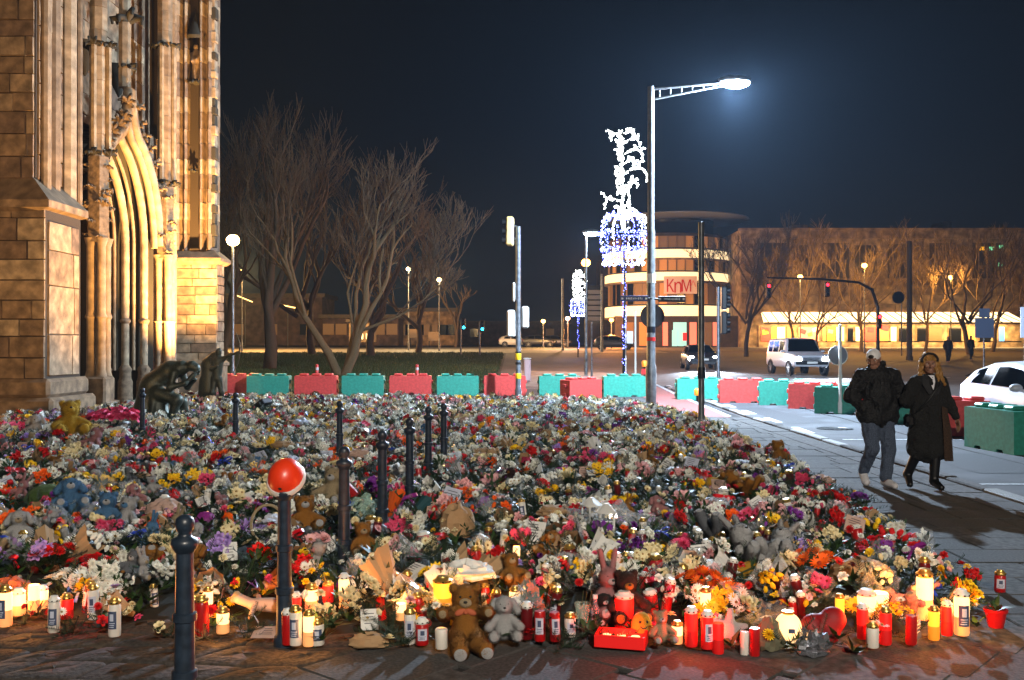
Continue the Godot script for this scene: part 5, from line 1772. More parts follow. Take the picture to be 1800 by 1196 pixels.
func car(label: String, at: Vector3, turn: float, sec: Array, paint: Material, spec: Dictionary) -> Node3D:
	var t := thing("parked_car" if spec.get("parked", false) else "car", label, "car", at, turn, spec.get("group", ""))
	var made := car_shell(sec, 0, 0)
	part(t, "body", made[0].mesh(), paint)
	var rows: Array = made[1]
	# side windows: quads between belt and roof, proud of the shell
	for w in spec.windows:   # [section a, fraction, section b, fraction]
		for s in [1.0, -1.0]:
			var P := func(a: Array, b: Array, f: float, j: int, v: float) -> Vector3:
				var lo: Vector3 = (a[3] as Vector3).lerp(b[3], f)
				var hi: Vector3 = (a[4] as Vector3).lerp(b[4], f)
				var q := lo.lerp(hi, v)
				return Vector3(s * (q.x + 0.014), q.y, q.z)
			var g := Geo.new()
			var cuts := [[w[0], w[1]]]
			for j in range(w[0] + 1, w[2] + 1): cuts.append([j, 0.0])
			cuts.append([w[2], w[3]])
			for j in cuts.size() - 1:
				var a: Array = cuts[j]
				var b: Array = cuts[j + 1]
				var a2: int = mini(a[0] + 1, rows.size() - 1)
				var b2: int = mini(b[0] + 1, rows.size() - 1)
				g.quad(P.call(rows[a[0]], rows[a2], a[1], 0, 0.10), P.call(rows[b[0]], rows[b2], b[1], 0, 0.10), P.call(rows[b[0]], rows[b2], b[1], 0, 0.93), P.call(rows[a[0]], rows[a2], a[1], 0, 0.93))
			part(t, "side_window", g.mesh(), M.car_glass)
	for w in spec.screens:   # windscreen and rear window: [lower section, upper section]
		var L: Array = rows[w[0]]
		var U: Array = rows[w[1]]
		var g := Geo.new()
		var lw: float = L[3].x * 0.90
		var uw: float = U[5].x * 0.93
		var off := Vector3(0, 0.022, 0.022 * w[2])
		g.quad(Vector3(-lw, L[7].y + 0.02, L[7].z) + off, Vector3(lw, L[7].y + 0.02, L[7].z) + off, Vector3(uw, U[7].y - 0.05, lerpf(U[7].z, L[7].z, 0.08)) + off, Vector3(-uw, U[7].y - 0.05, lerpf(U[7].z, L[7].z, 0.08)) + off)
		part(t, "windscreen" if w[2] > 0 else "rear_window", g.mesh(), M.car_glass)
	var fz: float = sec[sec.size() - 1][0]
	var rz: float = sec[0][0]
	var W: float = sec[3][1]
	var R0: float = spec.wheel
	for z in [spec.axles[0], spec.axles[1]]:
		for s in [-1.0, 1.0]:
			var arch := Geo.new()
			arch.lathe(Transform3D(Basis(Vector3.BACK, PI * 0.5), Vector3(s * (W - 0.02), R0, z)), PackedVector2Array([Vector2(0, -0.04), Vector2(R0 * 1.16, -0.04), Vector2(R0 * 1.16, 0.025), Vector2(0, 0.025)]), 20, true)
			part(t, "wheel_arch", arch.mesh(), M.black_plastic)
			var wh := part(t, "wheel", boxm(Vector3(0.12, 0.12, 0.12), 0.03), M.dark_metal, xf(Vector3(s * (W - 0.07), R0, z)))
			var ty := Geo.new()
			ty.lathe(Transform3D(Basis(Vector3.BACK, PI * 0.5), Vector3.ZERO), PackedVector2Array([Vector2(R0 * 0.66, -0.1), Vector2(R0 * 0.94, -0.11), Vector2(R0, -0.08), Vector2(R0, 0.08), Vector2(R0 * 0.94, 0.11), Vector2(R0 * 0.66, 0.1)]), 22)
			part(wh, "tyre", ty.mesh(), M.rubber)
			var rim := Geo.new()
			for k in 5:
				rim.box(Transform3D(Basis(Vector3.RIGHT, TAU * k / 5.0), Vector3.ZERO) * xf(Vector3(s * 0.085, R0 * 0.33, 0)), Vector3(0.03, R0 * 0.62, 0.07), 0.01)
			part(wh, "rim", rim.mesh(), M.galvanised)
	for s in [-1.0, 1.0]:
		var hl := Geo.new()
		hl.ball(xf(Vector3(s * W * 0.74, spec.light_y, fz - spec.get("light_back", 0.03)), Vector3.ZERO, Vector3(0.20, 0.14, 0.08)), 12, 8)
		part(t, "headlight", hl.mesh(), M.headlight_lit if spec.get("lit", 0.0) > 0.0 else M.headlight_off)
		if spec.get("lit", 0.0) > 0.0:
			var p := t.global_transform * Vector3(s * W * 0.74, spec.light_y, fz + 0.12)
			spot(t, p, p + t.global_transform.basis * Vector3(0, -0.10, 3.0), Color(0.86, 0.92, 1.0), spec.lit, 0.08, 34.0, 0.8)
		var tl := Geo.new()
		tl.box(xf(Vector3(s * (sec[0][1] - 0.10), spec.tail_y, rz + 0.015)), Vector3(0.16, 0.26, 0.08), 0.03)
		part(t, "tail_light", tl.mesh(), M.tail_light)
		var mi := Geo.new()
		mi.ball(xf(Vector3(s * (W + 0.10), spec.mirror[0], spec.mirror[1]), Vector3.ZERO, Vector3(0.12, 0.075, 0.08)), 10, 8)
		mi.tube([Vector3(s * (W - 0.08), spec.mirror[0] - 0.06, spec.mirror[1]), Vector3(s * (W + 0.08), spec.mirror[0] - 0.03, spec.mirror[1])], [0.03, 0.03], 6)
		part(t, "mirror", mi.mesh(), paint)
	var bump := Geo.new()
	bump.box(xf(Vector3(0, sec[0][2] + 0.16, fz + 0.02)), Vector3(W * 1.72, 0.18, 0.10), 0.04)
	bump.box(xf(Vector3(0, sec[0][2] + 0.16, rz - 0.02)), Vector3(W * 1.72, 0.18, 0.10), 0.04)
	part(t, "bumper", bump.mesh(), M.black_plastic if spec.get("black_bumper", true) else paint)
	var gr := Geo.new()
	for k in 4: gr.box(xf(Vector3(0, spec.light_y - 0.09 + k * 0.05, fz + 0.012)), Vector3(W * 0.95, 0.03, 0.03), 0.008)
	part(t, "grille", gr.mesh(), M.black_plastic)
	var lp := Geo.new()
	lp.box(xf(Vector3(0, sec[0][2] + 0.17, fz + 0.075)), Vector3(0.52, 0.11, 0.015), 0.004)
	part(t, "licence_plate", lp.mesh(), M.white_plastic)
	return t


func cars() -> void:
	mat("car_white", Color(0.66, 0.67, 0.70), 0.28)
	M.car_white.clearcoat_enabled = true
	M.car_white.clearcoat = 1.0
	mat("car_dark", Color(0.035, 0.04, 0.055), 0.25, 0.2)
	M.car_dark.clearcoat_enabled = true
	mat("car_glass", Color(0.015, 0.018, 0.022), 0.06)
	mat("rubber", Color(0.03, 0.03, 0.03), 0.85)
	mat("tail_light", Color(0.55, 0.03, 0.05), 0.2)
	mat("headlight_off", Color(0.75, 0.77, 0.80), 0.1, 0.3)
	glow("headlight_lit", Color(0.90, 0.95, 1.0), 90.0)
	var suv := [[-2.15, 0.86, 0.48, 1.08, 1.12, 0.80], [-2.12, 0.90, 0.42, 1.10, 1.74, 0.76], [-1.9, 0.92, 0.40, 1.10, 1.84, 0.78], [-0.2, 0.93, 0.40, 1.10, 1.86, 0.79], [0.55, 0.93, 0.40, 1.10, 1.82, 0.77], [0.98, 0.93, 0.40, 1.09, 1.13, 0.86], [1.9, 0.91, 0.40, 1.03, 1.08, 0.84], [2.12, 0.86, 0.46, 0.95, 0.98, 0.80]]
	car("boxy white off-roader with dazzling headlights waiting on the road", Vector3((1407.0 - 900.0) * 50.0 / F, gy(50) - 0.02, -50.6), 0.06, suv, M.car_white, {"windows": [[2, 0.05, 2, 0.42], [2, 0.50, 2, 0.96], [3, 0.12, 3, 0.9]], "screens": [[5, 4, 1], [0, 1, -1]], "wheel": 0.37, "axles": [-1.35, 1.42], "light_y": 0.82, "tail_y": 0.85, "mirror": [1.2, 0.85], "lit": 70.0})
	var hatch := [[-1.95, 0.70, 0.42, 0.78, 0.82, 0.60], [-1.86, 0.80, 0.32, 0.92, 1.02, 0.62], [-1.55, 0.86, 0.26, 0.94, 1.24, 0.60], [-0.9, 0.88, 0.24, 0.93, 1.37, 0.62], [-0.1, 0.88, 0.24, 0.91, 1.40, 0.62], [0.35, 0.88, 0.24, 0.90, 1.34, 0.61], [1.02, 0.87, 0.24, 0.89, 0.94, 0.74], [1.75, 0.83, 0.26, 0.78, 0.82, 0.68], [2.0, 0.68, 0.34, 0.64, 0.68, 0.55]]
	car("glossy white hatchback cut off by the edge behind the green block", Vector3(9.78, -0.02, -18.1), 0.0, hatch, M.car_white, {"windows": [[2, 0.35, 3, 0.42], [3, 0.52, 5, 0.55]], "screens": [[6, 5, 1], [1, 2, -1]], "wheel": 0.31, "axles": [-1.25, 1.28], "light_y": 0.60, "light_back": 0.16, "tail_y": 0.76, "mirror": [0.95, 0.72], "black_bumper": false})
	car("dark car coming straight on with two starry headlights", Vector3((1232.0 - 900.0) * 56.0 / F, gy(56) - 0.02, -56.5), -0.06, hatch, M.car_dark, {"windows": [[2, 0.35, 3, 0.42], [3, 0.52, 5, 0.55]], "screens": [[6, 5, 1], [1, 2, -1]], "wheel": 0.31, "axles": [-1.25, 1.28], "light_y": 0.64, "light_back": 0.10, "tail_y": 0.76, "mirror": [0.95, 0.72], "lit": 90.0})
	for q in [[1080, 100, 1.35, "dark parked car beside the far corner under an orange lamp"], [948, 118, 1.5, "parked car far down the street under the flag pole"], [905, 120, 1.62, "pale parked car far down the street behind the signal pole"], [975, 121, 1.5, "parked car far down the street beside the small yellow lamp"]]:
		car(q[3], Vector3((q[0] - 900.0) * q[1] / F, gy(q[1]), -q[1]), q[2], hatch, M.car_dark if q[0] != 905 else M.car_white, {"parked": true, "group": "cars parked far down the street", "windows": [[2, 0.35, 3, 0.42], [3, 0.52, 5, 0.55]], "screens": [[6, 5, 1], [1, 2, -1]], "wheel": 0.31, "axles": [-1.25, 1.28], "light_y": 0.62, "light_back": 0.14, "tail_y": 0.76, "mirror": [0.95, 0.72]})


# ---- people: one continuous body each; clothes and hair are its children. They face +z ----
func hand_bones(wrist: Vector3, dir: Vector3, palm: Vector3, curl: float, s := 1.0, side := 1.0) -> Array:
	# dir: where the fingers point, palm: which way the palm faces; the thumb is on the side given
	var d := dir.normalized()
	var p := (palm - d * palm.dot(d)).normalized()
	var w := d.cross(p) * side
	var b := [[wrist, wrist + d * 0.045 * s, 0.024 * s, 0.027 * s], [wrist + d * 0.04 * s - w * 0.018 * s, wrist + d * 0.085 * s - w * 0.028 * s, 0.019 * s, 0.015 * s], [wrist + d * 0.04 * s + w * 0.012 * s, wrist + d * 0.088 * s + w * 0.026 * s, 0.02 * s, 0.016 * s]]
	for k in 4:
		var o: Vector3 = wrist + d * (0.086 + [0.0, 0.006, 0.004, -0.006][k]) * s + w * (0.030 - k * 0.0205) * s
		var l: float = [0.040, 0.045, 0.042, 0.032][k] * s
		var d1 := (d * cos(curl * 0.6) + p * sin(curl * 0.6)).normalized()
		var d2 := (d * cos(curl * 1.4) + p * sin(curl * 1.4)).normalized()
		var d3 := (d * cos(curl * 2.0) + p * sin(curl * 2.0)).normalized()
		b.append([o, o + d1 * l, 0.0095 * s, 0.0088 * s, 0.006])
		b.append([o + d1 * l, o + d1 * l + d2 * l * 0.62, 0.0088 * s, 0.0082 * s, 0.006])
		b.append([o + d1 * l + d2 * l * 0.62, o + d1 * l + d2 * l * 0.62 + d3 * l * 0.5, 0.0082 * s, 0.0072 * s, 0.006])
	var t0 := wrist + d * 0.03 * s + w * 0.026 * s
	var t1 := t0 + (d * 0.75 + w * 0.65 + p * 0.3).normalized() * 0.042 * s
	b.append([t0, t1, 0.014 * s, 0.0105 * s, 0.008])
	b.append([t1, t1 + (d * 0.95 + w * 0.15 + p * 0.35).normalized() * 0.032 * s, 0.0105 * s, 0.008 * s, 0.006])
	return b


func head_bones(c: Vector3, b: Basis) -> Array:  # c: centre of the skull
	var q := func(x: float, y: float, z: float) -> Vector3: return c + b * Vector3(x, y, z)
	return [
		[q.call(0, 0.025, -0.02), q.call(0, 0.02, 0.01), 0.078, 0.072], [q.call(0, -0.03, 0.02), q.call(0, -0.075, 0.045), 0.056, 0.036],
		[q.call(0, -0.088, 0.058), q.call(0, -0.094, 0.062), 0.022, 0.02], [q.call(-0.04, -0.06, 0.0), q.call(-0.02, -0.09, 0.05), 0.026, 0.02], [q.call(0.04, -0.06, 0.0), q.call(0.02, -0.09, 0.05), 0.026, 0.02],
		[q.call(0, 0.005, 0.080), q.call(0, -0.034, 0.099), 0.010, 0.0135, 0.012], [q.call(-0.012, -0.038, 0.086), q.call(0.012, -0.038, 0.086), 0.009, 0.009, 0.01],
		[q.call(-0.040, 0.022, 0.066), q.call(-0.012, 0.022, 0.080), 0.011, 0.012, 0.014], [q.call(0.040, 0.022, 0.066), q.call(0.012, 0.022, 0.080), 0.011, 0.012, 0.014],
		[q.call(-0.018, -0.062, 0.078), q.call(0.018, -0.062, 0.078), 0.007, 0.007, 0.006], [q.call(-0.016, -0.070, 0.077), q.call(0.016, -0.070, 0.077), 0.008, 0.008, 0.006],
		[q.call(-0.040, -0.025, 0.058), q.call(-0.038, -0.03, 0.056), 0.022, 0.02, 0.02], [q.call(0.040, -0.025, 0.058), q.call(0.038, -0.03, 0.056), 0.022, 0.02, 0.02],
		[q.call(-0.077, 0.005, -0.008), q.call(-0.074, -0.028, -0.002), 0.013, 0.008, 0.008], [q.call(0.077, 0.005, -0.008), q.call(0.074, -0.028, -0.002), 0.013, 0.008, 0.008],
		[q.call(0, -0.06, -0.02), q.call(0, -0.13, -0.03), 0.05, 0.052],
	]


func eyes(t: Node3D, c: Vector3, b: Basis) -> void:
	for s in [-1.0, 1.0]:
		var g := Geo.new()
		g.ball(Transform3D(b, c + b * Vector3(s * 0.030, 0.0, 0.071)) * xf(Vector3.ZERO, Vector3.ZERO, Vector3(0.0125, 0.0085, 0.008)), 10, 8)
		part(t, "eye", g.mesh(), M.eye_white)
		g = Geo.new()
		g.ball(Transform3D(b, c + b * Vector3(s * 0.030, 0.0, 0.0775)) * xf(Vector3.ZERO, Vector3.ZERO, Vector3(0.006, 0.006, 0.003)), 8, 6)
		part(t, "iris", g.mesh(), M.hole)


func people_materials() -> void:
	var n2: Texture2D = M.n2
	grained("skin", Color(0.72, 0.52, 0.42), 0.55, n2, 3.0)
	mat("eye_white", Color(0.8, 0.78, 0.75), 0.2)
	grained("jacket_black", Color(0.075, 0.08, 0.095), 0.7, n2, 3.0, M.cobble_0.heightmap_texture, 1.6)
	grained("jeans", Color(0.38, 0.44, 0.54), 0.9, n2, 4.0, M.asphalt.heightmap_texture, 0.4)
	grained("coat_dark", Color(0.13, 0.13, 0.125), 0.92, n2, 4.0, M.cobble_0.heightmap_texture, 1.6)
	grained("coat_warm_lit", Color(0.34, 0.24, 0.16), 0.92, n2, 4.0, M.cobble_0.heightmap_texture, 1.6)
	mat("shoe_white", Color(0.80, 0.79, 0.80), 0.6)
	mat("boot_black", Color(0.035, 0.033, 0.035), 0.45)
	mat("cap_white", Color(0.84, 0.84, 0.84), 0.8)
	mat("hair_dark", Color(0.10, 0.07, 0.05), 0.55)
	grained("hair_blond", Color(0.76, 0.55, 0.26), 0.5, n2, 8.0)
	mat("shirt_white", Color(0.80, 0.80, 0.82), 0.85)
	mat("cloth_dark", Color(0.06, 0.06, 0.075), 0.8)


func rumple(g: Geo, amp: float, freq: float, seed: int) -> Geo:   # folds in cloth: the surface and its normals move with a noise
	var n := FastNoiseLite.new()
	n.seed = seed
	n.frequency = 1.0
	var sc := Vector3(freq, freq * 0.55, freq)
	for k in g.v.size():
		var p := g.v[k] * sc
		var o := n.get_noise_3dv(p)
		var e := 0.12
		var gr := Vector3(n.get_noise_3dv(p + Vector3(e, 0, 0)) - o, n.get_noise_3dv(p + Vector3(0, e, 0)) - o, n.get_noise_3dv(p + Vector3(0, 0, e)) - o) / e * sc * amp
		g.v[k] += g.n[k] * o * amp
		g.n[k] = (g.n[k] - (gr - g.n[k] * gr.dot(g.n[k])) * 1.3).normalized()
	return g


func man() -> void:
	var d := 11.9
	var t := thing("person", "person in a black jacket, jeans and white cap walking arm in arm on the pavement", "person", Vector3((1543.0 - 900.0) * d / F, 0, -d), 0.0, "two people walking together")
	var V := func(x: float, y: float, z: float) -> Vector3: return Vector3(x, y, z)
	var hb := Basis.from_euler(Vector3(0.18, -0.62, 0.10))
	var hc := Vector3(-0.055, 1.515, 0.02)
	var body := nets([
		[V.call(0, 0.86, 0), V.call(0, 1.10, -0.01), 0.125, 0.135], [V.call(0, 1.10, -0.01), V.call(-0.01, 1.30, -0.01), 0.15, 0.13], [V.call(-0.12, 1.33, -0.01), V.call(0.12, 1.33, -0.01), 0.07, 0.07],
		[V.call(-0.02, 1.33, -0.01), V.call(-0.045, 1.43, 0.0), 0.06, 0.055],
		[V.call(-0.10, 0.83, 0), V.call(-0.09, 0.45, 0.06), 0.085, 0.058], [V.call(-0.09, 0.45, 0.06), V.call(-0.12, 0.15, -0.17), 0.055, 0.036], [V.call(-0.12, 0.15, -0.17), V.call(-0.125, 0.035, -0.06), 0.036, 0.034],
		[V.call(0.09, 0.83, 0), V.call(0.115, 0.44, 0.05), 0.085, 0.058], [V.call(0.115, 0.44, 0.05), V.call(0.07, 0.09, 0.07), 0.055, 0.038], [V.call(0.07, 0.07, 0.06), V.call(0.10, 0.035, 0.24), 0.038, 0.034],
		[V.call(-0.18, 1.33, -0.01), V.call(-0.30, 1.08, -0.06), 0.058, 0.044], [V.call(-0.30, 1.08, -0.06), V.call(-0.15, 0.95, 0.03), 0.042, 0.030],
		[V.call(0.18, 1.33, -0.01), V.call(0.31, 1.06, -0.05), 0.058, 0.044], [V.call(0.31, 1.06, -0.05), V.call(0.15, 0.96, 0.03), 0.042, 0.030]], 0.018, 0.05)
	body.append(nets(head_bones(hc, hb), 0.007, 0.022))
	body.append(nets(hand_bones(V.call(-0.15, 0.95, 0.03), V.call(0.35, -0.9, 0.1), V.call(0.4, 0.2, -0.6), 0.5, 0.95, -1.0), 0.006, 0.012))
	body.append(nets(hand_bones(V.call(0.15, 0.96, 0.03), V.call(-0.35, -0.9, 0.1), V.call(-0.3, -0.2, -0.8), 0.6, 0.95, 1.0), 0.006, 0.012))
	part(t, "body", body.mesh(), M.skin)
	eyes(t, hc, hb)
	var jk := nets([
		[V.call(0, 0.84, 0.0), V.call(0, 1.08, 0.0), 0.165, 0.180], [V.call(-0.07, 0.85, 0), V.call(-0.08, 1.1, 0), 0.12, 0.13], [V.call(0.07, 0.85, 0), V.call(0.08, 1.1, 0), 0.12, 0.13], [V.call(0, 1.08, 0), V.call(-0.01, 1.30, -0.01), 0.18, 0.15], [V.call(-0.14, 1.31, -0.01), V.call(0.14, 1.31, -0.01), 0.105, 0.105],
		[V.call(-0.03, 1.38, -0.01), V.call(-0.04, 1.42, -0.01), 0.085, 0.078, 0.03], [V.call(0.03, 1.40, -0.05), V.call(0.07, 1.46, -0.05), 0.06, 0.045, 0.03],
		[V.call(-0.19, 1.31, -0.01), V.call(-0.31, 1.07, -0.06), 0.092, 0.074], [V.call(-0.31, 1.07, -0.06), V.call(-0.17, 0.93, 0.07), 0.074, 0.064], [V.call(-0.13, 0.85, 0.0), V.call(0.13, 0.85, 0.0), 0.125, 0.125],
		[V.call(0.19, 1.31, -0.01), V.call(0.32, 1.05, -0.05), 0.092, 0.074], [V.call(0.32, 1.05, -0.05), V.call(0.16, 0.95, 0.07), 0.074, 0.064]], 0.017, 0.035)
	part(t, "jacket", rumple(jk, 0.022, 9.0, 3).mesh(), M.jacket_black)
	var zip := Geo.new()
	zip.tube([V.call(-0.015, 0.74, 0.16), V.call(-0.015, 1.0, 0.182), V.call(-0.02, 1.25, 0.165), V.call(-0.03, 1.38, 0.075)], [0.006, 0.006, 0.006, 0.006], 5)
	part(t, "zip", zip.mesh(), M.dark_metal)
	var pk := Geo.new()
	pk.box(xf(V.call(-0.20, 1.03, 0.06), Vector3(0, 0.4, 0.3)), Vector3(0.025, 0.03, 0.012), 0.003)
	part(t, "sleeve_badge", pk.mesh(), M.sign_red)
	var js := nets([
		[V.call(-0.05, 0.80, 0), V.call(0.05, 0.80, 0), 0.125, 0.125], [V.call(-0.095, 0.78, 0), V.call(-0.09, 0.45, 0.06), 0.108, 0.078], [V.call(-0.09, 0.45, 0.06), V.call(-0.118, 0.18, -0.145), 0.076, 0.066],
		[V.call(0.09, 0.78, 0), V.call(0.115, 0.44, 0.05), 0.108, 0.078], [V.call(0.115, 0.44, 0.05), V.call(0.07, 0.12, 0.065), 0.077, 0.07]], 0.016, 0.03)
	part(t, "jeans", rumple(js, 0.014, 13.0, 4).mesh(), M.jeans)
	for q in [[V.call(-0.12, 0.14, -0.17), V.call(-0.125, 0.045, -0.05), V.call(-0.13, 0.04, -0.02)], [V.call(0.07, 0.055, 0.03), V.call(0.09, 0.05, 0.16), V.call(0.105, 0.04, 0.26)]]:
		var s := nets([[q[0], q[1], 0.05, 0.046], [q[1], q[2], 0.046, 0.038]], 0.011, 0.02)
		part(t, "shoe", s.mesh(), M.shoe_white)
	var cp := nets([[hc + hb * V.call(0, 0.045, -0.018), hc + hb * V.call(0, 0.04, 0.012), 0.084, 0.078, 0.02], [hc + hb * V.call(0, 0.02, -0.09), hc + hb * V.call(0, -0.03, -0.135), 0.038, 0.02, 0.03]], 0.009, 0.02)
	part(t, "cap", cp.mesh(), M.cap_white)
	var gap := Geo.new()
	gap.ball(Transform3D(hb, hc + hb * V.call(0, 0.048, 0.083)) * xf(Vector3.ZERO, Vector3(-0.2, 0, 0), Vector3(0.034, 0.026, 0.012)), 10, 6)
	part(t, "hair_tuft", gap.mesh(), M.hair_dark)


func woman() -> void:
	var d := 11.7
	var t := thing("person", "person with long blond hair in a long dark coat and boots walking arm in arm", "person", Vector3((1632.0 - 900.0) * d / F, 0, -d), 0.0, "two people walking together")
	var V := func(x: float, y: float, z: float) -> Vector3: return Vector3(x, y, z)
	var hb := Basis.from_euler(Vector3(0.08, -0.15, 0.06))
	var hc := Vector3(-0.005, 1.475, 0.03)
	var body := nets([
		[V.call(0, 0.80, 0), V.call(0, 1.02, -0.01), 0.10, 0.105], [V.call(0, 1.02, -0.01), V.call(0, 1.22, -0.01), 0.115, 0.115], [V.call(-0.10, 1.26, -0.01), V.call(0.10, 1.26, -0.01), 0.06, 0.06],
		[V.call(0, 1.26, 0), V.call(0, 1.37, 0.01), 0.05, 0.045],
		[V.call(-0.08, 0.78, 0), V.call(-0.12, 0.43, 0.0), 0.085, 0.056], [V.call(-0.12, 0.43, 0.0), V.call(-0.19, 0.15, -0.14), 0.052, 0.034], [V.call(-0.19, 0.15, -0.14), V.call(-0.20, 0.035, -0.04), 0.034, 0.03],
		[V.call(0.08, 0.78, 0), V.call(0.05, 0.43, 0.08), 0.085, 0.056], [V.call(0.05, 0.43, 0.08), V.call(0.03, 0.09, 0.08), 0.052, 0.034], [V.call(0.03, 0.08, 0.08), V.call(0.05, 0.03, 0.23), 0.034, 0.03],
		[V.call(-0.15, 1.26, -0.01), V.call(-0.25, 1.04, -0.03), 0.048, 0.038], [V.call(-0.25, 1.04, -0.03), V.call(-0.22, 0.98, -0.12), 0.036, 0.026],
		[V.call(0.15, 1.26, -0.01), V.call(0.235, 1.02, 0.0), 0.048, 0.038], [V.call(0.235, 1.02, 0.0), V.call(0.295, 0.83, 0.08), 0.036, 0.026]], 0.018, 0.045)
	body.append(nets(head_bones(hc, hb), 0.007, 0.022))
	body.append(nets(hand_bones(V.call(0.295, 0.83, 0.08), V.call(0.2, -1.0, 0.25), V.call(-0.9, 0, 0.1), 0.4, 0.92, -1.0), 0.006, 0.012))
	body.append(nets(hand_bones(V.call(-0.22, 0.98, -0.12), V.call(-0.5, -0.1, -0.6), V.call(0.2, 0.1, 0.9), 0.5, 0.92, 1.0), 0.006, 0.012))
	part(t, "body", body.mesh(), M.skin)
	eyes(t, hc, hb)
	var coat := nets([
		[V.call(0, 1.0, 0), V.call(0, 1.22, -0.01), 0.145, 0.14], [V.call(-0.11, 1.25, -0.01), V.call(0.11, 1.25, -0.01), 0.088, 0.088], [V.call(-0.07, 1.0, 0), V.call(-0.10, 0.50, -0.03), 0.12, 0.135], [V.call(0.07, 1.0, 0), V.call(0.11, 0.48, 0.0), 0.12, 0.135], [V.call(0, 1.0, 0.0), V.call(0.02, 0.47, 0.0), 0.15, 0.165], [V.call(-0.12, 0.45, 0.0), V.call(0.12, 0.45, 0.02), 0.115, 0.115],
		[V.call(-0.15, 1.25, -0.01), V.call(-0.255, 1.04, -0.03), 0.078, 0.064], [V.call(-0.255, 1.04, -0.03), V.call(-0.225, 0.99, -0.10), 0.064, 0.055],
		[V.call(0.15, 1.25, -0.01), V.call(0.238, 1.02, 0.0), 0.078, 0.062], [V.call(0.238, 1.02, 0.0), V.call(0.288, 0.85, 0.07), 0.06, 0.048]], 0.017, 0.035)
	part(t, "coat", rumple(coat, 0.022, 8.0, 5).mesh(), M.coat_dark)
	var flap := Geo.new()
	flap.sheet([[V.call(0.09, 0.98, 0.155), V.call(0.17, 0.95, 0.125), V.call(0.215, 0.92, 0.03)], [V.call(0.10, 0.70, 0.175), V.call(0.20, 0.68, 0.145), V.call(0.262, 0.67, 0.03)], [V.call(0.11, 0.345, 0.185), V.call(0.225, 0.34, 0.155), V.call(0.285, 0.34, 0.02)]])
	part(t, "coat_flap", flap.mesh(), M.coat_warm_lit)  # lighter brown puts warm light on the dark coat into the colour
	var lap := Geo.new()
	for s in [-1.0, 1.0]:
		lap.sheet([[V.call(s * 0.035, 1.34, 0.085), V.call(s * 0.10, 1.32, 0.07)], [V.call(s * 0.045, 1.24, 0.135), V.call(s * 0.115, 1.23, 0.115)], [V.call(0.0, 1.10, 0.152), V.call(s * 0.06, 1.12, 0.150)]])
	part(t, "lapel", lap.mesh(), M.cloth_dark)
	var sh := Geo.new()
	sh.sheet([[V.call(-0.04, 1.335, 0.075), V.call(0.04, 1.335, 0.075)], [V.call(-0.03, 1.26, 0.122), V.call(0.03, 1.26, 0.122)], [V.call(-0.003, 1.17, 0.142), V.call(0.003, 1.17, 0.142)]])
	part(t, "shirt", sh.mesh(), M.shirt_white)
	var st := Geo.new()
	st.tube([V.call(0.12, 1.34, 0.03), V.call(0.07, 1.22, 0.145), V.call(-0.04, 1.08, 0.158), V.call(-0.13, 0.96, 0.13), V.call(-0.2, 0.86, 0.03)], [0.011, 0.011, 0.011, 0.011, 0.011], 5)
	part(t, "bag_strap", st.mesh(), M.boot_black)
	var hair := nets([
		[hc + hb * V.call(0, 0.045, -0.02), hc + hb * V.call(0, 0.045, 0.005), 0.086, 0.080], [hc + hb * V.call(-0.075, 0.03, 0.0), hc + V.call(-0.105, -0.19, -0.02), 0.036, 0.022], [hc + hb * V.call(0.075, 0.03, 0.0), hc + V.call(0.115, -0.20, 0.02), 0.038, 0.03], [hc + hb * V.call(0.085, -0.02, 0.01), hc + V.call(0.165, -0.25, 0.05), 0.032, 0.016], [hc + hb * V.call(0, 0.0, -0.06), hc + V.call(0.0, -0.22, -0.07), 0.07, 0.05], [hc + hb * V.call(0.06, -0.05, 0.04), hc + V.call(0.095, -0.24, 0.075), 0.022, 0.014]], 0.010, 0.025)
	part(t, "hair", rumple(hair, 0.016, 30.0, 6).mesh(), M.hair_blond)
	var band := Geo.new()
	var bp := []
	for k in 9:
		var a := lerpf(-0.15, PI + 0.15, k / 8.0)
		bp.append(hc + hb * V.call(0.088 * cos(a), 0.035 + 0.085 * sin(a), 0.048))
	band.tube(bp, radii_for(bp, 0.014), 6)
	part(t, "headband", band.mesh(), M.cloth_dark)
	for q in [[V.call(-0.122, 0.44, 0.0), V.call(-0.19, 0.15, -0.14), V.call(-0.205, 0.045, -0.03)], [V.call(0.05, 0.44, 0.08), V.call(0.03, 0.10, 0.08), V.call(0.052, 0.045, 0.235)]]:
		var s := nets([[q[0], q[1], 0.064, 0.050], [q[1], q[2], 0.048, 0.036]], 0.012, 0.02)
		part(t, "boot", s.mesh(), M.boot_black)
	part(t, "leggings", nets([[V.call(-0.08, 0.70, 0), V.call(-0.12, 0.43, 0.0), 0.094, 0.066], [V.call(-0.12, 0.43, 0.0), V.call(-0.18, 0.20, -0.12), 0.062, 0.048], [V.call(0.08, 0.70, 0), V.call(0.05, 0.43, 0.08), 0.094, 0.066], [V.call(0.05, 0.43, 0.08), V.call(0.033, 0.16, 0.08), 0.062, 0.048]], 0.016, 0.02).mesh(), M.boot_black)
	var bg := thing("handbag", "small black handbag on a strap at the hip of the blond person", "handbag", t.position + V.call(-0.235, 0.74, 0.02))
	var g := Geo.new()
	g.box(xf(V.call(0, 0.06, 0), Vector3(0, 0.3, 0.05)), Vector3(0.09, 0.15, 0.16), 0.035)
	part(bg, "body", g.mesh(), M.boot_black)
	g = Geo.new()
	g.box(xf(V.call(-0.03, 0.08, 0.06), Vector3(0, 0.3, 0.05)), Vector3(0.06, 0.09, 0.05), 0.02)
	part(bg, "flap", g.mesh(), M.cloth_dark)


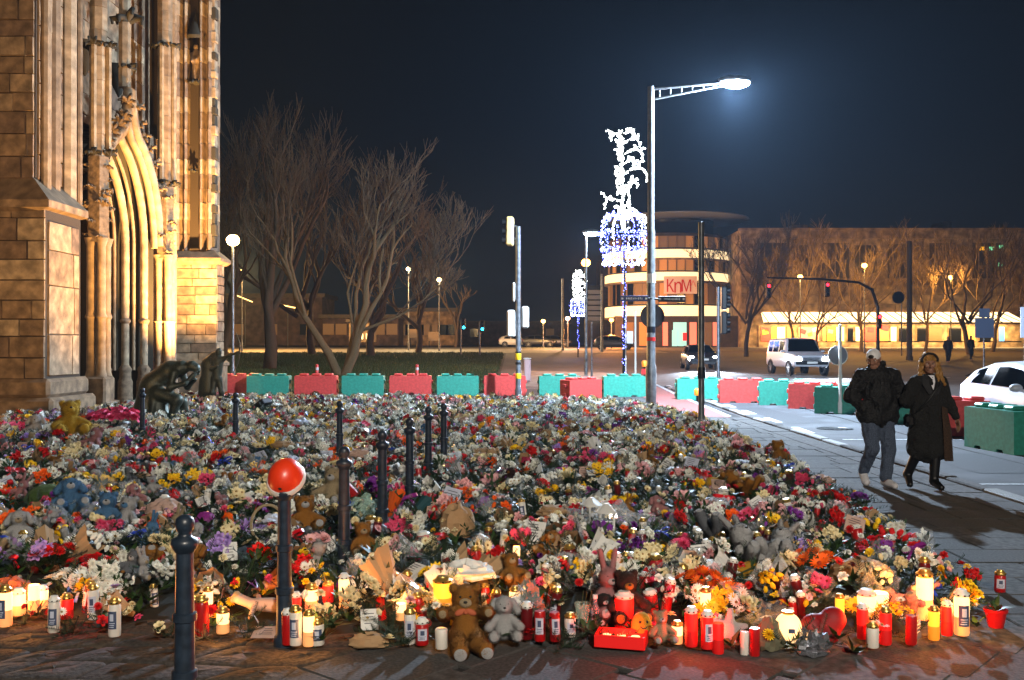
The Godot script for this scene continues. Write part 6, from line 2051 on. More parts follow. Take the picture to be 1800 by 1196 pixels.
func far_walkers() -> void:
	var i := 0
	for q in [[1667, 66.0, 0.0, "person in dark clothes far off beside the sturdy bare tree"], [1707, 70.0, 0.4, "person walking far off right next to the sturdy bare tree"]]:
		var t := thing("person", q[3], "person", Vector3((q[0] - 900.0) * q[1] / F, gy(q[1]), -q[1]), q[2], "far walkers on the plaza")
		var b := [[Vector3(0, 0.9, 0), Vector3(0, 1.35, 0), 0.14, 0.15], [Vector3(-0.14, 1.38, 0), Vector3(0.14, 1.38, 0), 0.08, 0.08], [Vector3(0, 1.5, 0), Vector3(0, 1.64, 0.02), 0.06, 0.095], [Vector3(-0.09, 0.88, 0), Vector3(-0.10, 0.48, 0.06), 0.09, 0.06], [Vector3(-0.10, 0.48, 0.06), Vector3(-0.1, 0.06, 0.1), 0.055, 0.045], [Vector3(0.09, 0.88, 0), Vector3(0.1, 0.48, 0.04), 0.09, 0.06], [Vector3(0.1, 0.48, 0.04), Vector3(0.11, 0.08, -0.16), 0.055, 0.045], [Vector3(-0.1, 0.05, 0.08), Vector3(-0.1, 0.04, 0.24), 0.04, 0.035], [Vector3(0.11, 0.06, -0.16), Vector3(0.11, 0.035, -0.02), 0.04, 0.035], [Vector3(-0.2, 1.36, 0), Vector3(-0.26, 1.1, -0.04), 0.055, 0.045], [Vector3(-0.26, 1.1, -0.04), Vector3(-0.24, 0.86, 0.06), 0.04, 0.035], [Vector3(0.2, 1.36, 0), Vector3(0.26, 1.1, 0.0), 0.055, 0.045], [Vector3(0.26, 1.1, 0.0), Vector3(0.22, 0.9, 0.12), 0.04, 0.035]]
		part(t, "body", nets(b, 0.03, 0.04).mesh(), M.skin)
		var c := [[Vector3(0, 0.85, 0), Vector3(0, 1.3, 0), 0.18, 0.19], [Vector3(-0.15, 1.36, 0), Vector3(0.15, 1.36, 0), 0.105, 0.105], [Vector3(-0.2, 1.36, 0), Vector3(-0.27, 1.1, -0.04), 0.08, 0.065], [Vector3(-0.27, 1.1, -0.04), Vector3(-0.24, 0.88, 0.05), 0.065, 0.055], [Vector3(0.2, 1.36, 0), Vector3(0.27, 1.1, 0.0), 0.08, 0.065], [Vector3(0.27, 1.1, 0.0), Vector3(0.22, 0.92, 0.11), 0.065, 0.055]]
		part(t, "jacket", nets(c, 0.035, 0.04).mesh(), M.jacket_black)
		var l := [[Vector3(-0.09, 0.88, 0), Vector3(-0.10, 0.48, 0.06), 0.115, 0.085], [Vector3(-0.10, 0.48, 0.06), Vector3(-0.1, 0.1, 0.1), 0.08, 0.07], [Vector3(0.09, 0.88, 0), Vector3(0.1, 0.48, 0.04), 0.115, 0.085], [Vector3(0.1, 0.48, 0.04), Vector3(0.11, 0.12, -0.15), 0.08, 0.07]]
		part(t, "trousers", nets(l, 0.035, 0.03).mesh(), M.cloth_dark)
		i += 1


# ---- bronze figures in front of the portal ----
func statues() -> void:
	var V := func(x: float, y: float, z: float) -> Vector3: return Vector3(x, y, z)
	var t := thing("bronze_statue", "dark bronze statue of a kneeling figure bent far forward with drooping head", "statue", Vector3(-7.1, 0, -20.6))
	t.scale = Vector3.ONE * 1.12
	var b := [
		[V.call(-0.30, 0.15, 0), V.call(-0.30, 0.75, 0), 0.26, 0.21], [V.call(-0.48, 0.1, 0.05), V.call(-0.38, 0.7, 0), 0.2, 0.17], [V.call(-0.10, 0.1, 0.1), V.call(-0.22, 0.62, 0.03), 0.19, 0.17],
		[V.call(-0.30, 0.80, 0), V.call(0.02, 1.02, 0.02), 0.19, 0.18], [V.call(0.02, 1.02, 0.02), V.call(0.24, 1.08, 0.03), 0.18, 0.14],
		[V.call(0.24, 1.08, 0.03), V.call(0.40, 1.10, 0.05), 0.075, 0.07, 0.05], [V.call(0.44, 1.12, 0.05), V.call(0.52, 1.07, 0.06), 0.095, 0.075, 0.05], [V.call(0.53, 1.11, 0.06), V.call(0.55, 0.98, 0.06), 0.045, 0.04, 0.04],
		[V.call(0.16, 0.99, 0.17), V.call(0.10, 0.72, 0.24), 0.07, 0.058], [V.call(0.10, 0.72, 0.24), V.call(0.36, 0.80, 0.22), 0.055, 0.042], [V.call(0.36, 0.80, 0.22), V.call(0.46, 0.90, 0.16), 0.04, 0.035],
		[V.call(0.20, 1.0, -0.12), V.call(0.28, 0.72, -0.18), 0.065, 0.055], [V.call(0.28, 0.72, -0.18), V.call(0.46, 0.86, -0.06), 0.05, 0.04],
		[V.call(-0.14, 0.62, 0.16), V.call(0.22, 0.50, 0.20), 0.13, 0.10], [V.call(0.22, 0.50, 0.20), V.call(0.10, 0.10, 0.22), 0.095, 0.07], [V.call(-0.14, 0.60, -0.12), V.call(0.20, 0.44, -0.14), 0.12, 0.1], [V.call(0.20, 0.44, -0.14), V.call(0.30, 0.1, -0.16), 0.09, 0.07], [V.call(0.05, 0.06, 0.22), V.call(0.26, 0.05, 0.24), 0.06, 0.045],
		[V.call(-0.36, 0.5, 0.17), V.call(-0.42, 0.1, 0.26), 0.06, 0.08, 0.05], [V.call(-0.22, 0.5, 0.19), V.call(-0.22, 0.1, 0.3), 0.05, 0.07, 0.05]]
	for q in hand_bones(V.call(0.46, 0.90, 0.16), V.call(0.4, 0.5, -0.2), V.call(0.5, -0.5, 0), 0.4, 1.1): b.append(q)
	part(t, "figure", nets(b, 0.018, 0.06).mesh(), M.bronze)
	var base := Geo.new()
	base.box(xf(Vector3(-0.1, 0.04, 0.05)), Vector3(1.15, 0.10, 0.85), 0.03)
	part(t, "base", base.mesh(), M.bronze)
	t = thing("bronze_statue", "dark bronze statue of a standing archer with an arm stretched out, against the lawn", "statue", Vector3(-7.85, 0, -26.4), -0.1)
	b = [
		[V.call(-0.25, 0.45, -0.1), V.call(-0.22, 1.15, -0.1), 0.22, 0.20], [V.call(-0.22, 1.15, -0.1), V.call(-0.05, 1.36, -0.05), 0.21, 0.14], [V.call(-0.33, 0.2, -0.1), V.call(-0.3, 0.7, -0.1), 0.2, 0.2],
		[V.call(0.05, 0.80, 0.05), V.call(0.08, 1.24, 0.05), 0.12, 0.14], [V.call(-0.06, 1.28, 0.05), V.call(0.22, 1.30, 0.05), 0.065, 0.065], [V.call(0.08, 1.30, 0.06), V.call(0.10, 1.42, 0.07), 0.05, 0.05], [V.call(0.10, 1.48, 0.08), V.call(0.11, 1.52, 0.09), 0.085, 0.08],
		[V.call(0.22, 1.32, 0.05), V.call(0.40, 1.40, 0.10), 0.055, 0.046], [V.call(0.40, 1.40, 0.10), V.call(0.60, 1.46, 0.13), 0.044, 0.034],
		[V.call(-0.06, 1.28, 0.08), V.call(-0.02, 1.05, 0.26), 0.055, 0.046], [V.call(-0.02, 1.05, 0.26), V.call(0.14, 1.12, 0.26), 0.044, 0.035],
		[V.call(0.0, 0.78, 0.05), V.call(-0.04, 0.42, 0.14), 0.095, 0.062], [V.call(-0.04, 0.42, 0.14), V.call(-0.06, 0.05, 0.10), 0.058, 0.04], [V.call(0.11, 0.78, 0.05), V.call(0.18, 0.42, 0.08), 0.09, 0.06], [V.call(0.18, 0.42, 0.08), V.call(0.24, 0.05, 0.02), 0.056, 0.04], [V.call(-0.06, 0.04, 0.08), V.call(-0.05, 0.04, 0.24), 0.045, 0.04], [V.call(0.24, 0.04, 0.0), V.call(0.27, 0.04, 0.16), 0.045, 0.04]]
	for q in hand_bones(V.call(0.60, 1.46, 0.13), V.call(1, 0.2, 0.1), V.call(0, 0, 1), 0.9, 1.1): b.append(q)
	part(t, "figure", nets(b, 0.02, 0.05).mesh(), M.bronze)
	var bow := Geo.new()
	bow.tube([V.call(0.60, 2.0, 0.14), V.call(0.70, 1.72, 0.14), V.call(0.70, 1.48, 0.15), V.call(0.66, 1.2, 0.15), V.call(0.52, 0.92, 0.15)], [0.012, 0.018, 0.022, 0.018, 0.012], 6)
	part(t, "bow", bow.mesh(), M.bronze)
	base = Geo.new()
	base.box(xf(Vector3(-0.05, 0.04, 0)), Vector3(1.0, 0.10, 0.9), 0.03)
	part(t, "base", base.mesh(), M.bronze)


func people() -> void:
	people_materials()
	man()
	woman()
	far_walkers()
	statues()


# ---- the heap of flowers, candles and toys ----
var heap_edge := PackedVector2Array()   # (x, depth)
var heap_noise := FastNoiseLite.new()
var petal := {}                         # petal materials by colour name
var flower_geo := {}                    # blossom shapes
var flower_mesh := {}
const HUES := {"white": [0.90, 0.90, 0.86, 31], "cream": [0.90, 0.84, 0.66, 20], "pale pink": [0.90, 0.68, 0.68, 9], "pink": [0.86, 0.28, 0.44, 7], "red": [0.80, 0.05, 0.06, 11], "dark red": [0.42, 0.02, 0.05, 4], "yellow": [0.96, 0.78, 0.08, 8], "orange": [0.95, 0.40, 0.05, 5], "purple": [0.44, 0.14, 0.54, 3], "lilac": [0.68, 0.56, 0.82, 2]}
const ZONES := [[-2.7, 6.0, "on the cobbles at the front"], [-1.6, 6.3, "round the bollard with the helmet"], [-0.7, 5.9, "beside the big golden teddy bear"], [0.55, 5.9, "round the red lanterns in front"], [1.75, 5.9, "round the dark red cushion"], [2.7, 6.3, "at the front corner by the pavement"], [-2.9, 8.4, "behind the bollard on the cobbles"], [-1.1, 8.2, "beyond the bollard with the helmet"], [0.2, 8.0, "behind the golden teddy bear"], [1.5, 8.0, "amid the rows of candle lids"], [2.9, 8.6, "on the slope towards the pavement"], [3.3, 12.0, "along the pavement edge near the walkers"], [0.8, 12.0, "past the candle rows towards the posts"], [-0.9, 11.5, "among the later bollards"], [-3.6, 12.0, "between bollards and church wall"], [-6.8, 15.5, "below the church buttress"], [-6.0, 21.0, "round the kneeling bronze figure"], [-2.0, 17.0, "beyond the last bollard"], [3.2, 18.5, "near the plain post"], [1.0, 18.0, "far in the open heap"], [-5.5, 28.0, "before the archer and green block"], [-1.5, 27.0, "close to the back row of blocks"], [2.4, 26.0, "near the tall lamp pole"]]


func zone(x: float, d: float) -> String:
	var best := 1e9
	var out := ""
	for z in ZONES:
		var w: float = Vector2((x - z[0]) * 1.0, d - z[1]).length() / (0.35 + d * 0.1)
		if w < best:
			best = w
			out = z[2]
	return out


func heap_height(x: float, d: float) -> float:
	var p := Vector2(x, d)
	var e := 9.0
	for k in heap_edge.size() - 1:   # the open left side has no edge
		e = minf(e, p.distance_to(Geometry2D.get_closest_point_to_segment(p, heap_edge[k], heap_edge[k + 1])))
	if not Geometry2D.is_point_in_polygon(p, heap_edge): e = -e
	var rise := smoothstep(-0.05, 1.1, e)
	return 0.02 + rise * (0.13 + 0.07 * heap_noise.get_noise_2d(x * 60.0, d * 60.0) + 0.06 * heap_noise.get_noise_2d(x * 200.0, d * 200.0)) + smoothstep(7.0, 14.0, d) * 0.03 * rise


func spot_at(px: float, py: float) -> Vector3:   # where the heap's surface lies at that pixel of the photograph
	var h := 0.03
	var d := 6.0
	for k in 4:
		d = F * (1.7 - h) / (py - 605.0)
		h = maxf(heap_height((px - 900.0) * d / F, d), 0.0) if Geometry2D.is_point_in_polygon(Vector2((px - 900.0) * d / F, d), heap_edge) else 0.0
	return Vector3((px - 900.0) * d / F, h, -d)


func petal_quad(g: Geo, xfm: Transform3D, l: float, w: float, cup: float, curl: float) -> void:
	# a petal from the origin along +z, cupped, its tip curling up
	var rows := []
	for r in 3:
		var t := r / 2.0
		var ww: float = w * [0.35, 1.0, 0.55][r]
		var y := curl * t * t * l
		rows.append([xfm * Vector3(-ww * 0.5, y + cup * ww, t * l), xfm * Vector3(0, y, t * l * (1.0 if r < 2 else 1.06)), xfm * Vector3(ww * 0.5, y + cup * ww, t * l)])
	g.sheet(rows)


func make_blossoms() -> void:
	var g := Geo.new()   # rose: petals in rising rings
	for q in [[5, 0.030, 0.15, 0.030, 0.0], [5, 0.027, 0.75, 0.028, 0.6], [4, 0.024, 1.1, 0.026, 0.2], [3, 0.020, 1.35, 0.022, 0.8]]:
		for k in q[0]:
			petal_quad(g, Transform3D(Basis(Vector3.UP, TAU * k / q[0] + q[4]) * Basis(Vector3.RIGHT, -q[2]), Vector3(0, 0.004, 0)), q[1] * 1.25, q[3] * 1.25, 0.22, -0.25)
	flower_geo["rose"] = g
	g = Geo.new()        # gerbera: two rings of narrow petals round a dark eye
	for r in 2:
		for k in 13:
			petal_quad(g, Transform3D(Basis(Vector3.UP, TAU * (k + r * 0.5) / 13.0) * Basis(Vector3.RIGHT, -0.18 - r * 0.22), Vector3.ZERO), 0.046 - r * 0.008, 0.013, 0.1, 0.1)
	g.col = Color(0.35, 0.22, 0.06)
	g.ball(xf(Vector3(0, 0.008, 0), Vector3.ZERO, Vector3(0.012, 0.008, 0.012)), 8, 4)
	flower_geo["gerbera"] = g
	g = Geo.new()        # chrysanthemum: a ball of petals
	for r in 4:
		var n: int = [14, 12, 9, 5][r]
		for k in n:
			var a := TAU * (k + r * 0.37) / n
			var b := Transform3D(Basis(Vector3.UP, a) * Basis(Vector3.RIGHT, -[0.1, 0.5, 0.9, 1.3][r]), Vector3(0, 0.004 + r * 0.003, 0))
			petal_quad(g, b, [0.040, 0.037, 0.032, 0.026][r], 0.012, 0.25, 0.12)
	flower_geo["chrysanthemum"] = g
	g = Geo.new()        # tulip: six petals closed to a cup
	for k in 6:
		var rows := []
		for r in 3:
			var t := r / 2.0
			var rad: float = [0.006, 0.021, 0.013][r]
			var row := []
			for s in 3:
				var a := TAU * (k + (s - 1) * 0.55) / 6.0
				row.append(Vector3(cos(a) * rad * (1.0 if k % 2 else 0.9), t * 0.055, sin(a) * rad * (1.0 if k % 2 else 0.9)))
			rows.append(row)
		g.sheet(rows)
	flower_geo["tulip"] = g
	g = Geo.new()        # small clustered flowers
	for k in 9:
		var o := Vector3(R(-0.03, 0.03), R(0.0, 0.025), R(-0.03, 0.03))
		for q in 5:
			petal_quad(g, Transform3D(Basis.from_euler(Vector3(R(-0.4, 0.4), TAU * q / 5.0, R(-0.3, 0.3))), o), 0.014, 0.012, 0.2, 0.2)
	flower_geo["small"] = g
	for k in flower_geo: flower_mesh[k] = flower_geo[k].mesh()


func leaf(g: Geo, at: Transform3D, l: float, w: float) -> void:
	g.sheet([[at * Vector3(0, 0, 0), at * Vector3(0.001, 0, 0)], [at * Vector3(-w * 0.5, w * 0.12, l * 0.45), at * Vector3(w * 0.5, w * 0.12, l * 0.45)], [at * Vector3(-0.001, -l * 0.08, l), at * Vector3(0.001, -l * 0.08, l)]], false)


func fir_sprig(g: Geo, at: Transform3D, l: float) -> void:
	g.tube([at * Vector3.ZERO, at * Vector3(0, 0.01, l)], [0.003, 0.0015], 3, false)
	for k in 15:
		var z := l * (k + 0.5) / 15.0
		for s in [-1.0, 1.0]:
			var b := at * Vector3(0, 0.005, z)
			var tip := at * Vector3(s * 0.026, 0.012 + 0.008 * (k % 3), z + 0.016)
			var wd := at.basis * Vector3(0, 0.0, 0.0032)
			g.tri(b - wd, b + wd, tip)


func film_cone(g: Geo, r0: float, l: float, r1: float, seed_turn: float, open := 1.0, crumple := 0.35) -> void:
	# crumpled wrapping: narrow at the tie, flaring towards the flowers, with a ragged rim
	var rows := []
	var n := 18
	for r in 5:
		var t := r / 4.0
		var row := []
		for k in n + 1:
			var a := (TAU * (k % n) / n) * open + seed_turn
			var zig := (1.0 if (k % n) % 2 else -1.0) * crumple * 0.5
			var rad := lerpf(r0, r1, pow(t, 0.8)) * (1.0 + zig * (0.4 + 0.6 * t) * 0.42 + 0.12 * sin(a * 3.0 + seed_turn * 7.0) * t)
			row.append(Vector3(cos(a) * rad, l * t * (1.0 + (0.10 * zig + 0.09 * sin(a * 2.0 + seed_turn)) * t), sin(a) * rad))
		rows.append(row)
	g.sheet(rows, false)


# a bouquet lies along +y: tie at the origin, flowers at the far end
var bouquet_kits := []   # [kind, wrap name, petals Array[Transform3D], leaves Geo, wrapping Geo, wrap material]


func make_bouquets() -> void:
	var kinds := ["rose", "chrysanthemum", "gerbera", "tulip", "rose", "small", "chrysanthemum", "rose", "gerbera", "tulip", "rose", "chrysanthemum"]
	var wraps := ["clear film", "no wrapping", "clear film", "brown paper", "no wrapping", "clear film", "no wrapping", "white paper", "no wrapping", "clear film", "no wrapping", "no wrapping"]
	for v in kinds.size():
		var n: int = {"rose": 9, "chrysanthemum": 9, "gerbera": 7, "tulip": 10, "small": 10}[kinds[v]]
		var at := []
		for k in n:
			var t := sqrt((k + 0.5) / n)
			var a := k * 2.4 + v
			var s: float = {"rose": 1.05, "chrysanthemum": 1.0, "gerbera": 1.0, "tulip": 1.05, "small": 1.15}[kinds[v]] * R(0.85, 1.2)
			var o := Vector3(cos(a) * t * 0.105, 0.29 + 0.05 * (1.0 - t * t) + R(-0.02, 0.02), sin(a) * t * 0.105)
			var tilt := Basis(Vector3(sin(a), 0, -cos(a)).normalized(), -t * 0.75) * Basis(Vector3.UP, R(0, TAU))
			at.append(Transform3D(tilt * Basis.from_scale(Vector3.ONE * s), o))
		var lv := Geo.new()
		for k in n:
			var top: Vector3 = at[k].origin
			lv.tube([Vector3(top.x * -0.25, -0.11, top.z * -0.25), Vector3(top.x * 0.08, 0.02, top.z * 0.08), top], [0.0035, 0.0035, 0.003], 3, false)
		for k in 14:
			var a := R(0, TAU)
			leaf(lv, Transform3D(Basis(Vector3.UP, a) * Basis(Vector3.RIGHT, R(-1.2, -0.3)), Vector3(sin(a) * 0.05, R(0.14, 0.29), cos(a) * 0.05)), R(0.07, 0.13), R(0.025, 0.05))
		if v % 3 == 1:
			for k in 5:
				var a := R(0, TAU)
				fir_sprig(lv, Transform3D(Basis(Vector3.UP, a) * Basis(Vector3.RIGHT, R(-1.1, -0.5)), Vector3(sin(a) * 0.03, R(0.16, 0.24), cos(a) * 0.03)), R(0.12, 0.18))
		var wr := Geo.new()
		var wm: Material = null
		match wraps[v]:
			"clear film": wm = M.film
			"white paper": wm = M.paper_white
			"brown paper": wm = M.paper_brown
			"green tissue": wm = M.paper_green
		if wm:
			film_cone(wr, 0.022, 0.33, 0.135, v * 0.7)
			film_cone(wr, 0.022, -0.10, 0.05, v * 0.9, 1.0, 0.6)
			wr.lathe(xf(Vector3(0, -0.012, 0)), PackedVector2Array([Vector2(0.026, 0), Vector2(0.029, 0.012), Vector2(0.026, 0.024)]), 8)
		bouquet_kits.append([kinds[v], wraps[v], at, lv, wr, wm])


func hue() -> String:
	var r := rng.randf() * 101.0
	for k in HUES:
		r -= HUES[k][3]
		if r <= 0.0: return k
	return "white"


func patch(p: Vector3) -> float:   # where flowers lie thick and where the green shows
	return heap_noise.get_noise_2d(p.x * 75.0 + 300.0, p.z * 75.0)


func hue_near(p: Vector3) -> String:   # flowers of one gift lie together
	if rng.randf() < 0.5: return hue()
	var keys := HUES.keys()
	var n := absi(hash(Vector2i(int(floor(p.x * 1.7)), int(floor(p.z * 1.3))))) % 100
	for k in keys:
		n -= HUES[k][3]
		if n <= 0: return k
	return "white"


func tint_of(h: String) -> Color:
	var q: Array = HUES[h]
	return lin(q[0], q[1], q[2])


func merged_bouquet(kit: Array, leaf_mat: Material) -> ArrayMesh:
	var p := Geo.new()
	for t in kit[2]: p.append(flower_geo[kit[0]], t)
	var list := [p, M.petal_tinted, kit[3], leaf_mat]
	if kit[5]: list.append_array([kit[4], kit[5]])
	return both(list)


func heap_materials() -> void:
	var n2: Texture2D = M.n2
	tinted("petal_tinted", 0.65, Color(0.35, 0.35, 0.35))
	for h in HUES:
		var q: Array = HUES[h]
		var m := mat("petal_" + h, Color(q[0], q[1], q[2]), 0.65)
		m.vertex_color_use_as_albedo = true
		m.backlight_enabled = true
		m.backlight = Color(0.35, 0.35, 0.35)
		petal[h] = m
	mat("leaf_green", Color(0.15, 0.25, 0.10), 0.5)
	mat("leaf_dark", Color(0.085, 0.15, 0.075), 0.5)
	mat("fir_green", Color(0.09, 0.17, 0.10), 0.6)
	grained("heap_bed", Color(0.10, 0.115, 0.07), 0.95, n2, 2.0)
	var film := mat("film", Color(0.93, 0.95, 0.97, 0.16), 0.10)
	film.transparency = BaseMaterial3D.TRANSPARENCY_ALPHA
	film.metallic_specular = 0.75
	mat("paper_white", Color(0.84, 0.84, 0.82), 0.8)
	mat("paper_brown", Color(0.62, 0.50, 0.36), 0.85)
	mat("paper_green", Color(0.16, 0.30, 0.22), 0.8)
	mat("foil", Color(0.80, 0.81, 0.84), 0.16, 0.9)
	for q in [["fur_gold", 0.74, 0.48, 0.13], ["fur_brown", 0.22, 0.10, 0.05], ["fur_cream", 0.80, 0.71, 0.55], ["fur_white", 0.84, 0.84, 0.84], ["fur_blue", 0.36, 0.58, 0.78], ["fur_pink", 0.84, 0.58, 0.58], ["fur_grey", 0.50, 0.52, 0.55], ["fur_yellow", 0.90, 0.70, 0.16], ["fur_green", 0.30, 0.42, 0.17], ["fur_black", 0.06, 0.06, 0.07]]:
		var m := grained(q[0], Color(q[1], q[2], q[3]), 0.95, n2, 14.0, M.asphalt.heightmap_texture, 0.25, false)
		m.rim_enabled = true
		m.rim = 0.5
		m.rim_tint = 0.6
	for q in [["wax_red", 0.66, 0.05, 0.06, 0.3], ["wax_dark", 0.36, 0.03, 0.05, 0.25], ["wax_white", 0.84, 0.82, 0.78, 0.4], ["wax_yellow", 0.90, 0.72, 0.20, 0.4]]:
		var m := mat(q[0], Color(q[1], q[2], q[3]), q[4])
		m.backlight_enabled = true
		m.backlight = Color(0.4, 0.4, 0.4)
	glow("lit_candle_red", Color(0.98, 0.09, 0.06), 0.9)
	glow("lit_candle_white", Color(1.0, 0.80, 0.55), 1.9)
	glow("lit_candle_yellow", Color(1.0, 0.70, 0.18), 1.5)
	glow("lit_wax_red", Color(0.80, 0.06, 0.05), 0.22)
	glow("lit_wax_white", Color(0.95, 0.66, 0.40), 0.55)
	glow("lit_wax_yellow", Color(0.95, 0.58, 0.14), 0.5)
	glow("lit_box_red", Color(0.85, 0.07, 0.06), 0.28)
	glow("candle_flame", Color(1.0, 0.78, 0.40), 14.0)
	mat("lid_gold", Color(0.83, 0.68, 0.36), 0.3, 0.8)
	mat("lid_white", Color(0.83, 0.83, 0.80), 0.4)
	mat("print_blue", Color(0.22, 0.27, 0.38), 0.6)
	mat("print_pale", Color(0.72, 0.74, 0.80), 0.6)
	mat("ink", Color(0.25, 0.25, 0.30), 0.8)
	mat("cloth_red", Color(0.62, 0.04, 0.07), 0.6)
	mat("satin_red", Color(0.50, 0.03, 0.05), 0.6)
	mat("ribbon_red", Color(0.80, 0.06, 0.12), 0.35)
	mat("ribbon_purple", Color(0.50, 0.14, 0.46), 0.35)
	mat("ribbon_blue", Color(0.12, 0.25, 0.72), 0.35)
	mat("linen", Color(0.72, 0.60, 0.54), 0.85)
	mat("clay", Color(0.66, 0.33, 0.20), 0.8)


# ---- candles ----
var candle_kit := {}


func make_candles() -> void:
	for q in [["tall", 0.034, 0.175], ["short", 0.037, 0.115], ["wide", 0.05, 0.15]]:
		var r: float = q[1]
		var h: float = q[2]
		var b := Geo.new()
		b.lathe(Transform3D(), PackedVector2Array([Vector2(0, 0), Vector2(r * 0.92, 0), Vector2(r, h * 0.06), Vector2(r * 0.97, h * 0.5), Vector2(r, h * 0.94), Vector2(r * 0.86, h), Vector2(0, h)]), 16)
		var l := Geo.new()
		l.lathe(Transform3D(), PackedVector2Array([Vector2(r * 0.9, h), Vector2(r * 1.02, h + 0.004), Vector2(r * 1.02, h + 0.016), Vector2(r * 0.7, h + 0.024), Vector2(r * 0.62, h + 0.034), Vector2(0, h + 0.036)]), 16)
		var holes := Geo.new()
		for k in 8:
			holes.box(Transform3D(Basis(Vector3.UP, TAU * k / 8.0), Basis(Vector3.UP, TAU * k / 8.0) * Vector3(0, h + 0.010, r * 1.02)), Vector3(0.009, 0.006, 0.004))
		var lab := Geo.new()
		var rows := [[], []]
		for k in 6:
			var a := lerpf(-0.75, 0.75, k / 5.0)
			rows[0].append(Vector3(sin(a) * r * 1.015, h * 0.25, cos(a) * r * 1.015))
			rows[1].append(Vector3(sin(a) * r * 1.015, h * 0.80, cos(a) * r * 1.015))
		lab.sheet(rows)
		var pic := Geo.new()
		for line in [[-0.32, 0.30, 0.50, 0.72], [-0.5, 0.5, 0.42, 0.445], [-0.4, 0.4, 0.36, 0.385], [-0.5, 0.35, 0.30, 0.325]]:
			var lo := []
			var hi := []
			for k in 4:
				var a := lerpf(line[0], line[1], k / 3.0)
				lo.append(Vector3(sin(a) * r * 1.03, h * line[2], cos(a) * r * 1.03))
				hi.append(Vector3(sin(a) * r * 1.03, h * line[3], cos(a) * r * 1.03))
			pic.sheet([lo, hi])
		var fl := Geo.new()
		fl.lathe(xf(Vector3(0, h * 0.66, 0)), PackedVector2Array([Vector2(0, 0), Vector2(0.008, 0.008), Vector2(0.006, 0.018), Vector2(0, 0.032)]), 8)
		var up := Geo.new()
		up.lathe(Transform3D(), PackedVector2Array([Vector2(r * 0.97, h * 0.48), Vector2(r, h * 0.94), Vector2(r * 0.9, h)]), 16)
		var wax := Geo.new()
		wax.lathe(Transform3D(), PackedVector2Array([Vector2(0, 0), Vector2(r * 0.92, 0), Vector2(r, h * 0.06), Vector2(r * 0.97, h * 0.48)]), 16)
		candle_kit[q[0]] = [b.mesh(), l.mesh(), holes.mesh(), lab.mesh(), fl.mesh(), h, r, up.mesh(), wax.mesh(), pic.mesh()]


func candle(kind: String, wax: String, lid: String, label: String, at: Vector3, turn: float, print_mat := "", tilt := Vector3.ZERO, s := 1.0) -> Node3D:
	var kit: Array = candle_kit[kind]
	var t := thing("grave_candle", label, "candle", at, 0.0, "grave candles in the heap")
	t.transform = Transform3D(Basis.from_euler(Vector3(tilt.x, turn, tilt.z)) * Basis.from_scale(Vector3.ONE * s), at)
	part(t, "candle_glass", kit[0], M[wax])
	if lid:
		part(t, "lid", kit[1], M[lid])
		part(t, "vent_slots", kit[2], M.hole)
	if print_mat:
		part(t, "printed_label", kit[3], M[print_mat])
		part(t, "picture", kit[9], M.print_pale if print_mat == "print_blue" else M.print_blue)
	return t


func lit_candle(kind: String, colour: String, label: String, at: Vector3, e: float, lid := "lid_gold", print_mat := "", s := 1.0) -> void:
	var t := candle(kind, "wax_" + colour, lid, label, at, R(-0.4, 0.4), print_mat, Vector3.ZERO, s)
	var kit: Array = candle_kit[kind]
	var old := t.get_child(0)
	t.remove_child(old)
	old.free()
	part(t, "candle_glass", kit[7], M["lit_candle_" + colour])
	part(t, "candle_wax", kit[8], M["lit_wax_" + colour])
	if not lid: part(t, "candle_flame", kit[4], M.candle_flame)
	var c: Color = {"red": Color(1.0, 0.22, 0.12), "white": Color(1.0, 0.66, 0.34), "yellow": Color(1.0, 0.62, 0.22)}[colour]
	lamp(t, Vector3(0, kit[5] * 0.72, 0), c, e * 1.15, 0.03)


# ---- soft toys: sewn bodies that sit or lie ----
var toy_kit := {}


func furry(g: Geo, l := 0.009) -> Geo:   # short pile: thin blades over the whole skin
	for k in g.v.size():
		var p := g.v[k]
		var n := g.n[k]
		for q in 2:
			var s := n.cross(Vector3(R(-1, 1), R(-1, 1), R(-1, 1))).normalized() * 0.0019
			var tip := p + (n + Vector3(R(-0.7, 0.7), R(-0.9, 0.3), R(-0.7, 0.7))).normalized() * l * R(0.7, 1.3)
			var a := g.put(p - s, n)
			g.put(p + s, n)
			g.put(tip, n)
			g._tri_n(a, a + 1, a + 2)
	return g


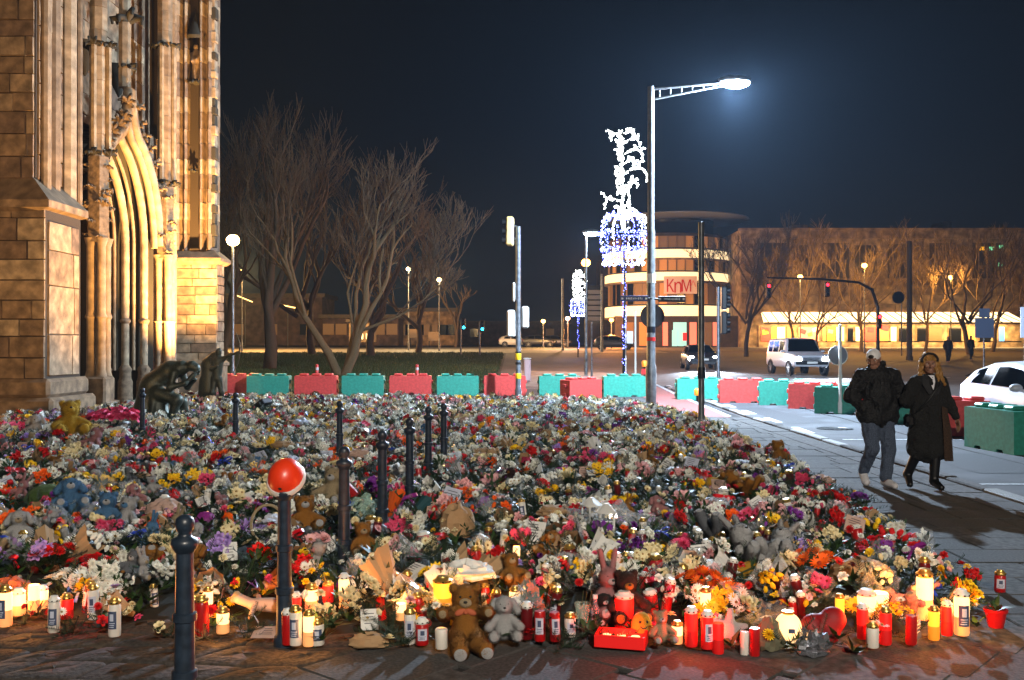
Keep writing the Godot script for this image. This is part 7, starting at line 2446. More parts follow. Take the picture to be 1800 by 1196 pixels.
func make_toys() -> void:
	var V := func(x: float, y: float, z: float) -> Vector3: return Vector3(x, y, z)
	var limbs := [[V.call(0, 0.06, 0), V.call(0, 0.14, -0.005), 0.062, 0.05], [V.call(-0.05, 0.04, 0.03), V.call(-0.075, 0.035, 0.12), 0.034, 0.036], [V.call(0.05, 0.04, 0.03), V.call(0.075, 0.035, 0.12), 0.034, 0.036], [V.call(-0.05, 0.135, 0.01), V.call(-0.105, 0.085, 0.05), 0.027, 0.027], [V.call(0.05, 0.135, 0.01), V.call(0.105, 0.085, 0.05), 0.027, 0.027], [V.call(0, 0.215, 0.005), V.call(0, 0.22, 0.01), 0.06, 0.06, 0.015]]
	var ears := {"bear": [[V.call(-0.048, 0.268, 0), V.call(-0.05, 0.27, 0.002), 0.022, 0.02, 0.01], [V.call(0.048, 0.268, 0), V.call(0.05, 0.27, 0.002), 0.022, 0.02, 0.01]], "rabbit": [[V.call(-0.025, 0.27, 0), V.call(-0.045, 0.38, -0.01), 0.017, 0.014, 0.01], [V.call(0.025, 0.27, 0), V.call(0.055, 0.375, -0.02), 0.017, 0.014, 0.01]], "dog": [[V.call(-0.056, 0.25, 0), V.call(-0.09, 0.185, 0.01), 0.018, 0.024, 0.01], [V.call(0.056, 0.25, 0), V.call(0.09, 0.185, 0.01), 0.018, 0.024, 0.01]]}
	for k in ears:
		var b := limbs.duplicate()
		b.append_array(ears[k])
		toy_kit[k] = furry(nets(b, 0.0085, 0.018)).mesh()
	var g := Geo.new()
	g.ball(xf(V.call(0, 0.203, 0.055), Vector3.ZERO, Vector3(0.03, 0.024, 0.026)), 10, 8)
	toy_kit["muzzle"] = g.mesh()
	g = Geo.new()
	g.ball(xf(V.call(0, 0.211, 0.081), Vector3.ZERO, Vector3(0.010, 0.007, 0.006)), 8, 6)
	toy_kit["nose"] = g.mesh()
	for s in [-1.0, 1.0]:
		g = Geo.new()
		g.ball(xf(V.call(s * 0.024, 0.233, 0.056), Vector3.ZERO, Vector3.ONE * 0.0075), 8, 6)
		toy_kit["eye%d" % int(s)] = g.mesh()
		g = Geo.new()
		g.ball(xf(V.call(s * 0.078, 0.035, 0.151), Vector3.ZERO, Vector3(0.026, 0.026, 0.007)), 10, 6)
		toy_kit["sole%d" % int(s)] = g.mesh()


func toy(kind: String, fur: String, pale: String, label: String, at: Transform3D, parts := true) -> Node3D:
	var t := thing("plush_" + kind, label, "soft toy", Vector3.ZERO, 0.0, "soft toys in the heap")
	t.transform = at
	part(t, "body", toy_kit[kind], M[fur])
	if parts:
		part(t, "muzzle", toy_kit.muzzle, M[pale])
		part(t, "nose", toy_kit.nose, M.black_plastic)
		for s in ["-1", "1"]:
			part(t, "eye", toy_kit["eye" + s], M.black_plastic)
			part(t, "foot_sole", toy_kit["sole" + s], M[pale])
	return t


# ---- filling the heap ----
func sample(d0: float, d1: float) -> Vector3:   # a point of the heap, even in area; y is the surface
	while true:
		var d := sqrt(lerpf(d0 * d0, d1 * d1, rng.randf()))
		var x := R(-0.54 * d - 0.2, 4.2)
		if x < -10.05: continue
		if Geometry2D.is_point_in_polygon(Vector2(x, d), heap_edge): return Vector3(x, heap_height(x, d), -d)
	return Vector3.ZERO


func free_of(p: Vector3, r: float) -> bool:
	for q in keep_out:
		if Vector2(p.x - q.x, p.z - q.z).length() < q.y + r: return false
	return true

var keep_out := []   # x, radius, z of what stands in the heap


func heap_bed() -> void:
	for q in [[-3.6, 5.95], [-2.75, 5.80], [-2.3, 5.72], [-1.95, 5.68], [-1.5, 5.55], [-1.1, 5.52], [-0.75, 5.52], [-0.25, 5.48], [0.3, 5.54], [0.75, 5.52], [1.05, 5.50], [1.45, 5.46], [1.75, 5.42], [2.0, 5.5], [2.45, 5.62], [2.72, 5.78], [2.88, 6.1], [3.2, 6.85], [3.3, 7.85], [3.45, 9.15], [3.62, 10.6], [3.76, 12.6], [3.85, 15.6], [3.95, 18.6], [4.05, 21.2], [4.02, 23.0], [3.7, 24.6], [2.6, 26.2], [1.2, 27.2], [-2.0, 27.6], [-6.5, 27.8], [-7.6, 28.6], [-9.4, 30.2], [-10.0, 30.4], [-10.05, 23.2], [-9.75, 20.9], [-12.4, 20.9], [-5.2, 8.0]]:
		heap_edge.append(Vector2(q[0], q[1]))
	heap_noise.seed = 5
	heap_noise.frequency = 0.01
	var g := Geo.new()
	var rows := []
	for r in 96:
		var row := []
		var d := lerpf(5.3, 32.0, pow(r / 95.0, 1.5))
		for k in 72:
			var x0 := maxf(-0.56 * d - 0.3, -10.3)
			var x := lerpf(x0, 4.25, k / 71.0)
			row.append(Vector3(x, heap_height(x, d) - 0.05, -d))
		rows.append(row)
	g.sheet(rows)
	struct("heap_bed_ground", g.mesh(), M.heap_bed)


func fill_heap() -> void:
	# greenery: leaves and fir sprigs as one mass
	var lf := Geo.new()
	for k in 9:
		var a := TAU * k / 9.0 + R(-0.3, 0.3)
		leaf(lf, Transform3D(Basis(Vector3.UP, a) * Basis(Vector3.RIGHT, R(-1.0, -0.1)), Vector3.ZERO), R(0.06, 0.12), R(0.022, 0.045))
	var fs := Geo.new()
	for k in 5:
		var a := TAU * k / 5.0 + R(-0.3, 0.3)
		fir_sprig(fs, Transform3D(Basis(Vector3.UP, a) * Basis(Vector3.RIGHT, R(-0.9, -0.1)), Vector3.ZERO), R(0.10, 0.18))
	var pl := [[], []]
	for k in 15000:
		var p := sample(5.3, 32.0)
		pl[k % 2].append(xf(p + Vector3(0, R(-0.03, 0.05), 0), Vector3(R(-0.4, 0.4), R(0, TAU), R(-0.4, 0.4)), Vector3.ONE * R(0.7, 1.3)))
	tag(many(self, "leafy_greenery", lf.mesh(), pl[0], [], M.leaf_green), "loose green leaves spread all through the heap of flowers", "greenery")
	tag(many(self, "fir_greenery", fs.mesh(), pl[1], [], M.fir_green), "dark fir twigs spread all through the heap of flowers", "greenery")

	# bouquets: the nearest as things with parts, then as single things, the far ones as one mass of each kind
	var all := []
	for k in 4300:
		var p := sample(5.45, 31.8)
		if not free_of(p, 0.05): continue
		if patch(p) < -0.06 and rng.randf() < 0.8: continue
		all.append(p)
	for k in 110:   # a dense front edge
		var p := sample(5.5, 7.2)
		if free_of(p, 0.04): all.append(p)
	all.sort_custom(func(a: Vector3, b: Vector3) -> bool: return a.z > b.z)
	var solid := []
	var mixed_leaf := [M.leaf_green, M.leaf_dark]
	for v in bouquet_kits.size(): solid.append([merged_bouquet(bouquet_kits[v], mixed_leaf[v % 2]), [], []])
	var leaf_meshes := []
	var wrap_meshes := []
	for kit in bouquet_kits:
		leaf_meshes.append(kit[3].mesh())
		wrap_meshes.append(kit[4].mesh())
	var made := {}
	var kinds_of := {"rose": "rose_bouquet", "chrysanthemum": "chrysanthemum_bouquet", "gerbera": "gerbera_bouquet", "tulip": "tulip_bouquet", "small": "small_flower_bouquet"}
	for p in all:
		var v := rng.randi() % bouquet_kits.size()
		var kit: Array = bouquet_kits[v]
		var h := hue_near(p)
		if -p.z > 15.0 and rng.randf() < 0.35: h = "white" if rng.randf() < 0.6 else "cream"
		var s := R(0.50, 0.84)
		var lean := R(0.7, 1.35)        # how far it lies back
		var turn := R(0, TAU)
		if rng.randf() < 0.55: turn = PI + R(-1.0, 1.0)
		var b := Basis(Vector3.UP, turn) * Basis(Vector3.RIGHT, -lean) * Basis(Vector3.UP, R(0, TAU)) * Basis.from_scale(Vector3.ONE * s)
		var reach: Vector3 = b * Vector3(0, 0.24, 0)
		var at := Transform3D(b, p - reach * 0.9 + Vector3(0, maxf(0.0, reach.y * 0.55) + R(-0.01, 0.07), 0))
		var name: String = kinds_of[kit[0]]
		var d: float = -p.z
		var n: int = made.get(name, 0)
		if n >= 290 or d > 20.0:
			solid[v][1].append(at)
			var c := tint_of(h) * R(0.85, 1.05)
			solid[v][2].append(Color(c.r, c.g, c.b))
			continue
		made[name] = n + 1
		var flower: String = "small flower" if kit[0] == "small" else kit[0]
		var label := "%s %s bouquet %s, %s" % [h, flower, "in " + kit[1] if kit[5] else "without wrapping", zone(p.x, d)]
		if d < 10.2:
			var t := thing(name, label, "bouquet", Vector3.ZERO, 0.0, "bouquets in the heap")
			t.transform = at
			for q in kit[2]: part(t, "blossom", flower_mesh[kit[0]], petal[h], q)
			part(t, "foliage", leaf_meshes[v], mixed_leaf[v % 2])
			if kit[5]: part(t, "wrapping", wrap_meshes[v], kit[5])
		else:
			var o := single(name, label, "bouquet", solid[v][0], null, at, "bouquets in the heap")
			o.set_surface_override_material(0, petal[h])
	for v in solid.size():
		var kit: Array = bouquet_kits[v]
		tag(many(self, "far_" + kinds_of[kit[0]] + "_mass", solid[v][0], solid[v][1], solid[v][2]), "mass of %s bouquets %s in the far part of the heap" % ["small flower" if kit[0] == "small" else kit[0], "in " + kit[1] if kit[5] else "without wrapping"], "bouquets")

	# loose blossoms on top
	var near := 0
	var loose := {}
	for k in flower_geo: loose[k] = [[], []]
	var names := {"rose": "loose_rose", "chrysanthemum": "loose_chrysanthemum", "gerbera": "loose_gerbera", "tulip": "loose_tulip", "small": "loose_flower_cluster"}
	var spots := []
	for k in 17000:
		var p0 := sample(5.45, 31.8)
		if patch(p0) < -0.02 and rng.randf() < 0.75: continue
		spots.append(p0)
	spots.sort_custom(func(a: Vector3, b: Vector3) -> bool: return a.z > b.z)
	for p in spots:
		var k: String = ["rose", "chrysanthemum", "gerbera", "chrysanthemum", "small", "rose", "tulip"][rng.randi() % 7]
		var h := hue_near(p)
		var d: float = -p.z
		if d > 15.0 and rng.randf() < 0.3: h = "white"
		var at := xf(p + Vector3(0, R(0.02, 0.13), 0), Vector3(R(-0.2, 1.0), R(-0.7, 0.7), R(-0.5, 0.5)), Vector3.ONE * R(0.55, 1.0))
		if near < 290:
			near += 1
			single(names[k], "loose %s %s head lying %s" % [h, "small flower" if k == "small" else k, zone(p.x, d)], "flower", flower_mesh[k], petal[h], at, "loose blossoms in the heap")
		else:
			loose[k][0].append(at)
			var c := tint_of(h) * R(0.8, 1.05)
			loose[k][1].append(Color(c.r, c.g, c.b))
	for k in loose:
		tag(many(self, "%s_mass" % names[k], flower_mesh[k], loose[k][0], loose[k][1], M.petal_tinted), "loose %s heads strewn over the heap past its front" % ("small flower" if k == "small" else k), "flowers")


func wreath(p: Vector3, r: float, h: String, label: String) -> void:
	var t := thing("fir_wreath", label, "wreath", p, R(0, TAU), "fir arrangements in the heap")
	var g := Geo.new()
	for k in 34:
		var a := TAU * k / 17.0 + R(-0.15, 0.15)
		fir_sprig(g, Transform3D(Basis(Vector3.UP, a) * Basis(Vector3.RIGHT, R(-0.9, 0.05)), Vector3(sin(a), 0, cos(a)) * r * 0.25 + Vector3(0, 0.05, 0)), r * R(0.6, 0.95))
	part(t, "fir_twigs", g.mesh(), M.fir_green)
	for k in 8:
		var a := R(0, TAU)
		var q := sqrt(rng.randf()) * r * 0.65
		part(t, "blossom", flower_mesh[pick(["chrysanthemum", "rose", "gerbera"])], petal[h], xf(Vector3(sin(a) * q, 0.11 + R(0, 0.03), cos(a) * q), Vector3(cos(a) * 0.5, 0, -sin(a) * 0.5), Vector3.ONE * R(0.9, 1.3)))


func more_in_heap() -> void:
	# fir arrangements
	for k in 190:
		var p := sample(5.7, 20.0)
		if not free_of(p, 0.2): continue
		var h := hue()
		wreath(p + Vector3(0, -0.01, 0), R(0.17, 0.30), h, "dark fir arrangement with %s flowers, %s" % [h, zone(p.x, -p.z)])
	# candles standing in the heap
	var spots := []
	for k in 300: spots.append(sample(6.0, 17.0))
	for k in 80: spots.append(spot_at(R(1080, 1420), R(930, 1080)))
	for k in 34: spots.append(spot_at(R(640, 1080), R(930, 1080)))
	spots.sort_custom(func(a: Vector3, b: Vector3) -> bool: return a.z > b.z)
	var n := 0
	for p in spots:
		if n > 290: break
		if not free_of(p, 0.05): continue
		var w: String = ["wax_red", "wax_dark", "wax_dark", "wax_white", "wax_red", "wax_white", "wax_dark"][rng.randi() % 7]
		var l: String = ["lid_gold", "lid_white", "lid_white", "lid_gold"][rng.randi() % 4]
		candle(["tall", "short", "tall", "wide"][rng.randi() % 4], w, l, "unlit %s candle with a %s lid, %s" % [{"wax_red": "red", "wax_dark": "dark red", "wax_white": "white"}[w], "gold" if l == "lid_gold" else "white", zone(p.x, -p.z)], p + Vector3(0, R(-0.075, 0.0), 0), R(-1, 1), "print_blue" if w == "wax_white" and rng.randf() < 0.6 else ("print_pale" if rng.randf() < 0.2 else ""), Vector3(R(-0.2, 0.2), 0, R(-0.2, 0.2)), R(0.75, 1.0))
		n += 1
	# soft toys all over the left part
	var furs := [["fur_gold", "golden", "fur_cream"], ["fur_brown", "dark brown", "fur_gold"], ["fur_cream", "cream", "fur_white"], ["fur_white", "white", "fur_cream"], ["fur_blue", "light blue", "fur_white"], ["fur_pink", "pink", "fur_white"], ["fur_grey", "grey", "fur_white"], ["fur_gold", "golden", "fur_white"], ["fur_cream", "cream", "fur_cream"], ["fur_white", "white", "fur_pink"]]
	for k in 150:
		var p := sample(5.9, 22.0)
		if k % 3:
			p = spot_at(R(0, 560), 720.0 + 330.0 * pow(rng.randf(), 1.3))
		if not free_of(p, 0.12): continue
		var f: Array = furs[rng.randi() % furs.size()]
		var kind: String = ["bear", "bear", "rabbit", "dog"][rng.randi() % 4]
		var lie := rng.randf() < 0.65
		var b := Basis(Vector3.UP, R(-1.2, 1.2)) * Basis(Vector3.RIGHT, R(-1.5, -0.9) if lie else R(-0.45, 0.0)) * Basis(Vector3.BACK, R(-0.35, 0.35)) * Basis.from_scale(Vector3.ONE * R(0.45, 0.78))
		toy(kind, f[0], f[2], "%s plush %s %s, %s" % [f[1], kind, "lying on its back" if lie else "sitting up", zone(p.x, -p.z)], Transform3D(b, p + Vector3(0, 0.04, 0)), -p.z < 13.0)
	# cards, letters and pictures
	for k in 130:
		var p := sample(5.7, 19.0)
		if not free_of(p, 0.1): continue
		var w := R(0.09, 0.17)
		var h := w * R(0.65, 1.4)
		var b := Basis(Vector3.UP, R(-1.0, 1.0)) * Basis(Vector3.RIGHT, R(-1.3, -0.3)) * Basis(Vector3.BACK, R(-0.6, 0.6))
		var colour: Array = pick([["paper_white", "white"], ["paper_white", "white"], ["print_pale", "pale blue"], ["linen", "rose coloured"]])
		var t := thing("greeting_card", "%s folded card with handwriting, %s" % [colour[1], zone(p.x, -p.z)], "card", Vector3.ZERO, 0.0, "cards laid on the heap")
		t.transform = Transform3D(b, p + Vector3(0, R(0.06, 0.14), 0))
		var g := Geo.new()
		g.sheet([[Vector3(-w * 0.5, h * 0.5, 0), Vector3(w * 0.5, h * 0.5, 0.004)], [Vector3(-w * 0.5, 0, 0.006), Vector3(w * 0.5, 0, 0.008)], [Vector3(-w * 0.5, -h * 0.5, 0.0), Vector3(w * 0.5, -h * 0.5, 0.003)]])
		g.sheet([[Vector3(-w * 0.5, h * 0.5, -0.002), Vector3(w * 0.5, h * 0.5, 0.0)], [Vector3(-w * 0.48, -h * 0.5, -0.03), Vector3(w * 0.5, -h * 0.5, -0.03)]])
		part(t, "paper", g.mesh(), M[colour[0]])
		var ink := Geo.new()
		for q in 5: ink.box(xf(Vector3(R(-0.1, 0.0) * w, h * (0.30 - q * 0.14), 0.0125)), Vector3(w * R(0.4, 0.7), h * 0.028, 0.001))
		part(t, "handwriting", ink.mesh(), M.ink)
	# clear film sheets that glint, and ribbons
	for k in 260:
		var p := sample(6.2, 27.0)
		if not free_of(p, 0.1): continue
		var w: Array = [["film", "clear film"], ["film", "clear film"], ["foil", "silver foil"], ["paper_white", "white paper"], ["paper_brown", "brown paper"], ["film", "clear film"], ["print_pale", "pale blue paper"], ["linen", "rose coloured paper"]][k % 8]
		lumpy("crumpled_wrap", "crumpled %s, %s" % [w[1], zone(p.x, -p.z)], "wrapping", p + Vector3(0, R(0.02, 0.08), 0), Vector3(R(0.08, 0.20), R(0.05, 0.10), R(0.08, 0.15)), M[w[0]], 100 + k, R(0.2, 0.38), "loose crumpled wrapping")
	for k in 60:
		var p := sample(5.6, 14.0)
		if not free_of(p, 0.05): continue
		var m: Array = pick([["ribbon_red", "red"], ["ribbon_red", "red"], ["ribbon_purple", "purple"], ["ribbon_blue", "blue"]])
		var g := Geo.new()
		for s in [-1.0, 1.0]:
			var rows := []
			for q in 7:
				var a := TAU * q / 6.0
				rows.append([Vector3(s * (0.045 - 0.045 * cos(a)), 0.022 * sin(a), -0.015), Vector3(s * (0.045 - 0.045 * cos(a)), 0.022 * sin(a) + 0.004, 0.015)])
			g.sheet(rows)
			g.sheet([[Vector3(0, 0, -0.008), Vector3(0.0, 0, 0.008)], [Vector3(s * 0.03, -0.03, 0.03), Vector3(s * 0.045, -0.03, 0.02)], [Vector3(s * 0.06, -0.07, 0.06), Vector3(s * 0.08, -0.07, 0.045)]])
		g.ball(xf(Vector3.ZERO, Vector3.ZERO, Vector3(0.013, 0.011, 0.014)), 8, 6)
		single("ribbon_bow", "%s ribbon bow lying %s" % [m[1], zone(p.x, -p.z)], "ribbon", g.mesh(), M[m[0]], Transform3D(Basis.from_euler(Vector3(R(0.3, 1.2), R(-1, 1), R(-0.5, 0.5))) * Basis.from_scale(Vector3.ONE * R(0.8, 1.4)), p + Vector3(0, R(0.08, 0.14), 0)), "ribbon bows in the heap")


# ---- the things at the front that can be told apart one by one ----
func stand(px: float, py: float, r := 0.05) -> Vector3:
	var p := spot_at(px, py)
	keep_out.append(Vector3(p.x, r, p.z))
	return p


func lumpy(called: String, label: String, cat: String, p: Vector3, size: Vector3, m: Material, seed: int, rough := 0.18, group := "") -> Node3D:
	# crumpled paper, foil or cloth as a faceted sack
	var n := FastNoiseLite.new()
	n.seed = seed
	n.frequency = 1.4
	var g := Geo.new()
	var rows := []
	for r in 10:
		var row := []
		for k in 19:
			var a := TAU * (k % 18) / 18.0
			var b := PI * (0.02 + 0.60 * r / 9.0)
			var o := Vector3(sin(b) * cos(a), cos(b), sin(b) * sin(a))
			o *= 1.0 + rough * n.get_noise_3dv(o * 1.2) * 2.0 + rough * 0.5 * n.get_noise_3dv(o * 3.2)
			row.append(Vector3(o.x * size.x, o.y * size.y * 0.8 + size.y * 0.2, o.z * size.z))
		rows.append(row)
	g.sheet(rows, false)
	var t := thing(called, label, cat, p, 0.0, group)
	part(t, "cover", g.mesh(), m)
	return t


func paper_cone(label: String, p: Vector3, l: float, r: float, m: Material, turn: Vector3, flower := "", h := "") -> void:
	var t := thing("paper_cone", label, "wrapped bouquet", Vector3.ZERO, 0.0, "single wrapped bouquets")
	t.transform = Transform3D(Basis.from_euler(turn), p)
	var g := Geo.new()
	film_cone(g, 0.015, l, r, p.x * 3.0, 1.0, 0.25)
	part(t, "wrapping", g.mesh(), m)
	if flower:
		for k in 6:
			var a := TAU * k / 6.0
			part(t, "blossom", flower_mesh[flower], petal[h], xf(Vector3(cos(a) * r * 0.55, l * 0.92, sin(a) * r * 0.55), Vector3(sin(a) * 0.6, 0, -cos(a) * 0.6), Vector3.ONE * 1.15))
	var lv := Geo.new()
	for k in 7:
		var a := TAU * k / 7.0
		leaf(lv, Transform3D(Basis(Vector3.UP, a) * Basis(Vector3.RIGHT, -1.0), Vector3(cos(a) * r * 0.5, l * 0.75, sin(a) * r * 0.5)), 0.1, 0.035)
	part(t, "foliage", lv.mesh(), M.leaf_green)


func posy(label: String, p: Vector3, flower: String, h: String, n: int, r: float, s := 1.2) -> void:
	var t := thing("flower_posy", label, "flowers", p, R(0, TAU), "posies laid at the front")
	var lv := Geo.new()
	for k in 16:
		var a := R(0, TAU)
		leaf(lv, Transform3D(Basis(Vector3.UP, a) * Basis(Vector3.RIGHT, R(-1.0, -0.1)), Vector3(sin(a) * r * 0.3, 0.03, cos(a) * r * 0.3)), r * R(0.6, 1.0), 0.04)
	part(t, "foliage", lv.mesh(), M.leaf_green)
	for k in n:
		var q := sqrt((k + 0.5) / n) * r
		var a := k * 2.4
		part(t, "blossom", flower_mesh[flower], petal[h], xf(Vector3(sin(a) * q, 0.10 - 0.25 * q + R(0, 0.02), cos(a) * q), Vector3(cos(a) * 0.6 + 0.3, 0, -sin(a) * 0.6), Vector3.ONE * s * R(0.9, 1.1)))


func big_bear() -> void:
	var V := func(x: float, y: float, z: float) -> Vector3: return Vector3(x, y, z)
	var p := stand(818, 1142, 0.16)
	var t := thing("plush_bear", "big golden teddy bear slumped on the slabs in front, soles of its feet forward", "soft toy", Vector3(p.x, 0.0, -5.56), 0.06, "soft toys in the heap")
	var b := [[V.call(0, 0.075, -0.03), V.call(0, 0.18, -0.07), 0.075, 0.062], [V.call(-0.045, 0.07, 0.0), V.call(-0.035, 0.055, 0.13), 0.046, 0.042], [V.call(-0.035, 0.055, 0.13), V.call(-0.03, 0.04, 0.19), 0.044, 0.046], [V.call(0.045, 0.07, 0.0), V.call(0.07, 0.055, 0.11), 0.048, 0.042], [V.call(0.07, 0.055, 0.11), V.call(0.105, 0.042, 0.17), 0.042, 0.043], [V.call(-0.06, 0.19, -0.06), V.call(-0.12, 0.20, 0.02), 0.032, 0.030], [V.call(-0.12, 0.20, 0.02), V.call(-0.125, 0.21, 0.05), 0.034, 0.033], [V.call(0.06, 0.19, -0.06), V.call(0.115, 0.20, 0.0), 0.032, 0.030], [V.call(0.115, 0.20, 0.0), V.call(0.125, 0.21, 0.03), 0.034, 0.032], [V.call(0.0, 0.25, -0.10), V.call(0.0, 0.26, -0.10), 0.072, 0.07, 0.02], [V.call(-0.065, 0.31, -0.11), V.call(-0.066, 0.312, -0.11), 0.026, 0.024, 0.01], [V.call(0.065, 0.31, -0.11), V.call(0.066, 0.312, -0.11), 0.026, 0.024, 0.01]]
	part(t, "body", furry(nets(b, 0.007, 0.022), 0.010).mesh(), M.fur_gold)
	for q in [["muzzle", 0, 0.245, -0.035, 0.036, 0.028, 0.03, "fur_cream"], ["nose", 0, 0.256, -0.006, 0.012, 0.008, 0.006, "black_plastic"], ["eye", -0.028, 0.278, -0.040, 0.008, 0.008, 0.008, "black_plastic"], ["eye", 0.028, 0.278, -0.040, 0.008, 0.008, 0.008, "black_plastic"], ["foot_sole", -0.03, 0.035, 0.232, 0.036, 0.034, 0.008, "fur_white"], ["foot_sole", 0.115, 0.035, 0.208, 0.034, 0.032, 0.008, "fur_white"], ["paw_pad", -0.127, 0.214, 0.080, 0.022, 0.022, 0.006, "fur_cream"], ["paw_pad", 0.127, 0.214, 0.060, 0.022, 0.022, 0.006, "fur_cream"]]:
		var g := Geo.new()
		g.ball(xf(Vector3(q[1], q[2], q[3]), Vector3.ZERO, Vector3(q[4], q[5], q[6])), 12, 8)
		part(t, q[0], g.mesh(), M[q[7]])
	var bow := Geo.new()
	bow.ball(xf(Vector3(-0.03, 0.20, -0.01), Vector3(0, 0, 0.4), Vector3(0.035, 0.018, 0.012)), 10, 6)
	bow.ball(xf(Vector3(0.03, 0.20, -0.01), Vector3(0, 0, -0.4), Vector3(0.035, 0.018, 0.012)), 10, 6)
	bow.ball(xf(Vector3(0.0, 0.20, 0.0), Vector3.ZERO, Vector3(0.012, 0.012, 0.012)), 8, 6)
	part(t, "bow_tie", bow.mesh(), M.clay)


func front() -> void:
	for q in [[325, 905], [605, 785], [672, 757], [720, 735], [753, 715], [780, 709], [597, 705], [414, 690], [250, 682]]:
		var d: float = F * 0.72 / (q[1] - 605.0)
		keep_out.append(Vector3((q[0] - 900.0) * d / F, 0.10, -d))
	keep_out.append(Vector3(-400.0 * 5.62 / F, 0.12, -5.62))
	keep_out.append(Vector3(-7.15, 0.75, -20.6))
	keep_out.append(Vector3(-7.85, 0.6, -26.4))
	keep_out.append(Vector3(3.73, 0.15, -19.6))
	keep_out.append(Vector3(3.66, 0.2, -26.2))
	big_bear()
	# lit candles: px, foot, kind, colour, strength, lid, print, size, label
	for q in [
		[10, 1100, "tall", "white", 0.10, "lid_gold", "print_blue", 1.15, "lit white candle with a picture print at the far left end of the front row"],
		[33, 1080, "short", "white", 0.12, "lid_white", "", 1.1, "glowing white candle just behind the one with the picture print"],
		[60, 1078, "tall", "white", 0.16, "", "", 1.0, "brightly glowing candle below the terracotta cloth, third of the front row"],
		[118, 1086, "short", "red", 0.10, "lid_gold", "", 1.0, "glowing red candle behind the unlit white one on the cobbles"],
		[75, 1068, "short", "white", 0.10, "lid_white", "", 0.95, "glowing white candle with a white lid under the terracotta cloth"],
		[392, 1112, "short", "white", 0.18, "lid_gold", "", 1.0, "glowing candle on the cobbles beside two red ones and the first bollard"],
		[366, 1075, "tall", "white", 0.08, "lid_gold", "", 0.85, "small lit candle close behind the two tall red ones"],
		[543, 1135, "tall", "white", 0.20, "lid_gold", "", 0.95, "brightly lit candle between two white ones with pictures, casting light on the stones"],
		[548, 1068, "short", "white", 0.12, "lid_gold", "", 1.1, "lit candle with a gold lid at the foot of the helmet bollard"],
		[520, 1062, "short", "red", 0.12, "lid_white", "", 0.9, "glowing red light right at the foot of the helmet bollard"],
		[577, 1052, "short", "red", 0.07, "lid_gold", "", 0.9, "small lit reddish candle behind the helmet bollard"],
		[605, 1062, "tall", "white", 0.12, "lid_white", "", 1.0, "lit white candle beside the red ring of ribbons"],
		[705, 1062, "short", "white", 0.10, "", "", 0.85, "small egg shaped white light among dark leaves, left of the yellow glow"],
		[778, 1068, "wide", "yellow", 0.22, "lid_gold", "", 1.15, "strong yellow light behind the golden teddy bear"],
		[885, 1000, "short", "white", 0.06, "lid_white", "", 0.85, "square white light high in the heap, lower of two"],
		[908, 992, "tall", "white", 0.08, "", "", 0.75, "square white light high in the heap, taller of two"],
		[905, 1068, "short", "white", 0.12, "lid_gold", "", 0.95, "white light over orange flowers past the teddy bear"],
		[1097, 1098, "wide", "red", 0.24, "lid_white", "", 1.15, "tall glowing red lantern with a white lid in front of the brown bear"],
		[1190, 1138, "short", "white", 0.10, "lid_gold", "", 0.85, "lit glass candle between the feet of the small bear and a red lantern"],
		[1215, 1142, "tall", "red", 0.16, "lid_white", "", 1.05, "glowing red lantern with a bright top, first of the red group"],
		[1243, 1146, "tall", "red", 0.12, "lid_white", "print_pale", 1.0, "glowing red lantern with a label in the middle of the red group"],
		[1262, 1148, "tall", "red", 0.14, "", "", 0.95, "glowing red candle beside the stuffed star"],
		[1240, 1072, "tall", "white", 0.14, "lid_gold", "", 0.95, "bright white light above the red group, under yellow flowers"],
		[1476, 1078, "tall", "yellow", 0.06, "lid_gold", "", 0.8, "slim yellow candle behind the dark red cushion"],
		[1523, 1092, "wide", "white", 0.24, "lid_white", "", 1.1, "large white glow to the side of the dark red cushion"],
		[1546, 1086, "wide", "white", 0.20, "", "", 1.05, "second large white glow next to the dark red cushion"],
		[1516, 1122, "tall", "red", 0.10, "lid_white", "", 0.95, "lit red candle in front of the white glow"],
		[1556, 1132, "tall", "red", 0.12, "lid_gold", "", 1.0, "lit red candle beside the small white one without light"],
		[1625, 1088, "tall", "white", 0.26, "lid_gold", "", 1.45, "tall white pillar of light under the red lantern with a tin roof"],
		[1641, 1124, "tall", "yellow", 0.12, "lid_gold", "", 0.92, "yellow glass candle with a lid standing on the slabs"],
		[1664, 1116, "tall", "red", 0.12, "lid_white", "", 0.95, "glowing red candle between the yellow one and the last white one"],
		[1690, 1122, "tall", "white", 0.22, "lid_white", "print_blue", 1.25, "tall lit candle with a dark print, last of the front row"],
	]:
		lit_candle(q[2], q[3], q[8], stand(q[0], q[1], 0.055), q[4], q[5], q[6], q[7])
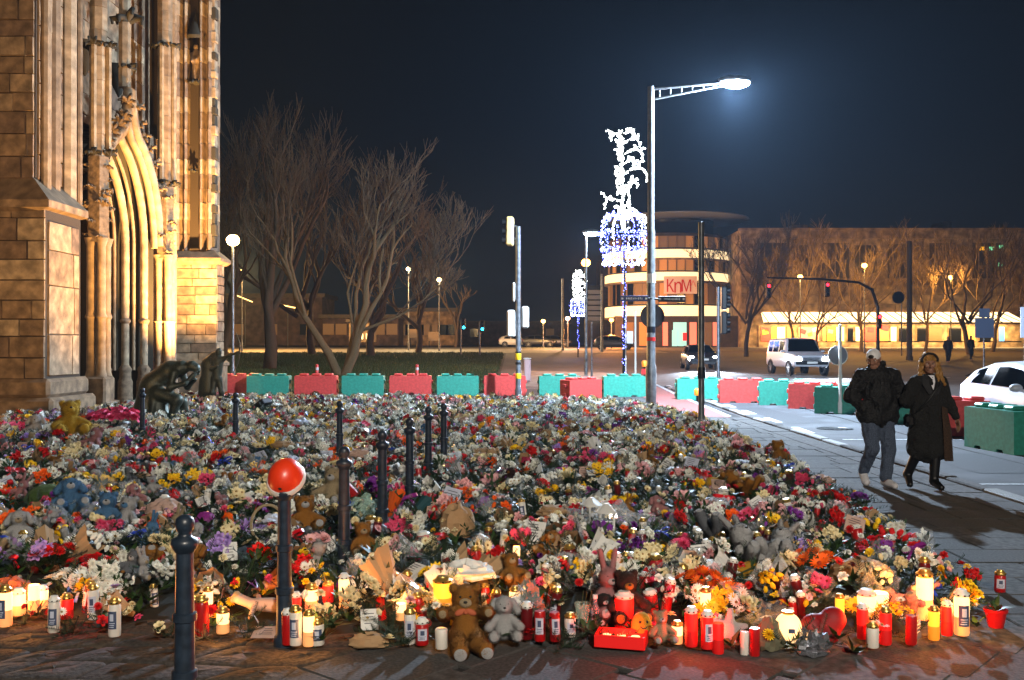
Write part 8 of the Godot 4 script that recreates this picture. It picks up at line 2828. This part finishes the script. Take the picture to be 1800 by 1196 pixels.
	# unlit candles in front
	for q in [
		[95, 1117, "tall", "wax_white", "lid_white", "print_blue", 1.0, "unlit white candle with a blue picture standing alone on the cobbles"],
		[202, 1124, "tall", "wax_white", "lid_gold", "print_blue", 1.05, "unlit white candle with a blue picture below the tilted brown paper"],
		[165, 1084, "tall", "wax_white", "lid_gold", "print_pale", 1.0, "unlit candle with a pale purple label behind green leaves"],
		[344, 1112, "tall", "wax_red", "lid_gold", "", 1.05, "tall red unlit candle close behind the bollard on the cobbles"],
		[357, 1116, "tall", "wax_red", "lid_gold", "", 1.1, "second tall red unlit candle, beside the glowing one on the cobbles"],
		[506, 1132, "tall", "wax_red", "lid_white", "", 0.95, "red unlit candle next to a white one with a picture"],
		[520, 1140, "tall", "wax_white", "lid_gold", "print_blue", 1.05, "white unlit candle with a picture beside the bright lit one"],
		[559, 1140, "short", "wax_white", "lid_gold", "print_blue", 1.0, "short white unlit candle with a picture beside the bright lit one"],
		[720, 1138, "tall", "wax_white", "lid_gold", "print_pale", 0.95, "white unlit candle on the slabs before the dark fir"],
		[742, 1140, "short", "wax_red", "lid_white", "print_pale", 1.0, "short red unlit candle with a white label left of the teddy bear"],
		[776, 1146, "short", "wax_white", "", "", 0.95, "plain white unlit candle touching the teddy bear"],
		[926, 1122, "tall", "wax_dark", "lid_white", "", 1.0, "dark red unlit candle with a white cap beside the white toy"],
		[949, 1126, "tall", "wax_red", "", "print_pale", 0.95, "red unlit candle with a pale label, first of a pair"],
		[976, 1126, "tall", "wax_red", "", "print_pale", 0.92, "red unlit candle with a pale label, second of a pair"],
		[1002, 1118, "short", "wax_white", "lid_gold", "print_pale", 0.9, "small pale unlit candle between red pair and glass vase"],
		[1308, 1150, "tall", "wax_white", "", "", 0.72, "slim white unlit tube next to a red candle by the stuffed star"],
		[1326, 1152, "tall", "wax_red", "", "", 0.85, "red unlit candle in front of the olive sack"],
		[1533, 1144, "short", "wax_white", "lid_gold", "", 0.95, "small white unlit candle in front of the lit red ones"],
		[1601, 1132, "tall", "wax_red", "", "", 0.92, "plain red unlit candle standing on the slabs by a dark card"],
		[1757, 1040, "short", "wax_red", "lid_gold", "print_pale", 1.0, "red unlit candle at the outer corner of the heap"],
		[1625, 1040, "tall", "wax_dark", "lid_gold", "", 1.1, "dark red lantern with a tin roof above the white pillar of light"],
	]:
		candle(q[2], q[3], q[4], q[7], stand(q[0], q[1], 0.05), R(-0.3, 0.3), q[5], Vector3(R(-0.03, 0.03), 0, R(-0.03, 0.03)), q[6])
	# the red lantern box and what stands round it
	var p := stand(1092, 1140, 0.14)
	var t := thing("lantern_box", "low glowing red box of candle lights with an open bright top", "lantern", p + Vector3(0, 0.0, 0), -0.25)
	var g := Geo.new()
	for s in [-1.0, 1.0]:
		g.box(xf(Vector3(s * 0.135, 0.035, 0)), Vector3(0.012, 0.07, 0.16), 0.003)
		g.box(xf(Vector3(0, 0.035, s * 0.075)), Vector3(0.27, 0.07, 0.012), 0.003)
	part(t, "lantern_wall", g.mesh(), M.lit_box_red)
	g = Geo.new()
	g.box(xf(Vector3(0, 0.012, 0)), Vector3(0.26, 0.012, 0.16))
	part(t, "floor", g.mesh(), M.wax_dark)
	for k in 3:
		var c := Geo.new()
		c.lathe(xf(Vector3(-0.08 + k * 0.08, 0.018, 0.0)), PackedVector2Array([Vector2(0, 0), Vector2(0.025, 0), Vector2(0.025, 0.035), Vector2(0, 0.035)]), 12)
		part(t, "tea_light", c.mesh(), M.lit_candle_white)
	lamp(t, Vector3(0, 0.10, 0), Color(1.0, 0.25, 0.14), 0.16, 0.05)
	p = stand(1385, 1128, 0.07)
	t = thing("glass_lamp", "round glass lamp glowing warm with a small dark print", "lamp", p)
	g = Geo.new()
	g.ball(xf(Vector3(0, 0.085, 0), Vector3.ZERO, Vector3(0.074, 0.078, 0.074)), 20, 14)
	part(t, "lamp_glass", g.mesh(), M.lit_candle_white)
	g = Geo.new()
	g.lathe(xf(Vector3(0, 0.155, 0)), PackedVector2Array([Vector2(0.03, 0), Vector2(0.034, 0.005), Vector2(0.034, 0.018), Vector2(0, 0.02)]), 14)
	part(t, "lid", g.mesh(), M.lid_gold)
	g = Geo.new()
	g.box(xf(Vector3(0.0, 0.080, 0.0745)), Vector3(0.036, 0.024, 0.004), 0.001)
	part(t, "printed_label", g.mesh(), M.print_blue)
	lamp(t, Vector3(0, 0.085, 0), Color(1.0, 0.66, 0.34), 0.2, 0.06)
	# soft toys one can point to: kind, fur, pale, px, foot, size, turn, lean, label
	for q in [
		["dog", "fur_white", "fur_white", 886, 1128, 0.86, 0.1, -0.15, "white plush dog with long hanging ears beside the golden teddy bear"],
		["bear", "fur_brown", "fur_gold", 1103, 1085, 1.02, 0.15, -0.12, "dark brown teddy bear sitting behind the tall red lantern"],
		["rabbit", "fur_pink", "fur_white", 1072, 1055, 1.0, 0.25, -0.1, "pink plush rabbit with upright ears behind the red lanterns"],
		["bear", "fur_cream", "fur_white", 1163, 1140, 0.62, 0.2, -0.2, "small pale bear with round feet left of the red group"],
		["rabbit", "fur_pink", "fur_cream", 1585, 1082, 0.95, -0.9, -1.1, "pink plush piglet like toy lying on its side by the white pillar of light"],
		["bear", "fur_yellow", "fur_yellow", 125, 775, 2.2, 0.5, -0.4, "large yellow teddy bear leaning at the church buttress"],
		["dog", "fur_white", "fur_white", 62, 770, 1.4, 0.2, -0.2, "white plush dog sitting below the church buttress beside the yellow bear"],
		["bear", "fur_pink", "fur_white", 158, 795, 1.3, -0.3, -0.5, "pinkish lilac plush bear in front of the large yellow one"],
		["dog", "fur_blue", "fur_white", 126, 905, 1.25, 0.5, -0.6, "light blue plush elephant like toy with hanging ears"],
		["bear", "fur_blue", "fur_white", 187, 935, 1.1, 0.2, -0.3, "pale blue teddy bear, one of a pair side by side"],
		["bear", "fur_white", "fur_blue", 216, 938, 1.05, -0.2, -0.4, "whitish teddy bear beside the pale blue one"],
		["dog", "fur_white", "fur_cream", 33, 962, 0.95, 0.4, -0.2, "white plush dog with dark eyes near the edge behind the terracotta cloth"],
		["bear", "fur_gold", "fur_white", 265, 1008, 0.95, 0.3, -1.2, "golden bear lying on its back with a white heart on its belly"],
		["bear", "fur_cream", "fur_white", 581, 895, 1.35, -0.2, -0.3, "cream teddy bear beside the third bollard"],
		["bear", "fur_gold", "fur_white", 538, 945, 1.15, 0.3, -0.5, "golden toy with big white eyes behind the helmet bollard"],
		["rabbit", "fur_white", "fur_white", 1335, 1000, 1.3, 0.4, -0.9, "big white plush toy lying near the yellow felt piece, first of two"],
		["rabbit", "fur_white", "fur_white", 1362, 995, 1.2, -0.5, -1.0, "big white plush toy leaning on its twin near the yellow felt piece"],
		["dog", "fur_gold", "fur_cream", 962, 985, 0.85, -0.4, -0.7, "golden plush dog lying behind the white square lights"],
		["bear", "fur_gold", "fur_cream", 905, 1035, 0.8, 0.3, -0.6, "golden brown teddy bear above the white light past the big bear"],
		["bear", "fur_grey", "fur_white", 1245, 955, 1.2, -1.0, -1.3, "grey plush toy lying flat beside the clear film mound"],
		["bear", "fur_gold", "fur_cream", 1320, 875, 1.3, 0.8, -1.0, "orange plush toy lying by the long yellow one near the slope"],
		["bear", "fur_gold", "fur_cream", 1372, 822, 1.25, 0.4, -0.2, "orange brown teddy bear sitting alone on the outer slope"],
		["bear", "fur_gold", "fur_cream", 640, 985, 0.9, 0.3, -0.3, "golden bear in a red coat beside the third bollard"],
		["dog", "fur_black", "fur_white", 1062, 1098, 0.62, 0.3, -0.1, "small black and white plush penguin like toy by the red box"],
	]:
		p = stand(q[3], q[4], 0.09 * q[5])
		toy(q[0], q[1], q[2], q[8], Transform3D(Basis(Vector3.UP, q[6]) * Basis(Vector3.RIGHT, q[7]) * Basis.from_scale(Vector3.ONE * q[5]), p + Vector3(0, 0.01, 0)))
	# a smiling yellow egg shaped toy
	p = stand(1127, 1120, 0.06)
	t = thing("plush_chick", "yellow egg shaped soft toy with a smiling face on the red box", "soft toy", p + Vector3(0, 0.015, 0.02), 0.1, "soft toys in the heap")
	g = Geo.new()
	g.lathe(Transform3D(), PackedVector2Array([Vector2(0, 0), Vector2(0.045, 0.005), Vector2(0.062, 0.035), Vector2(0.058, 0.075), Vector2(0.04, 0.115), Vector2(0.02, 0.13), Vector2(0, 0.133)]), 18)
	part(t, "body", g.mesh(), M.fur_yellow)
	for s in [-1.0, 1.0]:
		g = Geo.new()
		g.ball(xf(Vector3(s * 0.02, 0.088, 0.046), Vector3.ZERO, Vector3(0.008, 0.010, 0.006)), 8, 6)
		part(t, "eye", g.mesh(), M.black_plastic)
	g = Geo.new()
	g.tube([Vector3(-0.02, 0.066, 0.055), Vector3(-0.008, 0.056, 0.060), Vector3(0.008, 0.056, 0.060), Vector3(0.02, 0.066, 0.055)], [0.003, 0.003, 0.003, 0.003], 5)
	part(t, "mouth", g.mesh(), M.black_plastic)
	# a stuffed star, a long yellow toy
	p = stand(1281, 1140, 0.1)
	t = thing("plush_star", "pale grey stuffed star leaning in the red glow", "soft toy", p + Vector3(0, 0.085, 0), 0.15, "soft toys in the heap")
	var b := []
	for k in 5: b.append([Vector3(0, 0, 0), Vector3(sin(TAU * k / 5.0 + 0.2) * 0.10, cos(TAU * k / 5.0 + 0.2) * 0.10, 0), 0.04, 0.016])
	part(t, "body", nets(b, 0.008, 0.02).mesh(), M.fur_white, xf(Vector3.ZERO, Vector3(-0.25, 0, 0), Vector3(1, 1, 0.75)))
	p = stand(1290, 868, 0.12)
	t = thing("plush_caterpillar", "long bright yellow soft toy lying on the slope towards the pavement", "soft toy", p + Vector3(0, 0.10, 0), -0.45, "soft toys in the heap")
	b = []
	for k in 5: b.append([Vector3(-0.24 + k * 0.11, 0.02 * (k % 2), 0), Vector3(-0.22 + k * 0.11, 0.02 * (k % 2), 0), 0.062, 0.06])
	part(t, "body", nets(b, 0.012, 0.03).mesh(), M.fur_yellow)
	# cushions, cloths, foil and paper
	p = stand(1466, 1132, 0.15)
	t = thing("heart_cushion", "big dark red heart cushion lying in front", "cushion", p + Vector3(0, 0.0, -0.02), 0.2)
	b = []
	for s in [-1.0, 1.0]:
		b.append([Vector3(s * 0.055, 0.125, 0), Vector3(s * 0.05, 0.11, 0), 0.062, 0.062])
		b.append([Vector3(s * 0.06, 0.11, 0), Vector3(0.0, 0.03, 0.0), 0.058, 0.03])
	b.append([Vector3(0, 0.10, 0), Vector3(0, 0.06, 0), 0.06, 0.05])
	part(t, "cover", nets(b, 0.008, 0.03).mesh(), M.satin_red, xf(Vector3(0, 0, 0), Vector3(-0.5, 0, 0.25), Vector3(1.15, 1.0, 0.8)))
	lumpy("silver_foil", "crumpled silver foil lying on the slabs before the cushion", "foil", stand(1425, 1142, 0.1), Vector3(0.10, 0.10, 0.09), M.foil, 31, 0.35, "crumpled foil in front")
	lumpy("silver_foil", "crumpled silver foil behind the olive sack", "foil", stand(1345, 1092, 0.1), Vector3(0.15, 0.11, 0.10), M.foil, 32, 0.35, "crumpled foil in front")
	lumpy("paper_sack", "olive grey paper sack beside the round glass lamp", "sack", stand(1352, 1142, 0.1), Vector3(0.075, 0.15, 0.07), M.paper_olive, 33, 0.22)
	lumpy("felt_cloth", "mustard yellow felt piece tented over the flowers", "cloth", stand(1318, 1015, 0.1), Vector3(0.15, 0.10, 0.10), M.felt_mustard, 34, 0.2)
	lumpy("terracotta_cloth", "terracotta coloured knitted cloth over the left candles", "cloth", stand(20, 1052, 0.12), Vector3(0.13, 0.13, 0.11), M.clay, 35, 0.2)
	lumpy("film_mound", "mound of clear film wrapped bouquets in the middle of the heap", "wrapping film", stand(1075, 935, 0.3), Vector3(0.36, 0.20, 0.28), M.film, 36, 0.4)
	lumpy("green_bag", "pale green film bag bulging beside the third bollard", "bag", stand(640, 918, 0.18), Vector3(0.17, 0.19, 0.15), M.film_green, 37, 0.25)
	lumpy("purple_balloon", "purple balloon half sunk behind the first bollard", "balloon", stand(362, 928, 0.12), Vector3(0.10, 0.17, 0.10), M.balloon_purple, 38, 0.05)
	lumpy("green_cushion", "round moss green cushion in the left of the heap", "cushion", stand(82, 890, 0.2), Vector3(0.19, 0.18, 0.17), M.fur_green, 39, 0.06)
	lumpy("cream_cushion", "cream coloured rounded cushion behind the first bollard", "cushion", stand(290, 915, 0.2), Vector3(0.18, 0.20, 0.16), M.linen, 40, 0.12)
	lumpy("paper_bag", "beige crumpled paper bag standing upright in the middle", "bag", stand(803, 935, 0.16), Vector3(0.14, 0.22, 0.12), M.paper_brown, 41, 0.16)
	paper_cone("upright orange paper cone wedged beside the fourth bollard", stand(684, 912, 0.1), 0.24, 0.065, M.paper_orange, Vector3(0.35, 0.3, -0.25))
	paper_cone("slanting teal paper cone beside the orange one", stand(716, 915, 0.1), 0.26, 0.06, M.paper_teal, Vector3(0.2, 0.3, -0.75))
	paper_cone("dark red paper cone lying beside the third bollard", stand(640, 890, 0.1), 0.36, 0.09, M.cloth_red, Vector3(0.4, 0.0, 0.85))
	lumpy("paper_wrap", "big beige paper wrapped bouquet near the outer slope", "wrapped bouquet", stand(1510, 1015, 0.2), Vector3(0.20, 0.13, 0.13), M.paper_brown, 42, 0.14)
	lumpy("paper_wrap", "brown paper wrap with a white oval tag lying on the slabs", "wrapped bouquet", stand(650, 1140, 0.13), Vector3(0.11, 0.07, 0.06), M.paper_brown, 43, 0.16)
	paper_cone("tilted brown paper wrap with white flowers over the cobbles candle", stand(236, 1080, 0.12), 0.19, 0.07, M.paper_brown, Vector3(0.2, 0.0, 1.0), "small", "white")
	posy("large posy of pink roses high before the portal base", spot_at(205, 765) + Vector3(0, 0.25, 0), "rose", "pink", 18, 0.42, 3.0)
	for q in [[1232, 1040, "gerbera", "orange", 8, 0.14, "orange gerberas above the red group"], [1272, 1048, "gerbera", "orange", 6, 0.12, "second clump of orange gerberas above the red group"], [1432, 1012, "gerbera", "orange", 9, 0.17, "wide clump of orange red gerberas below the beige bouquet"], [1410, 985, "chrysanthemum", "yellow", 7, 0.13, "yellow flowers beside the blue ball"], [1518, 1072, "gerbera", "yellow", 5, 0.10, "yellow pansies behind the white glow"], [135, 1030, "gerbera", "white", 11, 0.16, "white daisies in the left of the heap"], [165, 1010, "rose", "red", 7, 0.15, "bright red flowers with a ribbon in the left of the heap"], [1245, 1078, "gerbera", "yellow", 7, 0.12, "yellow orange flowers around the bright white light"], [770, 1030, "gerbera", "yellow", 5, 0.12, "yellow flowers above the yellow glow"], [1465, 905, "rose", "dark red", 14, 0.24, "dark red roses heaped on the slope by the pavement"], [1540, 945, "tulip", "yellow", 8, 0.16, "yellow tulips at the pavement edge"], [1570, 965, "tulip", "red", 6, 0.14, "red tulips at the pavement edge beside yellow ones"], [1265, 775, "rose", "orange", 12, 0.42, "orange roses at the foot of the plain post"], [925, 705, "gerbera", "yellow", 5, 0.4, "tall yellow posy before the signal pole"], [1568, 1100, "small", "yellow", 6, 0.10, "small green yellow posy between the lit candles at the front"]]:
		posy("posy of " + q[6], stand(q[0], q[1], 0.08), q[2], q[3], q[4], q[5], 1.25 if q[1] > 800 else 2.0)
	# clay pots, vases, a hoop, a small lantern house, a ball, cards that lie in front
	for q in [[930, 1072, "clay", 0.05, "terracotta pot with a cone of orange in the dark fir"], [1750, 1102, "wax_red", 0.062, "red flower pot with small plants at the outer corner"]]:
		p = stand(q[0], q[1], 0.07)
		t = thing("flower_pot", q[4], "flower pot", p)
		g = Geo.new()
		g.lathe(Transform3D(), PackedVector2Array([Vector2(0, 0), Vector2(q[3] * 0.7, 0), Vector2(q[3], q[3] * 1.5), Vector2(q[3] * 1.1, q[3] * 1.5), Vector2(q[3] * 1.1, q[3] * 1.8), Vector2(q[3] * 0.95, q[3] * 1.8), Vector2(q[3] * 0.9, q[3] * 1.5), Vector2(0, q[3] * 1.5)]), 18)
		part(t, "pot", g.mesh(), M[q[2]])
		g = Geo.new()
		for k in 16: leaf(g, Transform3D(Basis(Vector3.UP, R(0, TAU)) * Basis(Vector3.RIGHT, R(-1.3, -0.3)), Vector3(0, q[3] * 1.5, 0)), R(0.07, 0.13), 0.03)
		part(t, "foliage", g.mesh(), M.leaf_green)
	p = stand(1024, 1105, 0.06)
	t = thing("glass_vase", "clear glass vase catching the red light beside the red box", "vase", p)
	g = Geo.new()
	g.lathe(Transform3D(), PackedVector2Array([Vector2(0.03, 0.0), Vector2(0.034, 0.06), Vector2(0.05, 0.15)]), 18)
	part(t, "vase_glass", g.mesh(), M.film_green)
	g = Geo.new()
	for k in 5: g.tube([Vector3(R(-0.02, 0.02), 0.01, R(-0.02, 0.02)), Vector3(R(-0.06, 0.06), 0.22, R(-0.06, 0.06))], [0.003, 0.002], 4)
	part(t, "stems", g.mesh(), M.leaf_green)
	p = stand(1046, 1100, 0.03)
	t = thing("glass_bottle", "small clear bottle with a white cap beside the vase", "bottle", p)
	g = Geo.new()
	g.lathe(Transform3D(), PackedVector2Array([Vector2(0, 0), Vector2(0.026, 0), Vector2(0.028, 0.1), Vector2(0.012, 0.14), Vector2(0.012, 0.17)]), 14)
	part(t, "bottle_glass", g.mesh(), M.film_pink)
	g = Geo.new()
	g.lathe(xf(Vector3(0, 0.165, 0)), PackedVector2Array([Vector2(0.015, 0), Vector2(0.015, 0.022), Vector2(0, 0.022)]), 12)
	part(t, "cap", g.mesh(), M.white_plastic)
	p = stand(470, 960, 0.15)
	t = thing("flower_hoop", "pale hoop with hanging feathers leaning in the heap behind the helmet", "hoop", p + Vector3(0, 0.14, 0), 0.2)
	var hp := []
	for k in 25: hp.append(Vector3(cos(TAU * k / 24.0) * 0.12, sin(TAU * k / 24.0) * 0.15, 0.0))
	g = Geo.new()
	g.tube(hp, radii_for(hp, 0.012), 8, false)
	part(t, "hoop_ring", g.mesh(), M.fur_cream, xf(Vector3.ZERO, Vector3(-0.5, 0, 0)))
	for k in 5: part(t, "blossom", flower_mesh.small, petal[["white", "lilac", "white", "cream", "white"][k]], xf(Vector3(-0.08 + k * 0.04, -0.05 + 0.02 * (k % 2), 0.03)))
	for q in [[1066, 955, 0.0, "small white toy house lantern with bars in the middle of the heap"], [1040, 938, 0.5, "second small white lantern, tilted, behind the first"]]:
		p = stand(q[0], q[1], 0.1)
		t = thing("white_lantern", q[3], "lantern", p + Vector3(0, 0.04, 0), q[2], "small white lanterns")
		for s in [[-1, -1], [-1, 1], [1, -1], [1, 1]]:
			g = Geo.new()
			g.box(xf(Vector3(s[0] * 0.055, 0.09, s[1] * 0.055)), Vector3(0.012, 0.18, 0.012), 0.002)
			part(t, "post", g.mesh(), M.white_plastic)
		g = Geo.new()
		for y in [0.0, 0.06, 0.12]:
			g.box(xf(Vector3(0, y, 0.055)), Vector3(0.11, 0.008, 0.008))
			g.box(xf(Vector3(0.055, y, 0)), Vector3(0.008, 0.008, 0.11))
		part(t, "bars", g.mesh(), M.white_plastic)
		g = Geo.new()
		g.lathe(xf(Vector3(0, 0.18, 0), Vector3(0, PI * 0.25, 0)), PackedVector2Array([Vector2(0.10, 0), Vector2(0.10, 0.008), Vector2(0.02, 0.07), Vector2(0, 0.072)]), 4, true)
		part(t, "roof", g.mesh(), M.white_plastic)
	p = stand(1391, 975, 0.08)
	t = thing("ball", "blue and white ball beside yellow flowers", "ball", p + Vector3(0, 0.11, 0))
	g = Geo.new()
	g.ball(xf(Vector3.ZERO, Vector3.ZERO, Vector3.ONE * 0.075), 18, 12)
	part(t, "ball_skin", g.mesh(), M.ribbon_blue)
	g = Geo.new()
	g.ball(xf(Vector3(0.02, 0.015, 0.045), Vector3.ZERO, Vector3(0.035, 0.035, 0.035)), 12, 8)
	part(t, "white_patch", g.mesh(), M.paper_white)
	for q in [[468, 1136, "pale pink printed card lying flat on the cobbles", "linen", 0.0, -1.35], [1614, 1128, "dark grey card standing upright between red and yellow candles", "print_blue", 0.9, -0.1], [405, 990, "white narrow letter stuck upright in the leaves", "paper_white", 0.4, -0.35], [650, 1112, "white oval tag on brown paper", "paper_white", 0.2, -0.7], [195, 960, "white letter leaning in the left of the heap", "paper_white", 0.5, -0.5]]:
		p = stand(q[0], q[1], 0.06)
		t = thing("greeting_card", q[2], "card", Vector3.ZERO, 0.0, "cards laid on the heap")
		t.transform = Transform3D(Basis(Vector3.UP, q[4]) * Basis(Vector3.RIGHT, q[5]), p + Vector3(0, 0.03, 0))
		g = Geo.new()
		g.box(xf(Vector3(0, 0.05, 0)), Vector3(0.10 if q[5] > -1.0 else 0.17, 0.13, 0.004), 0.001)
		part(t, "paper", g.mesh(), M[q[3]])
		g = Geo.new()
		for k in 4: g.box(xf(Vector3(R(-0.01, 0.0), 0.085 - k * 0.02, 0.0028)), Vector3(R(0.04, 0.07), 0.004, 0.001))
		part(t, "handwriting", g.mesh(), M.ink if q[3] != "print_blue" else M.paper_white)
	# a cloth doll and a long purple ribbon by the helmet bollard
	p = stand(450, 1085, 0.15)
	t = thing("cloth_doll", "pale linen cloth doll lying with its arms spread by the helmet bollard", "soft toy", p + Vector3(0, 0.06, 0), 0.3, "soft toys in the heap")
	part(t, "body", nets([[Vector3(-0.02, 0.02, 0), Vector3(0.10, 0.01, 0.02), 0.035, 0.045], [Vector3(-0.06, 0.04, 0), Vector3(-0.10, 0.06, 0.0), 0.03, 0.032], [Vector3(0, 0.02, 0.02), Vector3(-0.04, -0.03, 0.11), 0.02, 0.014], [Vector3(0.02, 0.03, -0.02), Vector3(0.02, 0.04, -0.11), 0.02, 0.014], [Vector3(0.10, 0.01, 0.03), Vector3(0.20, -0.03, 0.07), 0.024, 0.016], [Vector3(0.10, 0.01, -0.01), Vector3(0.21, -0.01, 0.0), 0.024, 0.016]], 0.008, 0.02).mesh(), M.linen)
	part(t, "hair", nets([[Vector3(-0.11, 0.085, 0), Vector3(-0.13, 0.05, -0.02), 0.022, 0.02]], 0.008, 0.01).mesh(), M.fur_cream)
	p = stand(455, 1050, 0.1)
	g = Geo.new()
	for k in 6:
		var a := TAU * k / 6.0
		g.sheet([[Vector3(0, 0, -0.012), Vector3(0, 0.002, 0.012)], [Vector3(cos(a) * 0.07, 0.05, sin(a) * 0.05 - 0.012), Vector3(cos(a) * 0.07, 0.052, sin(a) * 0.05 + 0.012)], [Vector3(cos(a) * 0.13, 0.01, sin(a) * 0.08 - 0.012), Vector3(cos(a) * 0.13, 0.012, sin(a) * 0.08 + 0.012)]])
	single("ribbon_bow", "large purple ribbon bow above the linen doll", "ribbon", g.mesh(), M.ribbon_purple, xf(p + Vector3(0, 0.07, 0)), "ribbon bows in the heap")


func heap() -> void:
	rng.seed = 616
	heap_materials()
	mat("paper_olive", Color(0.36, 0.35, 0.27), 0.85)
	mat("felt_mustard", Color(0.62, 0.45, 0.09), 0.95)
	mat("paper_orange", Color(0.90, 0.36, 0.07), 0.75)
	mat("paper_teal", Color(0.10, 0.27, 0.30), 0.75)
	mat("paper_pink", Color(0.80, 0.36, 0.52), 0.8)
	mat("balloon_purple", Color(0.52, 0.18, 0.50), 0.3)
	for q in [["film_green", 0.72, 0.85, 0.78, 0.35], ["film_pink", 0.90, 0.80, 0.85, 0.3]]:
		var m := mat(q[0], Color(q[1], q[2], q[3], q[4]), 0.12)
		m.transparency = BaseMaterial3D.TRANSPARENCY_ALPHA
	heap_bed()
	make_blossoms()
	make_bouquets()
	make_candles()
	make_toys()
	front()
	fill_heap()
	more_in_heap()


func _ready() -> void:
	rng.seed = 4021
	setup()
	materials()
	setting()
	make_church()
	street()
	buildings()
	trees()
	cars()
	people()
	heap()
